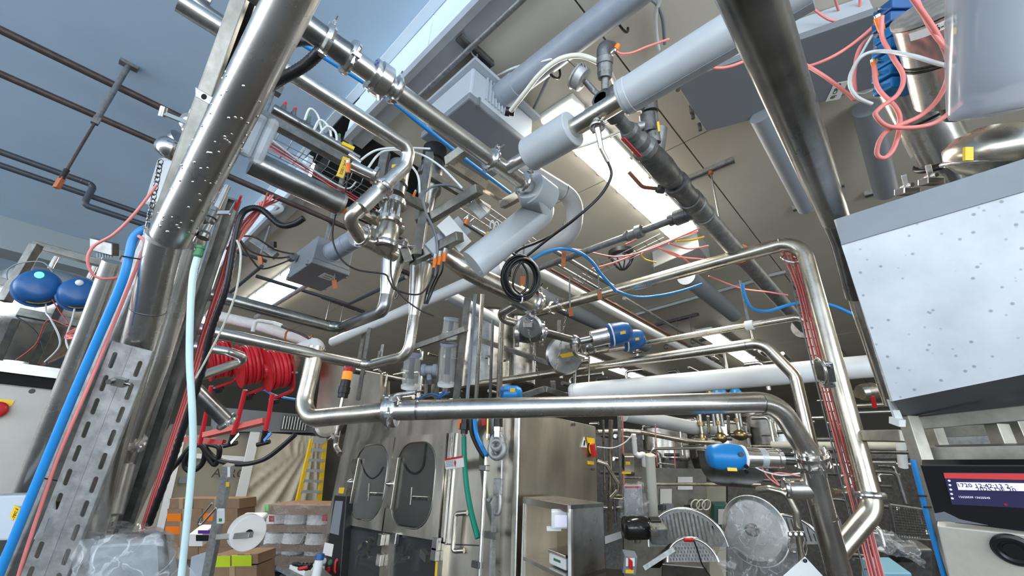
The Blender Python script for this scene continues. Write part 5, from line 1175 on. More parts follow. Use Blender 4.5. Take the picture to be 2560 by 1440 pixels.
t.part('card', B().loop(pts([(2013, 1392, 1.8), (2085, 1470, 1.8), (2010, 1530, 1.8), (1925, 1470, 1.8)]), _f, .002), WHITE); t.part('eyelet', B().ring(P(2013, 1402, 1.795), _f, .006, .003, 14, 6), BLACK); t.done()
# red cable ladder
t = T('cable_ladder', 'narrow wire ladder rising between the right hand risers', 'cable tray')
la, lb = pts([(1962, 640, 2.75), (2158, 1470, 'Z')]); lc = P(1995, 640, 2.75); off = lc-la
for o in (0, .5, 1): t.part('side_rail', B().tube([la+off*o, lb+off*o], .004, 6), GALVD)
for k in range(34): q = la.lerp(lb, (k+.5)/34); t.part('rung', B().tube([q, q+off], .003, 6), GALVD)
t.done()
rn = random.Random(31)
for i in range(9):
    u = (i/8)
    def lp(f, e=0): q = la.lerp(lb, f)+off*(.1+.8*u)-_f*.02; return q+R_*e
    p = [lp(-.02, rn.uniform(-.03, .03))+R_*(u-.5)*.03, lp(.12), lp(.3, rn.uniform(-.008, .008)), lp(.5, rn.uniform(-.008, .008)), lp(.75, rn.uniform(-.008, .008)), lp(1)]
    single('signal_cable', ['salmon cable in the wire ladder between the right hand risers', 'dark red cable in the wire ladder between the right hand risers'][i % 2], 'cable', B().tube(smooth(p, 6), .0034, 6), [PINK, DPINK][i % 2], group=['salmon cables in the wire ladder', 'dark red cables in the wire ladder'][i % 2])
t = T('cable_hoop', 'chromed cable hoop at the top of the wire ladder', 'hoop'); q = P(1978, 648, 2.7); t.part('hoop', B().ring(q, U_-_f*.6, rad(40, q), .01, 24, 8), CHROME); t.done()
# ================================================================ CONTROL PANEL at right edge
dp = 1.45
t = T('printer_panel', 'dark framed touch display on a cream panel at the right edge', 'display')
TL, TR, BR, BL = P(2300, 1162, dp), P(2680, 1163, dp-.25), P(2680, 1345, dp-.25), P(2342, 1300, dp)
n_ = (TR-TL).cross(BL-TL).normalized(); n_ = n_ if n_.dot(_f) > 0 else -n_
ex = (TR-TL).normalized(); ey = (TL-BL); ey = (ey-ex*ey.dot(ex)).normalized()
def on(x, y, off=0.0):
    d = ray(x, y); s = (TL-CAM).dot(n_)/d.dot(n_); return CAM+d*s-n_*off
t.part('bezel', B().loop([on(2300, 1162), on(2680, 1163), on(2680, 1345), on(2342, 1302)], n_, .04), BLACK, bev=.004)
t.part('bezel_wing', B().loop([on(2340, 1300, .002), on(2335, 1283, .002), on(2360, 1278, .002), on(2400, 1297, .002), on(2470, 1312, .002)], -n_, .002), GBOX)
sc = t.part('screen', B().loop([on(2358, 1180, .002), on(2680, 1182, .002), on(2680, 1275, .002), on(2380, 1260, .002)], -n_, .001), mat('screen_dark', (.02, .02, .05), .2, emit=(.03, .03, .09), es=.6))
t.part('red_bar', B().loop([on(2359, 1181, .004), on(2680, 1183, .004), on(2680, 1200, .004), on(2362, 1194, .004)], -n_, .0005), mat('screen_red', (.4, .04, .04), .3, emit=(.5, .06, .06), es=.6), sc)
t.part('white_field', B().loop([on(2391, 1204, .004), on(2680, 1208, .004), on(2680, 1228, .004), on(2396, 1223, .004)], -n_, .0005), mat('screen_white', (.6, .6, .7), .3, emit=(.62, .60, .80), es=.9), sc)
ink = mat('screen_ink', (.03, .03, .06), .5); inkw = mat('screen_text', (.6, .6, .65), .4, emit=(.6, .6, .7), es=.6)
exs = (on(2550, 1215)-on(2400, 1212)).normalized()
t.part('lettering', text('1720 12:42:13 2-', on(2392, 1211, .006), exs, ey, .0185, align='LEFT'), ink, sc)
t.part('lettering', text('2025 DE 20', on(2440, 1221, .006), exs, ey, .0185, align='LEFT'), ink, sc)
t.part('lettering', text('13625539 13625545', on(2396, 1240, .006), exs, ey, .009, align='LEFT'), inkw, sc)
for k in range(5): t.part('icon', B().lathe(on(2373+k*2, 1200+k*11, .004), -n_, [(0, .0035), (.001, .0035)], 12), inkw, sc)
t.part('red_dot', B().lathe(on(2514, 1259, .004), -n_, [(0, .004), (.001, .004)], 12), RED, sc)
t.part('lower_panel', B().loop([on(2342, 1316, -.004), on(2680, 1352, -.004), on(2680, 1560, -.004), on(2400, 1560, -.004)], n_, .03), mat('cream_panel', (.60, .58, .50), .45, .2, noise=.08, nscale=30), bev=.004)
q = on(2535, 1372, .0); kb = t.part('knob', B().lathe(q, -n_, [(0, .05), (.01, .052), (.016, .045), (.016, .036), (.008, .03)], 32), BLKR)
t.part('knob_centre', B().lathe(q, -n_, [(0, .028), (.012, .024)], 24), BLACK, kb)
t.done()
t = T('blue_hose', 'blue hose tied along the frame left of the display', 'hose'); p = pts([(2282, 1150, 1.6), (2310, 1260, 1.57), (2340, 1370, 1.54), (2366, 1460, 1.52)])
t.part('tube', B().tube(smooth(p), rad(11, p[0]), 10), BHOSE)
for x, y in ((2306, 1240), (2318, 1268), (2356, 1413)): q = P(x, y, 1.55); t.part('cable_tie', B().tube([q-R_*.012, q+R_*.014], .0035, 6), BLACK)
t.done()
frame('support_frame', 'welded square tube frame carrying the display at the right edge', [[(2270, 1040, 1.7), (2400, 1500, 'Z')], [(2290, 1058, 1.7), (2680, 1020, 1.35)], [(2310, 1080, 2.1), (2480, 1072, 1.95)], [(2300, 1132, 1.7), (2680, 1128, 1.4)], [(2490, 1060, 1.62), (2530, 1165, 'Z')], [(2150, 1090, 2.2), (2265, 1090, 1.85)], [(2535, 1040, 1.7), (2570, 1165, 'Z')], [(2330, 1060, 2.0), (2355, 1180, 'Z')]], .05, mat('weathered_frame', (.46, .44, .38), .45, .7, noise=.35, nscale=10))
b = B().loop(pts([(2345, 1075, 2.4), (2640, 1060, 2.4), (2640, 1180, 2.4), (2375, 1180, 2.4)]), _f, .02); single('back_panel', 'pale grey panel seen through the frame above the display', 'panel', b, GALV)
t = T('spray_strip', 'pale blue painted strip at the lower left corner of the steel hood', 'strip'); t.part('strip', B().loop(pts([(2222, 1000, 1.5), (2240, 1003, 1.5), (2258, 1048, 1.5), (2238, 1045, 1.5)]), _f, .01), WHITE); t.part('foot', B().obox(P(2243, 1054, 1.5), R_*.012, U_*.012, _f*.02), WHITE); t.done()
t = T('ball_valve', 'stainless ball valve with a red lever below the white pipe, right of the riser', 'valve')
t.part('pipe_stub', B().tube(pts([(2140, 985, 2.8), (2240, 965, 2.8)]), .028, 16), STEELW); t.part('valve_body', B().lathe(P(2150, 982, 2.75), R_+U_*.15, [(0, .045), (.03, .055), (.09, .055), (.12, .04)], 16), STEELW); t.part('lever', B().beam(P(2180, 990, 2.7), P(2188, 1020, 2.7), .025, .01), RED, bev=.003); t.done()
# ================================================================ BAGGING MACHINE in the centre
XM = 2.35; YM = plane(1296, 1040, 'x', XM).y
def mx(x, y, o=0.0): q = plane(x, y, 'x', XM-o); return q
def my(x, y, o=0.0): return plane(x, y, 'y', YM-o)
def panel(L, f, o0, o1, nrm):
    return B().loop([f(x, y, o1) for x, y in L], nrm, o1-o0)
nX = V((1, 0, 0)); nY = V((0, 1, 0))
t = T('packaging_machine', 'tall stainless packaging machine with two capsule windows in its doors', 'machine')
# body side visible between doors and right cabinet
body = [(872, 1082), (1300, 1020), (1286, 1500), (800, 1500)]
t.part('body_sheet', B().loop([mx(x, y, 0) for x, y in [(1128, 1052), (1297, 1020), (1286, 1500), (1098, 1500)]], nX, .03), SHEET)
t.part('left_sheet', B().loop([mx(x, y, 0) for x, y in [(868, 1062), (905, 1060), (845, 1335), (812, 1335)]], nX, .03), SHEET)
t.part('header_sheet', B().loop([mx(x, y, 0) for x, y in [(868, 1060), (1135, 1035), (1128, 1082), (880, 1108)]], nX, .03), SHEET)
# interior behind windows
t.part('inner_back', B().loop([mx(x, y, -.5) for x, y in [(880, 1095), (1150, 1080), (1130, 1480), (840, 1480)]], nX, .02), mat('interior_sheet', (.34, .33, .30), .5, .6, noise=.2, nscale=4))
t.part('frame_post', B().loop([mx(x, y, .02) for x, y in [(1117, 1084), (1131, 1082), (1108, 1356), (1094, 1352)]], nX, .06), STEELW)
t.part('frame_post', B().loop([mx(x, y, .012) for x, y in [(1134, 1082), (1140, 1082), (1116, 1360), (1110, 1359)]], nX, .03), CHROME)
def door(L, win, hl):
    o = [mx(x, y, .03) for x, y in L]; org = o[3]; ex = (o[2]-o[3]).normalized(); ey = (o[0]-o[3]); ey = (ey-ex*ey.dot(ex)).normalized()
    def to2(p): return ((p-org).dot(ex), (p-org).dot(ey))
    outer = [to2(o[3]), to2(o[2]), to2(o[1]), to2(o[0])]
    wp = [to2(mx(x, y, .03)) for x, y in win]           # left, top, right, bottom of the window
    (cx_, cy_) = ((wp[0][0]+wp[2][0])/2, (wp[1][1]+wp[3][1])/2); w_ = abs(wp[2][0]-wp[0][0]); h_ = abs(wp[1][1]-wp[3][1])
    R = w_*.36; pl_ = []
    for (sx, sy, a0) in ((1, 1, 0), (-1, 1, PI/2), (-1, -1, PI), (1, -1, 1.5*PI)):
        for k in range(7): a = a0+k*PI/12; pl_.append((cx_+sx*(w_/2-R)+R*math.cos(a), cy_+sy*(h_/2-R)+R*math.sin(a)))
    sk = (to2(o[0])[0]-to2(o[3])[0])/max(to2(o[0])[1], .1)
    pl_ = [(x+(y-cy_)*sk, y) for x, y in pl_]
    d = t.part('door', holed(outer, [list(reversed(pl_))], org, ex, ey, .012), SHEET)
    t.part('door_window', B().loop([org+ex*x+ey*y+nX*.008 for x, y in pl_], nX, .004), GLASSD, d)
    g = [org+ex*x+ey*y-nX*.007 for x, y in pl_]; t.part('window_gasket', B().tube(g+[g[0]], .006, 6, cap=False), STEELD, d)
    h = hl; t.part('handle_strip', B().loop([mx(x, y, .06) for x, y in h], nX, .03), STEELW, d, bev=.003)
    k = mx(h[0][0]-2, (h[0][1]+h[3][1])/2+2, .06); t.part('latch_knob', B().lathe(k+nX*.0, (-1, 0, 0), [(0, .028), (.012, .026), (.05, .006)], 18), CHROME, d)
    return org, ex, ey
door([(893, 1104), (988, 1093), (955, 1328), (857, 1309)], [(880, 1212), (936, 1112), (966, 1200), (918, 1301)], [(881, 1146), (896, 1145), (874, 1259), (860, 1258)])
door([(990, 1092), (1118, 1083), (1096, 1352), (958, 1329)], [(984, 1220), (1055, 1105), (1088, 1200), (1035, 1322)], [(978, 1144), (995, 1144), (976, 1273), (960, 1270)])
for k, (x, y) in enumerate(((922, 1230), (1028, 1240))):
    t.part('inner_arm', B().tube([mx(x, y+4, -.2), mx(x+45, y+6, -.2)], .02, 12), CHROME)
    t.part('inner_spindle', B().tube([mx(x+2, y-22, -.15), mx(x-2, y+22, -.15)], .012, 10), CHROME)
t.part('inner_hose', B().tube(smooth([mx(1005, 1148, -.1), mx(1020, 1175, -.1), mx(1040, 1184, -.1), mx(1058, 1165, -.1), mx(1066, 1110, -.1)]), .012, 8), BLACK)
t.part('inner_hose', B().tube(smooth([mx(903, 1150, -.1), mx(912, 1180, -.1), mx(930, 1196, -.1), mx(948, 1185, -.1), mx(958, 1168, -.1)]), .009, 8), BLACK)
# lower glazed bay
t.part('lower_rail', B().loop([mx(x, y, .02) for x, y in [(855, 1310), (1110, 1355), (1110, 1362), (854, 1317)]], nX, .05), BLACK)
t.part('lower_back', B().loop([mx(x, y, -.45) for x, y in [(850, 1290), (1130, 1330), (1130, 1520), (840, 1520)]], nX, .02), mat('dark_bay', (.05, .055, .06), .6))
for L in ([(858, 1318), (955, 1335), (940, 1500), (842, 1500)], [(975, 1338), (1092, 1358), (1080, 1500), (962, 1500)]): t.part('lower_window', B().loop([mx(x, y, .0) for x, y in L], nX, .005), GLASSD)
for L in ([(957, 1332), (975, 1336), (962, 1500), (942, 1500)], [(1094, 1356), (1110, 1360), (1100, 1500), (1084, 1500)], [(856, 1314), (864, 1315), (846, 1500), (838, 1500)]): t.part('lower_post', B().loop([mx(x, y, .03) for x, y in L], nX, .05), STEELW)
t.part('yellow_edge', B().loop([mx(x, y, .032) for x, y in [(1089, 1398), (1094, 1398), (1088, 1500), (1083, 1500)]], nX, .01), YELLOW)
rn = random.Random(9)
for i in range(16):
    x = rn.choice([rn.uniform(895, 940), rn.uniform(1005, 1080)]); y = rn.uniform(1345, 1400); q = mx(x, y, -.2); s_ = rn.uniform(.02, .05)
    t.part('mechanism', B().obox(q, (s_*.6, 0, 0), (0, s_, rn.uniform(-.02, .02)), (0, 0, s_*.6)) if i % 2 else B().tube([q, q+V((0, rn.uniform(-.12, .12), rn.uniform(-.1, .1)))], .012, 8), [STEELD, CHROME, IRON][i % 3])
for x, y in ((988, 1345), (953, 1349), (1088, 1385), (1091, 1360), (950, 1400)): t.part('hinge', B().obox(mx(x, y, .05), (.02, 0, 0), (0, .035, 0), (0, 0, .045)), CHROME, bev=.006)
# side sheet fittings
t.part('wall_handle', B().tube(fillet([mx(1168, 1282, .02), mx(1140, 1284, .05), mx(1132, 1378, .05), mx(1160, 1376, .02)], .02, 3), .018, 8), STEELW)
t.part('yellow_sticker', B().loop([mx(x, y, .008) for x, y in [(848, 1219), (861, 1219), (858, 1234), (846, 1233)]], nX, .004), YELLOW)
t.part('panel_seam', B().tube([mx(1106, 1360, .002), mx(1200, 1364, .002)], .005, 6), IRON)
t.done()
# touch panel column, far left of machine
t = T('operator_panel', 'slim black operator panel with screen, buttons and white sticker, left of the machine doors', 'control panel')
t.part('housing', B().loop([mx(x, y, .10) for x, y in [(836, 1238), (866, 1240), (845, 1500), (800, 1500)]], nX, .08), BLACK, bev=.006)
t.part('screen', B().loop([mx(x, y, .104) for x, y in [(838, 1252), (857, 1253), (846, 1338), (824, 1332)]], nX, .003), mat('grey_screen', (.22, .24, .27), .3))
t.part('sticker', B().loop([mx(x, y, .106) for x, y in [(812, 1356), (834, 1361), (829, 1392), (806, 1386)]], nX, .003), PAPER)
for x, y, m_ in ((813, 1402, WHITE), (828, 1406, GREENF), (809, 1422, WHITE), (823, 1424, RED), (804, 1436, RED), (816, 1438, RED)): t.part('button', B().lathe(mx(x, y, .1), (-1, 0, 0), [(0, .024), (.02, .022)], 14), m_)
t.part('red_handle', B().tube(fillet([mx(855, 1398, .06), mx(840, 1400, .11), mx(836, 1430, .11), mx(850, 1432, .06)], .02, 3), .014, 8), RED)
t.done()
# right hand electrical cabinet
t = T('electrical_cabinet', 'stainless electrical cabinet with a warning triangle and red switch', 'cabinet')
t.part('front_sheet', B().loop([my(x, y, .04) for x, y in [(1297, 1022), (1490, 1066), (1500, 1500), (1286, 1500)]], nY, .05), SHEET, bev=.01)
t.part('corner_edge', B().tube([my(1299, 1030, .045), my(1287, 1500, .045)], .012, 10), CHROME)
q = my(1461, 1108, .05)
t.part('warning_sign', B().loop([my(1461, 1092, .05), my(1468, 1119, .05), my(1454, 1118, .05)], nY, .008), PAPER)
t.part('warning_bolt', B().beam(my(1462, 1101, .056), my(1460, 1114, .056), .012, .004), BLACK)
t.part('yellow_sign', B().loop([my(x, y, .05) for x, y in [(1467, 1093), (1487, 1096), (1487, 1109), (1470, 1107)]], nY, .008), YELLOW)
t.part('yellow_sign', B().loop([my(x, y, .05) for x, y in [(1470, 1152), (1485, 1154), (1485, 1162), (1471, 1161)]], nY, .008), YELLOW)
s = t.part('switch_plate', B().lathe(my(1480, 1122, .05), (0, -1, 0), [(0, .05), (.01, .05)], 24), YELLOW); t.part('red_switch', B().beam(my(1480, 1110, .07), my(1486, 1142, .07), .03, .05), RED, s, bev=.006)
t.part('screw', B().lathe(my(1435, 1061, .05), (0, -1, 0), [(0, .014), (.006, .014)], 10), IRON); t.part('screw', B().lathe(my(1484, 1173, .05), (0, -1, 0), [(0, .012), (.006, .012)], 10), IRON)
t.done()
# hoses and rods on the machine side
def mo(x, y): return mx(x, y, .10)
t = T('green_hose', 'dark green hose from a black fitting running down the machine side', 'hose')
t.part('tube', B().tube(smooth([mo(1160, 1092), mo(1161, 1140), mo(1166, 1210), mo(1178, 1280), mo(1195, 1345)]), .02, 12), GREEN)
t.part('black_fitting', B().lathe(mo(1164, 1042), (0, 0, -1), [(0, .03), (.05, .03), (.052, .04), (.1, .04), (.102, .028), (.13, .028)], 12), BLACK)
t.part('orange_tap', B().obox(mo(1151, 1060), (.01, 0, 0), (0, .02, 0), (0, 0, .04)), ORANGE, bev=.005); t.part('hose_tail', B().lathe(mo(1161, 1074), (0, 0, -1), [(0, .02), (.03, .022), (.05, .016)], 10), CHROME); t.done()
for i, (L, m_, lab, w) in enumerate([([(1178, 1040), (1180, 1078), (1195, 1115), (1213, 1142)], BLACK, 'black hose curving in to meet the blue one on the machine side', .022), ([(1186, 1038), (1190, 1080), (1202, 1112), (1217, 1140)], BHOSE, 'blue hose beside the black one on the machine side', .018)]):
    single('air_hose', lab, 'hose', B().tube(smooth([mo(*q) for q in L]), w, 10), m_)
t = T('steel_rod', 'thin bright pipe clipped down the machine side', 'pipe'); t.part('tube', B().tube([mo(1215, 1142), mo(1196, 1500)], .014, 12), CHROME)
for y, x in ((1170, 1211), (1411, 1193)): t.part('clip', B().obox(mo(x, y), (.02, 0, 0), (0, .04, 0), (0, 0, .02)), STEELD, bev=.005)
t.done()
t = T('hanging_hook', 'flat steel double hook hanging on a rod down the machine side', 'hook')
t.part('top_block', B().obox(mo(1246, 1216), (.012, 0, 0), (0, .04, 0), (0, 0, .05)), GALV, bev=.004); t.part('bar', B().beam(mo(1238, 1240), mo(1228, 1480), .02, .035, nX), GALV)
t.part('hook_arm', B().tube(smooth([mo(1250, 1225), mo(1251, 1260), mo(1247, 1283), mo(1238, 1282), mo(1234, 1268)]), .014, 10), GALV); t.part('hook_arm', B().tube(smooth([mo(1238, 1240), mo(1228, 1244), mo(1222, 1252), mo(1220, 1248)]), .014, 10), GALV)
t.part('bracket', B().obox(mo(1230, 1338), (.02, 0, 0), (0, .055, 0), (0, 0, .02)), STEELD); t.part('cord', B().tube([mo(1253, 1215), mo(1255, 1150)], .006, 6), WHITE); t.done()
t = T('conduit_gland', 'grey cast gland with a black conduit entering at the machine side', 'fitting')
t.part('conduit', B().tube([mo(1247, 1000), mo(1245, 1070)], .034, 14), BLKR); t.part('gland_nut', B().lathe(mo(1245, 1068), (0, 0, -1), [(0, .042), (.03, .042), (.032, .036), (.07, .036)], 10), CHROME)
t.part('cast_loop', B().ring(mo(1243, 1122), (1, .2, 0), .06, .022, 24, 10).ring(mo(1243, 1106), (1, .2, 0), .045, .022, 24, 10), GALV); t.done()
t = T('red_lever_valve', 'brass needle valve with a red lever on the machine side', 'valve'); t.part('stem', B().tube([mo(1220, 1040), mo(1218, 1100)], .010, 10), mat('brass', (.6, .42, .15), .3, 1)); t.part('lever', B().beam(mo(1207, 1040), mo(1210, 1064), .012, .03), RED); t.part('nut', B().lathe(mo(1219, 1085), (0, 0, -1), [(0, .02), (.03, .02)], 6), CHROME); t.done()
t = T('hose_sign', 'white card with a red header strapped to the green hose', 'sign')
A = [(1111, 1147), (1157, 1139), (1160, 1167), (1114, 1174)]
t.part('card', B().loop([mx(x, y, .13) for x, y in A], nX, .004), PAPER); t.part('red_header', B().loop([mx(x, y, .134) for x, y in [(1111, 1147), (1157, 1139), (1157, 1144), (1112, 1152)]], nX, .002), RED)
for k in range(4): t.part('print_line', B().loop([mx(x, y, .134) for x, y in [(1114, 1154+k*4), (1134, 1151+k*4), (1134, 1152.5+k*4), (1114, 1155.5+k*4)]], nX, .001), GBOX)
t.part('diamond_marks', B().loop([mx(x, y, .134) for x, y in [(1137, 1149), (1140, 1156), (1138, 1168), (1135, 1158)]], nX, .001), RED); t.done()
# scale cabinet
t = T('scale_cabinet', 'open fronted stainless cabinet holding a scale and its display', 'cabinet')
zt = P(1420, 1262, 2.25).z
nl, nr_, fl = P(1423, 1262, 2.25), plane(1508, 1238, 'z', zt), plane(1312, 1240, 'z', zt)
nr_ = P(1508, 1240, 2.55); nr_.z = zt; fl = P(1311, 1246, 2.75); fl.z = zt
back = nr_+fl-nl
dn = V((0, 0, -1))
def wall(a, b, h, th, inw): return B().hexa([a, b, b+inw*th, a+inw*th, a+dn*h, b+dn*h, b+inw*th+dn*h, a+inw*th+dn*h])
inr = (fl-nl).normalized(); inf = (nr_-nl).normalized(); H = 1.3
t.part('top', B().hexa([nl, nr_, back, fl, nl+dn*.025, nr_+dn*.025, back+dn*.025, fl+dn*.025]), STEELD, bev=.003)
t.part('right_side', wall(nl, nr_, H, .01, inr), STEELD); t.part('back_sheet', wall(nr_, back, H, .01, -inf), SHEET); t.part('left_side', wall(fl, back, H, .01, -inr), SHEET)
t.part('front_stile', B().beam(fl+dn*.02+inf*.01, fl+dn*H, .02, .02), CHROME); t.part('front_stile', B().beam(nl+dn*.02-inf*-.01, nl+dn*H, .02, .02), CHROME)
t.part('front_lip', B().beam(nl+dn*.02, fl+dn*.02, .02, .035), CHROME)
sh = [p+dn*.335 for p in (nl, nr_, back, fl)]; t.part('shelf', B().hexa([p+dn*.02 for p in sh]+sh), CHROME)
t.done()
ctr = (nl+fl)/2
t = T('scale', 'white benchtop scale with a steel pan standing on the cabinet shelf', 'scale')
base = nl.lerp(fl, .33)+inf*.16+dn*.33
t.part('body', B().obox(base+V((0, 0, .03)), inr*.10, inf*.11, V((0, 0, .028))), PAPER, bev=.01); t.part('pan', B().obox(base+V((0, 0, .068)), inr*.105, inf*.115, V((0, 0, .008))), CHROME, bev=.004); t.part('green_strip', B().obox(base+V((0, 0, .035))-inf*.111, inr*.04, inf*.001, V((0, 0, .006))), GREENF)
t.done()
t = T('scale_display', 'white scale display with a glowing screen fixed inside the cabinet', 'display')
q = nl.lerp(fl, .30)+inf*.05+dn*.10; fw = (q-CAM).normalized(); rr_ = inr*-1
c0 = P(1398, 1297, 2.33); t.part('housing', B().obox(c0, R_*.045, U_*.05, _f*.015), WHITE, bev=.006); t.part('screen', B().obox(c0-_f*.016+R_*.008-U_*.004, R_*.034, U_*.032, _f*.001), mat('lit_lcd', (.5, .5, .6), .3, emit=(.5, .5, .62), es=.8)); t.part('bracket', B().obox(c0-U_*.055-R_*.03, R_*.04, U_*.008, _f*.01), WHITE); t.done()
# ================================================================ BACKGROUND, LOWER LEFT
YP = 12.0
def py(x, y, o=0.0): return plane(x, y, 'y', YP-o)
struct('wall_partition', B().loop([py(x, y) for x, y in [(430, 1060), (905, 1088), (880, 1480), (150, 1480)]], (0, 1, 0), .15), WALLM)
t = T('air_duct', 'grey duct box with a barred grille above the cream tarpaulin', 'duct')
t.part('duct_box', B().loop([py(x, y, .35) for x, y in [(545, 1018), (800, 1040), (800, 1082), (540, 1078)]], (0, 1, 0), .5), GBOX)
gr = t.part('grille_frame', B().loop([py(x, y, .4) for x, y in [(708, 1036), (775, 1042), (772, 1078), (700, 1074)]], (0, 1, 0), .04), GALVD)
for k in range(9): t.part('grille_bar', B().tube([py(712+k*7, 1040+k*.6, .43), py(706+k*7, 1072+k*.5, .43)], .02, 5), STEELD, gr)
t.done()
t = T('tarpaulin', 'cream tarpaulin pleated towards its top right corner behind the ladder', 'tarpaulin')
tl_, tr_, br_, bl_ = py(640, 1080, .3), py(815, 1092, .3), py(790, 1300, .3), py(592, 1295, .3); b = B(); n = 48; m_ = 16; vs = []
for i in range(m_+1):
    for j in range(n+1):
        u = j/n; v = i/m_; p = tl_.lerp(tr_, u).lerp(bl_.lerp(br_, u), v); an = math.atan2((1-v)*0+v*1.2+.02, (.82-u)+.02)
        p = p+V((0, -1, 0))*(.07*math.sin(an*34)*min(1, .3+v)); vs.append(p)
b.add(vs, [(i*(n+1)+j, i*(n+1)+j+1, (i+1)*(n+1)+j+1, (i+1)*(n+1)+j) for i in range(m_) for j in range(n)]); t.part('sheet', b, CURT)
t.part('left_batten', B().beam(py(638, 1080, .35), py(590, 1295, .35), .2, .06, (0, 1, 0)), WHITE); t.done()
t = T('glazed_partition', 'glazed partition with white bars and large dark letters behind the boxes', 'partition')
t.part('pane', B().loop([py(x, y, .1) for x, y in [(440, 1090), (635, 1080), (590, 1320), (330, 1330)]], (0, 1, 0), .05), mat('dusty_glass', (.32, .30, .24), .35))
t.part('bar', B().beam(py(448, 1137, .2), py(624, 1148, .2), .1, .1), WHITE); t.part('post', B().beam(py(456, 1085, .2), py(398, 1330, .2), .16, .1), WHITE)
ex = (py(620, 1182)-py(540, 1180)).normalized(); t.part('lettering', text('AERO', py(575, 1184, .2), ex, V((0, 0, 1)), .27), mat('faded_letters', (.07, .05, .045), .6)); 
t.part('dark_sign', B().loop([py(x, y, .2) for x, y in [(450, 1190), (472, 1190), (468, 1208), (445, 1208)]], (0, 1, 0), .02), GBOX)
t.done()
t = T('stepladder', 'yellow fibreglass stepladder leaning at the tarpaulin', 'ladder')
def pl_(x, y): return plane(x, y, 'y', 11.0)
lt, lb, rt, rb = pl_(780, 1097), pl_(742, 1262), pl_(813, 1098), pl_(797, 1262)
t.part('rail', B().beam(lt, lb, .09, .08, (0, 1, 0)), YELLOW); t.part('rail', B().beam(rt, rb, .09, .08, (0, 1, 0)), YELLOW)
for k in range(7):
    f = (k+.1)/6.3; t.part('step', B().beam(lt.lerp(lb, f), rt.lerp(rb, f), .12, .06 if k else .16), ALU)
t.done()
t = T('hanging_cable', 'thick black cable sagging from the duct to a loose coil at left', 'cable')
def pc(x, y): return P(x, y, 6.0)
t.part('sagging_run', B().tube(smooth([pc(738, 1086), pc(700, 1120), pc(660, 1148), pc(610, 1160), pc(560, 1155), pc(530, 1140), pc(500, 1108), pc(475, 1120), pc(450, 1150), pc(418, 1186)]), .035, 8), BLACK)
t.part('loop', B().tube(smooth([pc(520, 1110), pc(548, 1120), pc(540, 1160), pc(525, 1150), pc(500, 1112), pc(470, 1135), pc(462, 1165), pc(480, 1178), pc(505, 1160), pc(512, 1125), pc(500, 1112)]), .035, 8), BLACK)
t.done()
# hose reels
def reel(lab, x, y, d, s=1.0, front=True):
    t = T('hose_reel', lab, 'hose reel', 'red hose reels hanging in a row'); c = P(x, y, d); ax = (R_+_f*1.05+U_*.1).normalized(); r = .215*s
    for k, o in enumerate((-.09, .10)):
        t.part('side_disc', B().lathe(c+ax*o*s, ax, [(0, r), (.006, r), (.008, r*.35), (.03*(1 if k else -1)+.01, r*.3)], 36), RED)
    for i in range(5): t.part('hose_wrap', B().ring(c+ax*(-.066+.036*i)*s, ax, r*(.86 if i % 2 else .8), .02*s, 30, 8), REDH)
    t.part('hub', B().tube([c-ax*.11*s, c+ax*.13*s], .035*s, 12), IRON)
    top = c+U_*.25*s
    t.part('bracket', B().tube(fillet([c+ax*.17*s+U_*.05*s, c+ax*.17*s-U_*.26*s, c-U_*.30*s-ax*.02*s], .05, 4), .018*s, 8), RED)
    t.part('hose_guide', B().lathe(c-U_*.30*s, -U_, [(0, .06), (.015, .06), (.02, .04), (.05, .04)], 16), BLACK)
    return t
t = reel('middle hose reel with bright red hose', 622, 912, 4.2); e = P(575, 1085, 4.2); s0 = P(613, 975, 4.1)
t.part('hose_drop', B().tube([s0, P(597, 1040, 4.1), P(583, 1085, 4.1)], .022, 10), REDH); t.part('nozzle', B().tube([P(583, 1085, 4.1), P(575, 1112, 4.1)], .025, 10), BLACK); t.part('nozzle_head', B().tube([P(560, 1115, 4.1), P(592, 1107, 4.1)], .022, 10), BLACK); t.part('trigger', B().beam(P(578, 1108, 4.05), P(599, 1084, 4.05), .012, .03), CHROME); t.done()
t = reel('right hose reel with its round disc facing the viewer', 689, 922, 4.2)
t.part('hose_drop', B().tube([P(681, 985, 4.1), P(672, 1040, 4.1), P(664, 1075, 4.1)], .022, 10), REDH); t.part('nozzle', B().tube([P(664, 1075, 4.1), P(657, 1105, 4.1)], .025, 10), BLACK); t.part('nozzle_head', B().tube([P(643, 1112, 4.1), P(674, 1104, 4.1)], .022, 10), BLACK); t.part('trigger', B().beam(P(660, 1102, 4.05), P(678, 1082, 4.05), .012, .03), BHOSE); t.done()
t = reel('left hose reel half hidden behind the hairpin pipe', 545, 900, 4.3, .95)
t.part('hose_drop', B().tube([P(528, 965, 4.2), P(520, 1010, 4.2), P(500, 1110, 4.2)], .02, 10), REDH); t.done()
b = B().beam(P(515, 1088, 4.15), P(664, 1052, 4.15), .10, .05); single('red_bar', 'light red steel bar slung between the hose drops', 'bar', b, mat('light_red', (.72, .10, .07), .4))
b = B().beam(P(445, 1098, 4.3), P(560, 1106, 4.3), .06, .05); single('red_bar', 'dark red horizontal bar behind the pale hanging hose', 'bar', b, RED)
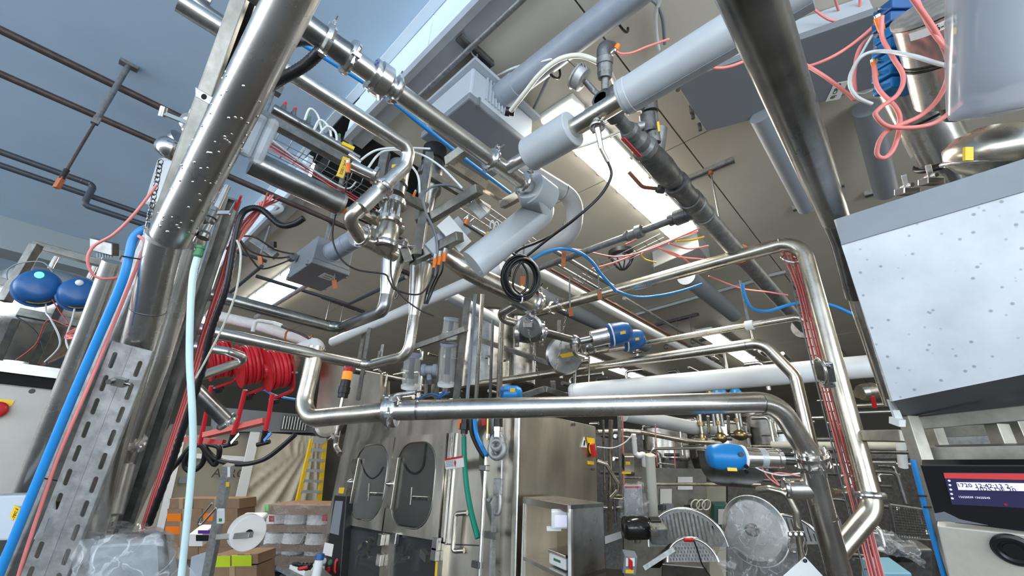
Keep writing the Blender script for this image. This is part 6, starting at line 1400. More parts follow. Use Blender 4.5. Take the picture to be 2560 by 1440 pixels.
# boxes stack
def card(name, lab, x0, y0, x1, y1, d, dep, lbl=None, grp='cardboard cartons on the left stack', lc=ORANGE):
    t = T('carton', lab, 'box', grp); z1 = P(x0, y0, d).z; a = P(x0, y1, d); b_ = P(x1, y1, d); c_ = P(x1, y0, d); e_ = P(x0, y0, d)
    back = V((_f.x, _f.y, 0)).normalized()*dep
    t.part('box', B().hexa([a, b_, b_+back, a+back, e_, c_, c_+back, e_+back]), CARD, bev=.006)
    n = (b_-a).cross(e_-a).normalized(); n = n if n.dot(CAM-a) > 0 else -n
    m0 = (a+b_)/2; m1 = (e_+c_)/2; t.part('tape', B().obox((m0+m1)/2+n*.003, (m1-m0)*.5, (b_-a).normalized()*.03, n*.002), mat('tape', (.42, .30, .18), .3) if 'tape' not in bpy.data.materials else bpy.data.materials['tape'])
    if lbl: lx, ly = lbl; q = P(lx, ly, d)+n*.006; t.part('label', B().obox(q, (b_-a).normalized()*.11, (e_-a).normalized()*.06, n*.002), lc)
    return t.done()
dc = 6.5; rows = [(1246, 1272), (1272, 1302), (1302, 1334), (1334, 1368), (1368, 1402)]
col0 = [(424, 482, 598), (418, 505, 594), (414, 495, 590), (410, 500, 585), (405, 495, 580)]
words_r = ['top', 'second', 'third', 'fourth', 'fifth']
for i, (y0, y1) in enumerate(rows):
    a, m_, c_ = col0[i]
    card('carton', 'left carton of the %s row in the stack behind the label applicator' % words_r[i], a, y0, m_, y1, dc, .5, (a+18, y1-9) if i in (1, 2) else None)
    card('carton', 'right carton of the %s row in the stack behind the label applicator' % words_r[i], m_+1, y0, c_, y1, dc, .5, (m_+22, y1-10) if i in (1, 2, 4) else None)
card('carton', 'left lower carton with a lime label beside the label applicator', 530, 1388, 592, 1412, 4.6, .4, (552, 1403), 'cartons with lime labels', mat('lime_label', (.55, .68, .03), .5))
card('carton', 'right lower carton with a lime label under the label roll', 593, 1384, 645, 1410, 4.6, .4, (605, 1401), 'cartons with lime labels', bpy.data.materials['lime_label'])
card('carton', 'bottom carton cut by the lower edge below the lime labels', 520, 1413, 642, 1470, 4.6, .4, None, 'cartons with lime labels')
b = B().obox(P(505, 1338, 5.0), R_*.08, U_*.07, _f*.1); t = T('printed_carton', 'small carton with a purple and white print beside the applicator column', 'box'); t.part('box', b, PAPER); t.part('purple_print', B().obox(P(510, 1330, 4.88), R_*.07, U_*.02, _f*.002), mat('purple', (.12, .03, .3), .5)); t.part('black_print', B().obox(P(506, 1345, 4.88), R_*.075, U_*.035, _f*.002), BLACK); t.done()
# wrapped pallet of film rolls
t = T('wrapped_pallet', 'shrink wrapped pallet of white film rolls between cardboard layers', 'pallet')
dW = 5.6
for i, (y0, y1) in enumerate(((1262, 1286), (1312, 1330), (1362, 1378), (1390, 1412))):
    e = i*3; a = P(662-e, y1, dW); b_ = P(826-e, y1+2, dW+.1); bk = V((_f.x, _f.y, 0)).normalized()*.9; up = P(662-e, y0, dW)-a
    t.part('cardboard_layer', B().hexa([a, b_, b_+bk, a+bk, a+up, b_+up, b_+up+bk, a+up+bk]), CARD)
for i, yc in enumerate((1300, 1347, 1384)):
    for j, xc in enumerate((690, 735, 792)):
        q = P(xc-i*4, yc+13, dW+.22); t.part('film_roll', B().lathe(q, (0, 0, 1), [(0, .13), (.004, .14), (.14, .14), (.144, .13)], 26), WHITE)
for x, y, m_ in ((679, 1297, RED), (812, 1295, RED)): t.part('red_label', B().obox(P(x, y, dW+.05), R_*.035, U_*.04, _f*.003), m_)
lime2 = mat('green_marks', (.1, .7, .1), .5)
t.part('green_mark', B().obox(P(667, 1270, dW-.03), R_*.02, U_*.04, _f*.002), lime2)
t.part('film', film([[P(655, 1255, dW-.08), P(740, 1258, dW-.08), P(830, 1258, dW)], [P(652, 1330, dW-.1), P(740, 1332, dW-.1), P(826, 1332, dW)], [P(645, 1412, dW-.08), P(735, 1415, dW-.08), P(818, 1415, dW)]], 36, .015, 8), FILM)
t.part('pallet_board', B().hexa([P(640, 1424, dW-.1), P(800, 1440, dW), P(800, 1440, dW+1), P(640, 1424, dW+1), P(640, 1410, dW-.1), P(800, 1424, dW), P(800, 1424, dW+1), P(640, 1410, dW+1)]), mat('pallet_blue', (.02, .09, .22), .5))
t.done()
b = B().obox(P(632, 1297, 5.3), R_*.15, U_*.04, _f*.1); single('wrapped_roll', 'white film roll lying flat behind the label roll', 'roll', b, WHITE, bev=.03)
# label applicator
t = T('label_applicator', 'steel label applicator column holding a big white roll on an arm', 'label applicator')
d = 3.4; t.part('column', B().beam(P(572, 1162, d), P(515, 1460, d), .065, .06, _f), GALV, bev=.004)
t.part('roll_arm', B().beam(P(545, 1342, d-.08), P(628, 1337, d-.12), .05, .04), STEELD, bev=.003)
c = P(622, 1333, d-.05); ax = (_f*-1+R_*1.1+U_*.3).normalized()
roll = t.part('label_roll', B().lathe(c-ax*-.0, ax*-1, [(0, .035), (.001, .125), (.004, .13), (.10, .13), (.104, .125)], 44), PAPER)
t.part('roll_core', B().lathe(c+ax*.012, ax*-1, [(0, .028), (.03, .028)], 18), BLACK, roll); t.part('spindle', B().tube([c+ax*.05, c-ax*.02], .012, 10), CHROME, roll)
t.part('keypad', B().obox(P(552, 1290, d-.08), R_*.03, U_*.06, _f*.012), WHITE, bev=.01); t.part('keypad_window', B().obox(P(551, 1300, d-.094), R_*.012, U_*.012, _f*.002), GREENF)
t.part('wire_handle', B().tube(fillet(pts([(540, 1270, d-.1), (505, 1310, d-.1), (495, 1312, d-.1), (500, 1295, d-.1), (530, 1258, d-.1)]), .02, 4), .009, 8), CHROME)
t.part('yellow_sticker', B().obox(P(569, 1211, d-.06), R_*.012, U_*.018, _f*.002), YELLOW); t.part('white_sticker', B().obox(P(572, 1180, d-.06), R_*.01, U_*.04, _f*.002), PAPER)
t.part('side_box', B().hexa([P(470, 1470, d), P(525, 1470, d), P(525, 1470, d+.3), P(470, 1470, d+.3), P(478, 1392, d), P(520, 1378, d), P(520, 1378, d+.3), P(478, 1392, d+.3)]), GBOXL)
t.done()
t = T('work_table', 'grey work table with papers at the bottom, left of the machine', 'table'); d = 3.6
z = P(740, 1425, d).z; q = [plane(x, y, 'z', z) for x, y in [(690, 1428), (770, 1450), (830, 1445), (745, 1412)]]
t.part('table_top', B().loop([P(688, 1424, d), P(755, 1460, d-.2), P(840, 1460, d), P(790, 1416, d+.5)], (0, 0, 1), .03), GALVD); t.part('paper_sheet', B().loop([P(722, 1424, d), P(760, 1440, d-.1), P(800, 1440, d), P(790, 1420, d+.3)], (0, 0, 1), .035), PAPER); t.part('leg', B().beam(P(705, 1440, d), P(700, 1540, d), .04, .04), GALVD); t.done()
t = T('spray_can', 'white spray can with a blue cap on the work table', 'can'); q = P(790, 1442, 3.4); t.part('can', B().lathe(q-V((0, 0, .06)), (0, 0, 1), [(0, .035), (.17, .035), (.18, .03)], 20), WHITE); t.part('blue_cap', B().lathe(q+V((0, 0, .12)), (0, 0, 1), [(0, .036), (.04, .034), (.045, .02)], 20), BLUE); t.done()
b = B(); rn = random.Random(2)
t = T('tool_pile', 'black cables and pliers heaped on the work table', 'tools')
for k in range(5): p = [P(735+rn.uniform(-5, 45), 1408+rn.uniform(0, 14), 3.5) for _ in range(5)]; t.part('cable', B().tube(smooth(p), .014, 6), BLACK)
t.part('red_grip', B().tube(pts([(748, 1422, 3.4), (768, 1418, 3.4)]), .012, 8), RED); t.done()
# ================================================================ OVERHEAD MIDDLE DISTANCE
def seg(label, L, w, m, cat='pipe', name='conduit_pipe', R=2, **k): return pipe(name, label, L, w, m, cat=cat, R=R, **k)
seg('long white pipe rising from the round stub to behind the pale elbow', [(832, 855, 4.6), (1260, 668, 3.0)], 22, WHITE, name='insulated_pipe')
seg('white pipe running down right from behind the cable coil', [(1250, 628, 3.3), (1470, 752, 'X'), (1790, 985, 'X')], 27, WHITE, name='insulated_pipe')
seg('pale grey pipe slanting behind the two cone reducers to the posts', [(1120, 738, 3.6), (1250, 805, 3.9)], 30, WINS, name='insulated_pipe')
seg('white wrapped pipe with a ribbed cover above the hose reels', [(520, 785, 4.6), (640, 812, 4.7), (790, 860, 4.8)], 26, WCLOTH, name='insulated_pipe')
seg('white elbow pipe above the vertical stainless leg', [(740, 875, 4.4), (795, 855, 4.3), (800, 890, 4.3)], 28, WCLOTH, name='insulated_pipe')
seg('thin dark conduit with an elbow left of the left cone reducer', [(640, 690, 3.8), (880, 735, 'X'), (948, 692, 'Y'), (1000, 665, 'Y')], 9, DKPVC)
seg('upper dark pipe behind the corrugated conduit', [(560, 618, 3.2), (660, 668, 'X')], 9, DKPVC)
seg('dark pipe branching down behind the corrugated conduit', [(655, 665, 3.6), (560, 745, 'Y')], 9, DKPVC)
seg('slim galvanised conduit beside the left strip light', [(785, 702, 3.7), (645, 800, 'Y')], 11, GALV)
seg('brown angle bar running away behind the long white pipe', [(930, 560, 3.1), (1010, 600, 'X')], 12, BROWN)
seg('lower brown pipe crossing beneath the high white ceiling edge', [(570, 440, 2.8), (930, 610, 'X')], 15, BROWN)
seg('grey conduit passing behind the slim iron pipe', [(1350, 605, 3.3), (1540, 728, 'X')], 12, GALVD)
seg('second grey conduit below the first, left of the blue hose arc', [(1380, 655, 3.6), (1500, 735, 'X')], 9, GALVD)
seg('rust brown pipe running beside the white pipe', [(1375, 672, 3.6), (1490, 745, 'X'), (1700, 895, 'X')], 8, RUST)
seg('dark conduit running to the far ceiling above the blue capped valves', [(1560, 745, 4.6), (1800, 905, 'X')], 9, GALVD)
seg('second dark conduit running to the far ceiling', [(1535, 760, 4.6), (1790, 930, 'X')], 9, GALVD)
seg('thick dark grey duct behind the iron pipe run', [(1715, 690, 4.8), (1835, 785, 'X')], 46, GBOX)
seg('dark round duct under the low ceiling behind the blue capped valves', [(1340, 735, 5.4), (1480, 815, 'X'), (1600, 900, 'X')], 40, GBOX)
cable('air_hose', 'blue hose arching over the grey conduit and down to the loop', [(1330, 650, 2.9), (1365, 630, 2.9), (1410, 622, 2.9), (1450, 632, 2.9), (1480, 655, 2.95), (1502, 685, 3.0), (1540, 728, 3.1)], 8, BHOSE, cat='hose')
cable('air_hose', 'blue hose sagging above the square topped riser', [(1538, 726, 3.15), (1588, 742, 3.4), (1640, 740, 3.6), (1700, 728, 3.6), (1755, 710, 3.7)], 7, BHOSE, cat='hose')
cable('air_hose', 'blue hose dipping behind the iron pipe run then over to the hood', [(1856, 708, 2.9), (1862, 740, 2.9), (1880, 770, 2.9), (1920, 778, 2.9), (1980, 760, 2.85), (2030, 755, 2.8), (2085, 765, 2.8), (2150, 795, 2.7)], 8, BHOSE, cat='hose')
for i, L in enumerate([[(1365, 618, 3.1), (1450, 625, 3.2), (1540, 642, 3.2), (1620, 625, 3.2), (1700, 592, 3.1), (1745, 572, 3.0)], [(1480, 672, 3.5), (1540, 655, 3.4), (1620, 622, 3.3), (1690, 595, 3.2), (1745, 578, 3.1)], [(1640, 618, 3.3), (1700, 640, 3.3), (1735, 668, 3.3)], [(1640, 615, 3.3), (1690, 640, 3.3), (1760, 648, 3.2)], [(1672, 608, 3.2), (1720, 622, 3.2), (1772, 614, 3.1)], [(1772, 690, 3.2), (1850, 720, 3.2), (1920, 730, 3.0), (1970, 738, 2.9)]]):
    cable('signal_cable', ['longest salmon cable sweeping under the low ceiling to the strip light', 'second salmon cable sweeping up beside the strip light', 'short salmon cable dropping in front of the pale junction box', 'salmon cable passing to the right of the pale junction box', 'salmon cable drooping below the strip light end', 'thin salmon cable crossing behind the iron pipe run'][i], L, 4.5, PINK, seg=6)
cable('power_cable', 'yellow cable curving at the end of the brightest strip light', [(1690, 603, 3.1), (1730, 600, 3.1), (1760, 592, 3.1)], 5, YCABLE)
cable('power_cable', 'thin yellow cable drooping to the gland of the pale junction box', [(1600, 630, 3.4), (1612, 648, 3.5), (1640, 656, 3.6)], 4, YCABLE)
# ceiling junction box and bulkhead lamp
t = T('junction_box', 'pale ceiling junction box with three glands beside the dark duct', 'junction box')
z0 = ZL-.22; q = [zp(1632, 660, z0), zp(1636, 700, z0), zp(1770, 650, z0), zp(1745, 620, z0)]; q = [zp(1634, 668, z0), zp(1638, 705, z0), zp(1778, 655, z0), zp(1748, 618, z0)]
t.part('body', B().loop(q, (0, 0, 1), .22), mat('pale_box', (.40, .40, .37), .5), bev=.01)
for k, (x, y, m_) in enumerate(((1640, 666, GPVC), (1656, 662, GPVC), (1644, 690, BLACK))): g = zp(x, y, z0+.06); t.part('gland', B().lathe(g, -_f+U_*-.2, [(-.05, .04), (0, .04), (.002, .03), (.03, .03)], 12), m_)
t.done()
t = T('bulkhead_lamp', 'small caged black lamp on the ceiling above the square topped riser', 'lamp'); q = P(1556, 660, 3.7); t.part('base', B().lathe(q+V((0, 0, .12)), (0, 0, -1), [(0, .12), (.04, .12), (.06, .10)], 22), BLACK)
t.part('glass', B().slathe(q+V((0, 0, .06)), (0, 0, -1), [(0, .085), (.05, .075), (.09, .04), (.1, 0)], 18), FROST)
for k in range(4): a = k*PI/4; t.part('cage_wire', B().tube([q+V((math.cos(a)*.1*u, math.sin(a)*.1*u, .06-.12*(1-u*u))) for u in (-1, -.7, -.3, 0, .3, .7, 1)], .006, 5), BLACK)
t.done()
def hanger(label, x, y, n, dx_, dy_, rod, d=None):
    t = T('strut_hanger', label, 'hanger'); a = zp(x, y, ZL-.02); b_ = zp(x+dx_, y+dy_, ZL-.02)
    t.part('channel', B().beam(a, b_, .06, .05), IRON)
    for k in range(n):
        q = a.lerp(b_, (k+.6)/(n+.2)); t.part('rod', B().tube([q, q-V((0, 0, rod))], .008, 6), GALVD); t.part('ring', B().ring(q-V((0, 0, rod+.05)), (1, 0, 0), .04, .01, 14, 6), IRON)
    return t.done()
hanger('strut hanger with three rods left of the left cone reducer', 805, 742, 3, 105, 38, .45)
hanger('strut hanger with three rods above the lower conduits at mid right', 1640, 812, 3, 105, -27, .4)
hanger('short strut hanger beside the right cone reducer', 985, 668, 2, 60, 26, .35)
hanger('strut hanger behind the slim stainless line', 1750, 852, 2, 40, -12, .4)
t = T('ceiling_rail', 'scuffed white painted rail crossing the far ceiling', 'rail'); t.part('rail', B().beam(zp(1580, 790, ZL-.03), zp(1900, 700, ZL-.03), .05, .04), ALU); t.part('rail', B().beam(zp(1905, 695, ZL-.03), zp(1965, 680, ZL-.03), .05, .04), ALU); t.done()
for i, (x, y, x2, y2) in enumerate(((885, 575, 880, 600), (1410, 628, 1408, 668), (1307, 690, 1306, 712), (1425, 770, 1428, 790), (1498, 728, 1500, 748), (835, 700, 838, 722), (650, 640, 652, 660))):
    t = T('pipe_hook', ['orange pipe hook behind the thick grey conduit', 'orange pipe hook hanging inside the blue hose arc', 'orange pipe hook seen through the cable coil', 'orange hook below the grey conduits', 'orange hook on the rust brown pipe', 'orange hook under the numbered grey box', 'orange hook beside the conduit fitting'][i], 'hook'); q = P(x, y, 3.0 if i != 2 else 2.5); q2 = P(x2, y2, 3.0 if i != 2 else 2.5)
    t.part('strap', B().beam(q, q2, .03, .012, _f), OBROWN); t.part('rod', B().tube([q, q+V((0, 0, .25))], .006, 6), GALVD); t.done()
# coil of black cable
t = T('cable_coil', 'coil of black cable tied with a white strap hanging in the centre', 'cable coil')
c = P(1303, 696, 2.02); rn = random.Random(14); axn = (ray(1303, 696)*-1+R_*.35).normalized(); N = (U_-axn*U_.dot(axn)).normalized(); Bn = axn.cross(N)
for k in range(11):
    oc = c+axn*rn.uniform(-.02, .02)+Bn*rn.uniform(-.009, .009)+N*rn.uniform(-.008, .008); ra_ = .088+rn.uniform(-.014, .008)
    p = [oc+N*math.cos(2*PI*i/30)*ra_*1.12+Bn*math.sin(2*PI*i/30)*ra_*.98+axn*rn.uniform(-.001, .001) for i in range(30)]; t.part('loop', B().tube(p+[p[0]], .0058, 7, cap=False), BLKR)
t.part('inner_loop', B().tube(smooth([c+N*.08, c+Bn*.03+N*.03, c+Bn*.04-N*.04, c-N*.08]), .0055, 7), BLKR); t.part('inner_loop', B().tube(smooth([c+N*.08, c-Bn*.03+N*.03, c-Bn*.03-N*.04, c-N*.075]), .0055, 7), BLKR)
t.part('white_strap', B().ring(c-N*.098, Bn, .02, .004, 18, 6), WHITE); t.done()
cable('signal_cable', 'black cable running from the junction at left down to the hanging coil', [(1160, 560, 2.2), (1200, 585, 2.15), (1250, 615, 2.1), (1292, 640, 2.05)], 5, BLACK)
cable('signal_cable', 'thicker black cable passing behind the pale elbow to the coil', [(1380, 590, 2.1), (1340, 608, 2.15), (1290, 632, 2.2), (1275, 690, 2.1)], 6, BLKR)
# sensor cluster left of the pale elbow
t = T('sensor_box', 'small steel terminal box tilted on a bracket left of the pale elbow', 'sensor'); q = P(1195, 525, 2.3); xd = (P(1215, 545, 2.3)-P(1175, 500, 2.3)).normalized(); yd = (U_-xd*U_.dot(xd)).normalized()
t.part('box', B().obox(q, xd*.055, yd*.03, xd.cross(yd)*.02), GALV, bev=.004); t.part('cover_strip', B().obox(q+yd*.035, xd*.05, yd*.01, xd.cross(yd)*.024), STEELW)
for k in range(2): t.part('nipple', B().tube([P(1172+k*14, 538+k*8, 2.25), P(1160+k*14, 548+k*8, 2.25)], .009, 8), CHROME)
t.done()
plug('orange plug below the tilted terminal box', 1168, 548, 1162, 566, 2.22, .011); plug('small orange plug behind the tall actuator', 1038, 480, 1033, 492, 2.3, .008)
t = T('needle_valve', 'small yellow-banded cylinder valve pointing down right of the centre frame', 'valve'); t.part('body', B().tube(pts([(1180, 565, 2.4), (1222, 590, 2.4)]), .018, 12), CHROME); t.part('yellow_band', B().tube(pts([(1214, 585, 2.39), (1232, 596, 2.39)]), .0195, 12), YELLOW); t.done()
for i, (x, y) in enumerate(((1225, 560), (1236, 562))): cable('air_tube', ['left white air loop behind the pale elbow', 'right white air loop behind the pale elbow'][i], [(x, y+12, 2.6), (x+1, y-2, 2.6), (x+6, y-8, 2.6), (x+10, y, 2.6), (x+8, y+15, 2.6)], 4, MILKW, seg=6)
t = T('cable_tray', 'wire basket tray behind the main line above the pale elbow', 'cable tray')
a, b_ = P(1190, 495, 2.9), P(1340, 600, 3.4)
for k in range(4): t.part('long_wire', B().tube([a+V((0, .06*k, 0)), b_+V((0, .06*k, 0))], .003, 6), STEELD)
for k in range(9): q = a.lerp(b_, (k+.5)/9); t.part('cross_wire', B().tube([q, q+V((0, .2, 0))], .003, 6), STEELD)
t.done()
t = T('cable_tray', 'wire basket tray under the low ceiling behind the slim iron pipe', 'cable tray')
a, b_ = P(1420, 700, 3.8), P(1650, 585, 3.4)
for k in range(3): t.part('long_wire', B().tube([a+V((.07*k, 0, 0)), b_+V((.07*k, 0, 0))], .0035, 6), STEELD)
for k in range(9): q = a.lerp(b_, (k+.5)/9); t.part('cross_wire', B().tube([q, q+V((.16, 0, 0))], .0035, 6), STEELD)
t.done()
# ================================================================ VALVE GROUP with blue caps
pipe('stainless_pipe', 'short bent stainless pipe under the black coil', [(1290, 762, 2.75), (1235, 792, 2.9), (1305, 812, 2.85)], 22, STEELW, R=1.6)
t = T('filter_housing', 'clamped stainless filter body directly below the black coil', 'valve'); q = P(1315, 752, 2.55); ax = (R_-U_*.55).normalized()
t.part('body', B().lathe(q-ax*.09, ax, [(0, .05), (.02, .07), (.10, .072), (.15, .06)], 26), STEELW); add_clamp(t, q+ax*.07, ax, .062, 3); t.part('yellow_tip', B().tube([q+U_*.05-R_*.03, q+U_*.10-R_*.025], .008, 8), YELLOW); t.done()
t = T('manual_valve', 'round steel hand valve with clamps where two chains hang', 'valve'); c = P(1322, 832, 2.8); ax = (-_f+R_*-.25).normalized()
t.part('disc', B().lathe(P(1324, 818, 2.72), ax, [(-.012, .045), (-.008, .082), (.0, .086), (.008, .07), (.012, .02)], 30), STEELD)
t.part('body', B().slathe(c+R_*-.1, R_, [(0, .04), (.03, .062), (.09, .07), (.15, .062), (.19, .04)], 24), STEELD); add_clamp(t, c-R_*.08, R_, .05, 3); add_clamp(t, c+R_*.09, R_, .05, 13)
t.part('latch', B().obox(P(1320, 812, 2.66), R_*.028, U_*.018, _f*.01), CHROME, bev=.004); t.done()
chain('left steel chain hanging from the round hand valve', P(1320, 825, 2.6), P(1346, 937, 2.65), 15, .011)
chain('right steel chain hanging from the clamped pipe', P(1414, 792, 2.95), P(1390, 925, 2.95), 16, .012)
t = pipe('stainless_pipe', 'stainless arm linking the hand valve to the blue capped valves', [(1350, 828, 2.85), (1440, 852, 3.0)], 20, STEELD, R=0, clamps=(.1, .9)); 
def bluev(label, x0, y0, x1, y1, d, k=1.0):
    t = T('valve_actuator', label, 'valve', 'blue capped valves in the middle'); a, b_ = P(x0, y0, d), P(x1, y1, d); ax = (b_-a).normalized(); L_ = (b_-a).length; r = .062*k
    t.part('lantern', B().tube([a, a+ax*L_*.45], r*.45, 14), STEELD); t.part('body_globe', B().slathe(a-ax*.02, ax, [(0, r*.5), (.02, r*.9), (.06, r*.9), (.08, r*.5)], 18), STEELD)
    t.part('air_cylinder', B().lathe(a+ax*L_*.38, ax, [(0, r*.8), (.005, r), (L_*.3, r), (L_*.31, r*1.05), (L_*.35, r*1.05)], 26), CHROME)
    c = b_; t.part('blue_cap', B().slathe(c-ax*L_*.28, ax, [(0, r*1.2), (.004, r*1.32), (.05, r*1.36), (.12, r*1.25), (.16, r*1.0), (.175, r*.5), (.178, 0)], 28), BLUE)
    t.part('white_ring', B().lathe(c-ax*(L_*.28-.018), ax, [(0, r*1.34), (.001, r*1.37), (.010, r*1.38), (.011, r*1.34)], 28), WHITE)
    v = (CAM-c).normalized(); g = c-ax*L_*.28+ax*.15+v*r*.95; t.part('green_light', B().slathe(g, (v+ax).normalized(), [(0, .014), (.006, .012), (.009, 0)], 12), LGREEN)
    t.part('yellow_label', B().obox(c-ax*L_*.28+ax*.10+v*r*1.32, ax*.03, ax.cross(v)*.01, v*.002), YELLOW)
    return t.done()
bluev('front blue capped valve with a green light, right of the round hand valve', 1430, 858, 1555, 832, 3.0)
bluev('rear blue capped valve with a green light, lower and behind', 1470, 868, 1590, 848, 3.25)
pipe('stainless_pipe', 'small elbow dropping from the blue capped valves to the slim stainless line', [(1437, 862, 2.95), (1437, 885, 2.95), (1462, 893, 2.95)], 15, STEELW, R=2)
t = T('round_motor', 'round steel motor cover with a yellow label behind the right chain', 'motor'); c = P(1412, 888, 3.3); ax = (-ray(1412, 888)+R_*.3).normalized()
t.part('cover', B().lathe(c, ax, [(-.15, .12), (-.01, .15), (0, .155), (.015, .14), (.02, .05)], 32), STEELD); t.part('yellow_label', B().obox(c+ax*.026+U_*.0, R_*.06+U_*.012, U_*.016, ax*.002), YELLOW); t.done()
# ================================================================ VERTICAL POSTS above the machine
def post(label, x0, y0, x1, y1, w, m=STEELW, d=3.3, sq=False, name='steel_post'):
    a, b_ = P(x0, y0, d), P(x1, y1, d); ww = w*d/FO*.95
    return single(name, label, 'post', B().beam(a, b_, ww, ww, _f) if sq else B().tube([a, b_], ww/2, 16), m)
post('bright round post immediately left of the capped white pipe end', 1206, 735, 1190, 1000, 11)
post('square steel post left of the black coil', 1170, 745, 1140, 1000, 17, TUBESQ, 3.5, True)
post('grey round conduit standing between the steel posts', 1188, 735, 1168, 1000, 9, GPVC, 3.4)
post('thick bright post below the bent pipe', 1255, 800, 1247, 1000, 15)
post('slim post between the two bright posts', 1232, 800, 1225, 1000, 8, STEELD)
post('square post at the back between the cone reducers and the posts', 1108, 830, 1090, 1000, 10, TUBESQ, 4.2, True)
post('slim steel post left of the beacon', 925, 820, 895, 1000, 9, TUBESQ, 4.0, True)
post('second slim steel post right of the beacon', 912, 822, 880, 1005, 9, TUBESQ, 4.4, True)
post('square post behind the blue capped valves', 1398, 800, 1396, 870, 9, TUBESQ, 4.0, True)
post('thin rod under the right end of the slim stainless line', 1440, 895, 1437, 985, 5, CHROME, 3.4)
post('thin rod beside the salmon cables under the slim line', 1473, 893, 1472, 985, 5, CHROME, 3.4)
frame('support_frame', 'flat steel frame bars crossing behind the machine top', [[(1035, 868, 3.7), (1165, 822, 3.3)], [(1200, 850, 4.2), (1410, 920, 4.0)], [(1340, 940, 4.2), (1440, 915, 4.4)], [(1290, 995, 3.3), (1362, 972, 3.2)], [(1362, 972, 3.2), (1440, 998, 3.5)], [(1382, 952, 3.6), (1384, 980, 3.6)]], .045, TUBESQ)
t = T('storage_tank', 'tall dark stainless vessel behind the steel posts', 'tank'); q = P(1215, 1000, 5.0); t.part('shell', B().lathe(q, (0, 0, 1), [(0, .1), (.1, .32), (.12, .33), (1.05, .33), (1.1, .28)], 30), STEELD); t.done()
t = T('storage_tank', 'second dark vessel right of the steel posts', 'tank'); q = P(1285, 985, 5.2); t.part('shell', B().lathe(q, (0, 0, 1), [(0, .1), (.1, .25), (.12, .26), (.95, .26), (1.0, .2)], 30), STEELD); t.done()
for i, (x, y0, y1, w) in enumerate(((1030, 885, 985, 42), (1128, 795, 850, 38), (1120, 858, 985, 40))):
    d = 3.5; a, b_ = P(x+2, y0, d), P(x-6, y1, d); ax = (b_-a).normalized(); L_ = (b_-a).length; r = .5*w*d/FO
    t = T('sight_glass', ['clear cylinder with metal inside, left above the machine', 'upper clear cylinder with a black core left of the posts', 'lower clear cylinder standing on a steel neck left of the posts'][i], 'sight glass')
    t.part('glass_tube', B().tube([a, a+ax*L_*.8], r, 26), FROST if False else GLASS); t.part('cap_ring', B().lathe(a, ax, [(0, r*1.05), (.02, r*1.05)], 26), GPVC); t.part('cap_ring', B().lathe(a+ax*L_*.78, ax, [(0, r*1.08), (.025, r*1.08), (.03, r*.6)], 26), WHITE)
    t.part('core', B().tube([a+ax*L_*.1, a+ax*L_*.6], r*.35, 14), BLACK); t.part('neck', B().tube([a+ax*L_*.6, b_], r*.5, 16), CHROME); t.done()
t = T('pressure_transmitter', 'grey twin-chamber transmitter standing above the front line', 'sensor'); c = P(1073, 925, 3.2)
t.part('head', B().lathe(c-R_*.06, R_, [(0, .035), (.004, .045), (.03, .045), (.034, .035), (.085, .035), (.09, .045), (.115, .045), (.12, .035)], 20), GPVC); t.part('neck', B().tube([c, c-U_*.07], .02, 12), GPVC); t.part('flange', B().tube([c-U_*.07, c-U_*.10], .05, 16), STEELD)
for k in (-1, 1): t.part('stem', B().tube([c-U_*.1+R_*.03*k, c-U_*.2+R_*.025*k], .014, 10), STEELW)
t.done()
cable('air_tube', 'bunch of dark blue tube in front of the sight glasses', [(1040, 1000, 3.1), (1075, 985, 3.1), (1100, 990, 3.1), (1110, 978, 3.1), (1095, 995, 3.1), (1125, 980, 3.1)], 5, BLUE, seg=6)
# beacon
t = T('signal_beacon', 'signal beacon with red and orange lenses on a thin steel pole', 'beacon'); a = P(872, 918, 3.2); ax = V((0, 0, -1)); r = .036
t.part('red_lens', B().lathe(a, ax, [(0, r*.9), (.004, r), (.035, r)], 22), RED); t.part('orange_lens', B().lathe(a+ax*.035, ax, [(0, r), (.004, r*1.04), (.06, r*1.04), (.064, r)], 22), mat('orange_lens', (.85, .30, .03), .25, emit=(1, .4, .05), es=.25)); t.part('black_base', B().lathe(a+ax*.10, ax, [(0, r), (.05, r), (.052, r*1.15), (.1, r*1.15), (.102, r), (.13, r)], 22), BLACK)
t.part('pole', B().tube([a+ax*.2, a+ax*.5], .012, 10), CHROME); t.done()
t = T('machine_hood', 'brushed steel sloped hood behind the vertical stainless leg', 'hood'); q = [P(805, 905, 4.4), P(950, 935, 4.2), P(950, 1045, 4.2), P(790, 1025, 4.4)]
nn = (q[1]-q[0]).cross(q[3]-q[0]).normalized(); q[2] = onplane(950, 1045, q[0], nn); t.part('sheet', B().loop(q, V((_f.x, _f.y, 0)), .4), SHEET); t.done()
t = T('notice_plate', 'riveted pale plate with a handle hole left of the vertical stainless leg', 'plate'); q = [P(762, 908, 4.2), P(790, 898, 4.2), P(765, 1010, 4.2), P(745, 1015, 4.2)]; t.part('plate', B().loop(q, _f, .01), ALU)
t.part('print_block', B().loop([P(764, 912, 4.18), P(786, 904, 4.18), P(781, 932, 4.18), P(760, 938, 4.18)], _f, .004), PAPER); t.part('handle', B().beam(P(758, 955, 4.17), P(772, 950, 4.17), .03, .01), IRON); t.done()
t = T('pipe_valve', 'copper coloured hose coupling hanging right of the right hose reel', 'fitting'); t.part('coupling', B().lathe(P(742, 885, 4.2), -U_-R_*.25, [(0, .035), (.05, .035), (.052, .05), (.12, .05), (.122, .04), (.17, .045)], 16), mat('copper', (.5, .28, .2), .4, .8)); t.part('bar', B().beam(P(722, 930, 4.15), P(745, 932, 4.15), .02, .02), IRON); t.done()
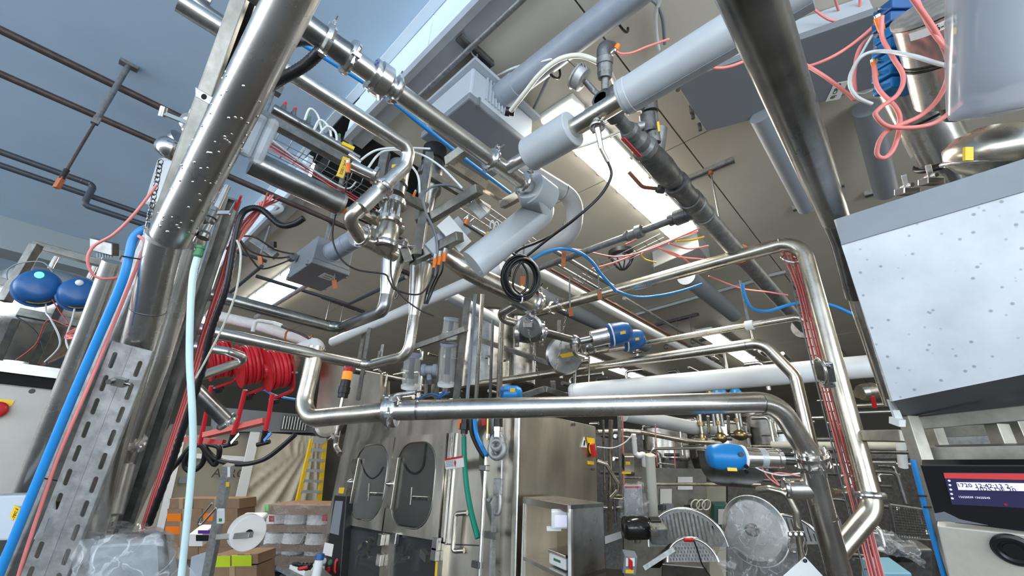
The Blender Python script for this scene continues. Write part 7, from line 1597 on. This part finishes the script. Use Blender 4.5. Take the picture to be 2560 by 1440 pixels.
cable('air_hose', 'blue tubing running behind the hose reels to the pale plate', [(632, 980, 5.0), (660, 975, 5.0), (690, 990, 5.0), (745, 1000, 5.0)], 6, BHOSE, seg=6, cat='hose')
pipe('stainless_pipe', 'curved stainless drain behind the operator panel', [(866, 1040, 3.8), (845, 1075, 3.8), (838, 1115, 3.8), (850, 1135, 3.7)], 13, STEELW, R=2)
pipe('stainless_pipe', 'dark stainless line crossing behind the beacon', [(885, 925, 4.2), (1010, 945, 'X')], 18, STEELD, R=0, clamps=(.5,))
t = T('white_tap_line', 'white plastic pipe and taps above the wrapped pipe', 'pipe'); t.part('tube', B().tube(fillet(pts([(632, 828, 4.3), (640, 800, 4.3), (685, 808, 4.4), (705, 815, 4.4)]), .03, 4), .02, 10), WHITE); t.part('dark_line', B().tube(pts([(700, 815, 4.4), (760, 838, 4.4), (775, 848, 4.4)]), .013, 8), BROWN); t.part('copper_line', B().tube(smooth(pts([(712, 850, 4.4), (718, 828, 4.4), (740, 830, 4.4), (770, 845, 4.4), (780, 838, 4.4)])), .010, 6), OBROWN); t.done()
# blue motor just above the front line
t = T('blue_motor', 'small blue motor with a yellow sign just above the front line', 'motor'); c = P(1278, 985, 3.0); t.part('body', B().lathe(c-R_*.06, R_, [(0, .05), (.01, .06), (.10, .06), (.13, .045), (.14, .02)], 20), BLUEB); t.part('mount', B().obox(c-R_*.05, R_*.03, U_*.045, _f*.05), BLUE, bev=.005); t.part('yellow_sign', B().obox(c+U_*.04-_f*.05+R_*.01, R_*.018, U_*.012, _f*.003), YELLOW); t.done()
# ================================================================ RIGHT BACKGROUND behind the loops
def bp(lab, L, w, m=STEELW, R=2, **k): return pipe('process_pipe', lab, L, w, m, R=R, **k)
bp('white pipe slanting down behind the front line near the steel vats', [(1560, 1040, 4.6), (1795, 1080, 4.9)], 34, WINS, name_=None) if False else pipe('insulated_pipe', 'pale pipe slanting down below the front line to the brass valve row', [(1560, 1035, 4.6), (1795, 1082, 5.2)], 36, WINS, R=0)
bp('slim stainless header kinked over the vats', [(1495, 1080, 4.4), (1565, 1077, 4.4), (1600, 1080, 4.4), (1715, 1103, 4.6), (1800, 1108, 4.8)], 12, STEELW)
bp('horizontal rail above the film wrapped display', [(1620, 1210, 4.0), (1900, 1212, 4.2)], 8, STEELW, R=0)
bp('short horizontal pipe feeding the white standing tube', [(1626, 1140, 4.2), (1632, 1122, 4.2), (1750, 1120, 4.3), (1900, 1125, 4.3)], 7, CHROME, R=1.5)
bp('left stainless riser beside the electrical cabinet', [(1508, 1050, 4.2), (1512, 1230, 4.2)], 6, STEELW, R=0)
bp('second stainless riser beside the electrical cabinet, the thicker one', [(1527, 1050, 4.2), (1524, 1330, 4.2)], 11, STEELW, R=0)
bp('bypass pipe bowing out right of the thicker riser', [(1492, 1152, 4.1), (1515, 1160, 4.1), (1546, 1210, 4.1), (1545, 1225, 4.1), (1527, 1245, 4.1)], 10, STEELW)
bp('grey square looking riser with red cables beside the small steel switch box', [(1548, 1040, 4.3), (1553, 1235, 4.3)], 10, GALV, R=0)
single('cable_run', 'salmon cables climbing beside the small steel switch box', 'cable', B().tube(pts([(1556, 1040, 4.25), (1560, 1230, 4.25)]), .008, 6), PINK)
single('cable_run', 'orange salmon cable dropping in front of the left vat', 'cable', B().tube(pts([(1638, 1060, 4.4), (1643, 1165, 4.4)]), .006, 6), PINK)
single('cable_run', 'orange salmon cable dropping in front of the right vat', 'cable', B().tube(pts([(1685, 1110, 4.4), (1688, 1170, 4.4)]), .006, 6), PINK)
cable('air_tube', 'thin white tube drooping from the red switch to the short white drop pipe', [(1492, 1117, 4.0), (1530, 1120, 4.0), (1560, 1108, 4.0), (1582, 1086, 4.0)], 3, MILKW, seg=6)
t = T('white_standpipe', 'tall white standing tube in front of the grey control wall', 'pipe'); t.part('tube', B().tube(pts([(1625, 1137, 4.0), (1634, 1295, 4.0)]), .045, 22), mat('ivory_tube', (.62, .62, .55), .4)); t.part('joint', B().lathe(P(1630, 1230, 4.0)+V((0, 0, .0)), (0, 0, 1), [(0, .045), (.001, .047), (.02, .047), (.021, .045)], 22), WHITE); t.done()
t = T('drop_pipe', 'short white drop pipe left of the standing tube', 'pipe'); t.part('tube', B().tube(pts([(1584, 1086, 4.3), (1588, 1136, 4.3)]), .025, 14), WHITE); t.part('end_elbow', B().tube(fillet(pts([(1588, 1134, 4.3), (1598, 1140, 4.3), (1610, 1134, 4.3), (1612, 1165, 4.3)]), .03, 4), .03, 12), WHITE); t.done()
def vat(lab, x, y0, y1, w, d, m=STEEL):
    t = T('steel_vat', lab, 'vat'); a = P(x, y1, d); b_ = P(x, y0, d); r = .5*w*d/FO; h = abs(b_.z-a.z)
    t.part('shell', B().lathe(V((a.x, a.y, a.z)), (0, 0, 1), [(0, r*.95), (.02, r), (h, r), (h+.02, r*.9)], 40), m); t.part('rim', B().ring(V((a.x, a.y, a.z+h)), (0, 0, 1), r, .02, 40, 8), CHROME); t.part('dark_skirt', B().lathe(V((a.x, a.y, a.z-.16)), (0, 0, 1), [(0, r*.8), (.16, r*.9)], 30), IRON); return t.done()
vat('left stainless vat under the slim header', 1668, 1068, 1150, 110, 5.6); vat('right stainless vat behind the brass valve row', 1800, 1060, 1150, 150, 5.7); vat('dark stainless vat behind the big front elbow', 1940, 1040, 1120, 150, 5.9, STEELD)
# brass valve row
BRS = mat('aged_brass', (.42, .32, .16), .3, 1, noise=.3, nscale=15)
for i, (x, y) in enumerate(((1757, 1098), (1802, 1095), (1850, 1088))):
    t = T('process_valve', ['left round valve body on the manifold under the blue caps', 'middle round valve body on the manifold under the blue caps', 'right brassy double valve body on the manifold under the blue caps'][i], 'valve', 'valve bodies on the far manifold'); c = P(x, y, 4.9); r = .055+.015*i
    t.part('globe', B().slathe(c-V((0, 0, .06)), (0, 0, 1), [(0, .02), (.02, r*.8), (.06, r), (.10, r*.8), (.12, .03)], 20), BRS); t.part('stem', B().tube([c+V((0, 0, .05)), c+V((0, 0, .33))], .022, 10), STEELW)
    for k in (-1, 1): t.part('branch', B().tube([c, c+R_*.12*k], .03, 12), STEELD)
    t.part('collar', B().tube([c+V((0, 0, .15)), c+V((0, 0, .19))], .045, 14), BRS); t.done()
for i, (x, y) in enumerate(((1795, 985), (1840, 986), (1775, 984))):
    t = T('domed_valve', ['left blue valve cap peeping over the front line', 'right blue valve cap peeping over the front line', 'small amber fitting beside the blue caps over the front line'][i], 'valve head'); c = P(x, y, 4.7); r = (.09, .06, .04)[i]
    t.part('cap', B().slathe(c-V((0, 0, .02)), (0, 0, 1), [(-.06, r*.8), (0, r), (.05, r), (.08, r*.7), (.09, 0)], 20), [BLUEB, BLUEB, BRS][i]); t.part('stem', B().tube([c-V((0, 0, .06)), c-V((0, 0, .35))], .02, 8), STEELD); t.done()
for i in range(6):
    x = 1745+i*25; single('process_pipe', ['first', 'second', 'third', 'fourth', 'fifth', 'sixth'][i]+' thin riser from the left between the blue caps and the brass valves', 'pipe', B().tube(pts([(x, 1040, 5.0), (x+2, 1085, 5.0)]), .018, 10), [STEELW, CHROME][i % 2])
# control wall
t = T('control_wall', 'scratched steel control wall with notices behind the standing tube', 'cabinet'); d = 5.2; w_ = [P(1560, 1165, d), P(1760, 1180, d), P(1770, 1420, d), P(1560, 1420, d)]
nn = V((_f.x, _f.y, 0)).normalized(); w_ = [onplane(x, y, w_[0], nn) for x, y in ((1560, 1168), (1765, 1172), (1775, 1450), (1560, 1450))]
def wq(x, y, o=.01): return onplane(x, y, w_[0], nn, o)
t.part('sheet', B().loop(w_, nn, .06), mat('scratched_sheet', (.17, .16, .14), .45, .7, noise=.35, nscale=8))
for nm, (x0, y0, x1, y1), m_ in (('notice', (1649, 1222, 1678, 1260), PAPER), ('framed_notice', (1693, 1192, 1730, 1224), PAPER), ('black_placard', (1645, 1262, 1664, 1275), BLACK), ('black_placard', (1711, 1262, 1730, 1280), BLACK), ('yellow_tag', (1675, 1277, 1682, 1285), YELLOW), ('grey_door', (1655, 1258, 1682, 1300), GBOX)):
    t.part(nm, B().loop([wq(x0, y0, .02), wq(x1, y0, .02), wq(x1, y1, .02), wq(x0, y1, .02)], nn, .01), m_)
t.done()
t = T('switch_box', 'small steel switch box with yellow labels on the riser', 'switch box'); c = P(1570, 1155, 4.15); t.part('box', B().obox(c, R_*.05, U_*.075, _f*.05), SHEET, bev=.005); t.part('yellow_label', B().obox(c-_f*.052-U_*-.01-R_*.015, R_*.022, U_*.014, _f*.002), YELLOW); t.part('lower_label', B().obox(P(1566, 1182, 4.1), R_*.045, U_*.010, _f*.003), YELLOW); t.done()
t = T('cream_pillar', 'cream wall pillar with a green box beside the film wrapped disc', 'pillar'); d = 5.6; t.part('pillar', B().hexa([P(1762, 1450, d), P(1815, 1450, d), P(1815, 1450, d+.3), P(1762, 1450, d+.3), P(1755, 1205, d), P(1815, 1205, d), P(1815, 1205, d+.3), P(1755, 1205, d+.3)]), mat('cream_wall', (.52, .49, .38), .6)); t.part('green_box', B().obox(P(1800, 1290, d-.1), R_*.10, U_*.17, _f*.05), mat('teal_box', (.07, .17, .15), .5), bev=.01); t.part('green_box_label', B().obox(P(1803, 1292, d-.17), R_*.04, U_*.10, _f*.002), PAPER); t.done()
t = T('wire_coil', 'loops of pale tube hanging on the cream pillar', 'cable coil')
for k in range(3): t.part('loop', B().ring(P(1738+k*14, 1262, 5.0), -_f+R_*.3, .06, .008, 20, 6), MILK)
t.done()
# film wrapped display
t = T('wrapped_display', 'small display wrapped in clear film behind the motor', 'wrapped machine'); d = 3.9
t.part('display_body', B().hexa([P(1562, 1300, d), P(1610, 1300, d), P(1610, 1300, d+.2), P(1562, 1300, d+.2), P(1560, 1212, d), P(1604, 1212, d), P(1604, 1212, d+.2), P(1560, 1212, d+.2)]), GBOXL, bev=.01); t.part('red_strip', B().obox(P(1582, 1218, d-.03), R_*.07, U_*.008, _f*.003), RED); t.part('screen', B().obox(P(1583, 1226, d-.03), R_*.06, U_*.014, _f*.003), mat('dim_lcd', (.4, .4, .5), .3))
t.part('film', film([[P(1560, 1205, d-.08), P(1590, 1203, d-.08), P(1612, 1212, d)], [P(1552, 1250, d-.1), P(1590, 1250, d-.1), P(1618, 1250, d)], [P(1552, 1300, d-.08), P(1588, 1305, d-.08), P(1622, 1300, d)]], 26, .02, 5), FILM); t.done()
# gear motor and slotted star wheel conveyor
t = T('gear_motor', 'dark gear motor with a square gearbox in front of the slotted guard', 'motor'); d = 3.1; a = P(1556, 1320, d); b_ = P(1622, 1318, d); t.part('motor', B().slathe(a, b_-a, [(0, .03), (.01, .07), (.03, .08), ((b_-a).length-.02, .08), ((b_-a).length, .06)], 26), mat('black_gloss', (.015, .015, .015), .15)); 
t.part('gearbox', B().obox(P(1642, 1330, d-.05), R_*.058, U_*.058, _f*.06), GALVD, bev=.008); t.part('shaft', B().lathe(P(1637, 1332, d-.12), -_f, [(-.02, .032), (.004, .03), (.006, .016)], 20), CHROME); t.part('cable_box', B().obox(P(1637, 1303, d), R_*.04, U_*.02, _f*.03), BLACK, bev=.005); t.part('foot', B().tube([P(1590, 1332, d), P(1592, 1352, d)], .035, 14), CHROME); t.done()
def slotted_guard(lab, cx, cy, d, r, a0, a1, thick=.01, nsl=16, m=GALVD, style='bars'):
    t = T('slotted_guard', lab, 'guard'); n = 28; o = P(cx, cy, d); v = (CAM-o).normalized(); ex = (R_-v*R_.dot(v)).normalized(); ey = v.cross(ex)
    outer = [(r*math.cos(a0+(a1-a0)*i/n), r*.95*math.sin(a0+(a1-a0)*i/n)) for i in range(n+1)]
    holes = []
    if style == 'bars':
        for k in range(nsl):
            x = -r*.82+1.64*r*k/(nsl-1); top = math.sqrt(max(r*r*.82-x*x, 0))*.95; base = r*math.sin(a0)+r*.08
            if top-base > r*.14: holes.append(list(reversed(capsule(x, (top+base)/2, r*.045, top-base, 3))))
    else:
        for k in range(nsl):
            for q in range(5):
                x = -r*.85+1.7*r*(k+.5*(q % 2)*.9)/(nsl-1); y = r*math.sin(a0)+r*.09+q*r*.13
                if x*x+(y+.08*r)**2 < r*r*.82: holes.append(list(reversed(capsule(x, y, r*.04, r*.10, 3))))
    t.part('slotted_plate', holed(outer, holes, o, ex, ey, thick), m); t.part('rim', B().tube([o+ex*x+ey*y for x, y in outer], .012, 6), CHROME); return t
t = slotted_guard('large arched guard with long slots behind the gear motor', 1720, 1372, 3.3, .30, .05, PI-.05, nsl=17); t.done()
t = slotted_guard('lower arched guard with staggered small slots and a red handle', 1733, 1412, 2.9, .17, .1, PI-.1, nsl=15, style='dots'); t.part('red_handle', B().obox(P(1722, 1350, 2.85), R_*.035, U_*.010, _f*.01), RED, bev=.004); t.part('black_cord', B().tube(smooth(pts([(1735, 1352, 2.8), (1745, 1380, 2.8), (1755, 1410, 2.8), (1775, 1440, 2.8)])), .005, 6), BLACK); t.done()
t = slotted_guard('arched guard with long slots right of the film wrapped disc', 1975, 1365, 3.2, .22, .05, PI-.05, nsl=13); t.done()
t = T('machine_block', 'dark steel machine block under the slotted guards', 'machine'); d = 3.0; t.part('block', B().hexa([P(1652, 1480, d), P(1780, 1480, d), P(1780, 1480, d+.5), P(1652, 1480, d+.5), P(1655, 1408, d), P(1765, 1418, d), P(1765, 1410, d+.5), P(1655, 1400, d+.5)]), STEELD, bev=.01); t.part('sloped_plate', B().loop([P(1610, 1420, 3.0), P(1680, 1360, 3.0), P(1690, 1368, 3.1), P(1650, 1420, 3.1)], _f, .02), STEELD); t.part('edge_rail', B().beam(P(1610, 1420, 2.95), P(1685, 1372, 2.95), .02, .03), GALV); t.done()
t = T('isolator_switch', 'grey isolator switch with a red handle and a yellow label at the bottom', 'switch'); c = P(1572, 1405, 2.5); t.part('box', B().obox(c, R_*.04+U_*-.006, U_*.055+R_*.006, _f*.03), GBOX, bev=.006); t.part('red_handle', B().obox(c-_f*.035+U_*.012, R_*.012-U_*.01, U_*.028, _f*.008), RED, bev=.004); t.part('yellow_label', B().obox(c-_f*.032-U_*.035-R_*.004, R_*.024, U_*.010, _f*.002), YELLOW); t.part('warning_label', B().obox(c-_f*.031+U_*.02, R_*.026, U_*.024, _f*.001), PAPER); t.done()
t = T('white_beam', 'white painted beam end right of the scale cabinet', 'beam'); t.part('beam', B().hexa([P(1508, 1362, 3.4), P(1555, 1345, 3.4), P(1555, 1345, 3.8), P(1508, 1362, 3.8), P(1508, 1342, 3.4), P(1552, 1328, 3.4), P(1552, 1328, 3.8), P(1508, 1342, 3.8)]), WHITE); t.done()
# film wrapped disc
t = T('wrapped_disc_machine', 'tilted disc machine wrapped in crinkled clear film left of the main riser', 'wrapped machine'); d = 2.7
c = P(1890, 1325, d+.15); ax = (-ray(1890, 1325)+R_*-.7).normalized(); t.part('disc', B().lathe(c, ax, [(0, .05), (.01, .2), (.04, .21), (.05, .18)], 36), STEELD); t.part('disc_rim', B().ring(c+ax*.03, ax, .205, .010, 40, 8), WHITE); t.part('hub', B().lathe(c+ax*.05, ax, [(0, .04), (.05, .035), (.06, .02)], 24), IRON)
t.part('machine_body', B().obox(P(1930, 1400, d+.3), R_*.16, U_*.16, _f*.1), IRON, bev=.01)
t.part('film', film([[P(1840, 1250, d), P(1880, 1240, d-.02), P(1925, 1258, d), P(1945, 1290, d+.05)], [P(1810, 1320, d-.03), P(1870, 1318, d-.08), P(1930, 1325, d-.05), P(1975, 1335, d)], [P(1792, 1385, d-.03), P(1860, 1385, d-.1), P(1930, 1390, d-.05), P(2005, 1390, d)], [P(1815, 1450, d), P(1870, 1460, d-.1), P(1940, 1460, d-.05), P(2020, 1450, d)]], 44, .02, 12), FILM); t.done()
b = B(); t = T('curved_chute', 'curved dark steel chute behind the blue headed valve', 'chute'); d = 3.6; n = 14; q0, q1 = [], []
prof = [(1745, 1128), (1752, 1165), (1765, 1190), (1785, 1208), (1815, 1216)]
q0 = smooth([P(x, y, d) for x, y in prof]); q1 = smooth([P(x+(1893-1745)*(1 if i < 3 else .62), y+6, d-.1) for i, (x, y) in enumerate(prof)]); vs = q0+q1; n = len(q0); b.add(vs+[p+_f*.02 for p in vs], [(i, i+1, n+i+1, n+i) for i in range(n-1)]+[(2*n+i+1, 2*n+i, 3*n+i, 3*n+i+1) for i in range(n-1)]); t.part('sheet', b, STEELD); t.done()
# far right gap between the riser and the display
t = T('wire_guard', 'dark wire mesh guard seen right of the tall riser', 'guard'); A = [P(2225, 1262, 3.2), P(2315, 1275, 3.2), P(2330, 1350, 3.2), P(2240, 1345, 3.2)]
for k in range(15): f = k/14; t.part('wire', B().tube([A[0].lerp(A[1], f), A[3].lerp(A[2], f)], .003, 5), IRON)
for k in range(13): f = k/12; t.part('wire', B().tube([A[0].lerp(A[3], f), A[1].lerp(A[2], f)], .003, 5), IRON)
t.part('frame', B().tube([A[0], A[1], A[2], A[3], A[0]], .010, 6), GALVD); t.done()
t = T('blue_machine', 'pale blue machine box under crumpled film at the bottom right', 'machine'); c = P(2215, 1440, 2.6); t.part('box', B().obox(c, R_*.09, U_*.07, _f*.08), mat('pale_blue_paint', (.18, .36, .46), .4), bev=.01); t.part('black_motor', B().lathe(P(2230, 1380, 2.8), R_, [(0, .05), (.01, .06), (.13, .06), (.15, .03)], 20), BLACK); t.part('steel_block', B().obox(P(2275, 1400, 2.9), R_*.1, U_*.11, _f*.06), IRON, bev=.01)
t.part('film', film([[P(2180, 1320, 2.6), P(2220, 1330, 2.6), P(2290, 1365, 2.6)], [P(2170, 1350, 2.5), P(2230, 1362, 2.5), P(2300, 1390, 2.5)], [P(2180, 1378, 2.5), P(2240, 1385, 2.5), P(2315, 1420, 2.5)]], 26, .02, 15), FILM); t.done()
pipe('insulated_pipe', 'ivory pipe crossing behind the risers toward the display frame', [(1930, 1112, 4.6), (2330, 1116, 3.6)], 16, mat('ivory_jacket', (.55, .54, .46), .45), R=0)
bp('steel tube below the ivory pipe behind the display frame', [(2150, 1130, 3.8), (2300, 1132, 3.4)], 8, STEELD, R=0)
t = T('drop_pipe', 'white drop pipe hanging from the ivory pipe', 'pipe'); t.part('tube', B().tube(pts([(2250, 1090, 3.7), (2258, 1168, 3.7)]), .035, 16), WHITE); t.done()
bp('upper bright horizontal tube right of the riser below the steel hood', [(2130, 1015, 4.6), (2225, 1010, 4.4)], 10, STEELW, R=0)
bp('lower bright horizontal tube right of the riser below the steel hood', [(2130, 1032, 4.6), (2235, 1028, 4.4)], 8, CHROME, R=0)
rn = random.Random(77)
def clutter(n, x0, x1, y0, y1, dd, lab, grp):
    for i in range(n):
        x = rn.uniform(x0, x1); y = rn.uniform(y0, y1); d = rn.uniform(*dd); a = P(x, y, d); k = i % 3; L_ = rn.uniform(.12, .5)
        b_ = a+[V((0, 0, L_*.8)), V((0, L_, 0)), V((L_, 0, 0))][k]; w_ = rn.uniform(.010, .028)
        pz = [a, b_]
        if rn.random() < .5: pz.append(b_+[V((0, L_*.5, 0)), V((0, 0, -L_*.4)), V((0, -L_*.5, 0))][k])
        single('process_pipe', lab[k], 'pipe', B().tube(fillet(pz, w_*2.5, 4), w_, 10), rn.choice([STEELW, STEELD, STEEL, IRON, CHROME]), group=grp+[' (upright)', ' (crossing)', ' (receding)'][k])
clutter(33, 1495, 1760, 1050, 1320, (4.4, 6.0), ['short upright pipe in the tangle behind the electrical cabinet', 'short crossing pipe in the tangle behind the electrical cabinet', 'short receding pipe in the tangle behind the electrical cabinet'], 'pipes behind the electrical cabinet')
clutter(36, 2110, 2330, 1130, 1400, (3.4, 4.8), ['short upright pipe in the dark tangle left of the display', 'short crossing pipe in the dark tangle left of the display', 'short receding pipe in the dark tangle left of the display'], 'pipes left of the display')
clutter(30, 1380, 1960, 870, 985, (4.6, 7.0), ['upright pipe in the far tangle above the white pipe', 'crossing pipe in the far tangle above the white pipe', 'receding pipe in the far tangle above the white pipe'], 'pipes above the white pipe')
clutter(24, 1900, 2120, 1030, 1240, (4.2, 6.0), ['upright pipe in the tangle behind the main riser', 'crossing pipe in the tangle behind the main riser', 'receding pipe in the tangle behind the main riser'], 'pipes behind the main riser')
clutter(24, 880, 1290, 880, 1000, (4.2, 5.6), ['upright pipe in the tangle above the packaging machine', 'crossing pipe in the tangle above the packaging machine', 'receding pipe in the tangle above the packaging machine'], 'pipes above the packaging machine')
# dark machine blocks closing the view behind the clutter
t = T('process_skid', 'dark equipment skid filling the gap behind the main riser', 'machine'); d = 7.2
nn = V((_f.x, _f.y, 0)).normalized(); o_ = P(1900, 1200, d)
t.part('lower_block', B().loop([onplane(x, y, o_, nn) for x, y in ((1820, 1150), (2340, 1150), (2340, 1480), (1820, 1480))], nn, .4), IRON); t.part('upper_rail', B().beam(onplane(1820, 1140, o_, nn), onplane(2340, 1140, o_, nn), .08, .08), GALVD); t.done()
t = T('process_skid', 'dark equipment skid behind the vats and control wall', 'machine'); o_ = P(1600, 1200, 7.8)
t.part('lower_block', B().loop([onplane(x, y, o_, nn) for x, y in ((1490, 1085), (1830, 1085), (1830, 1480), (1490, 1480))], nn, .4), IRON); t.part('upper_rail', B().beam(onplane(1490, 1080, o_, nn), onplane(1830, 1080, o_, nn), .08, .08), GALVD); t.done()
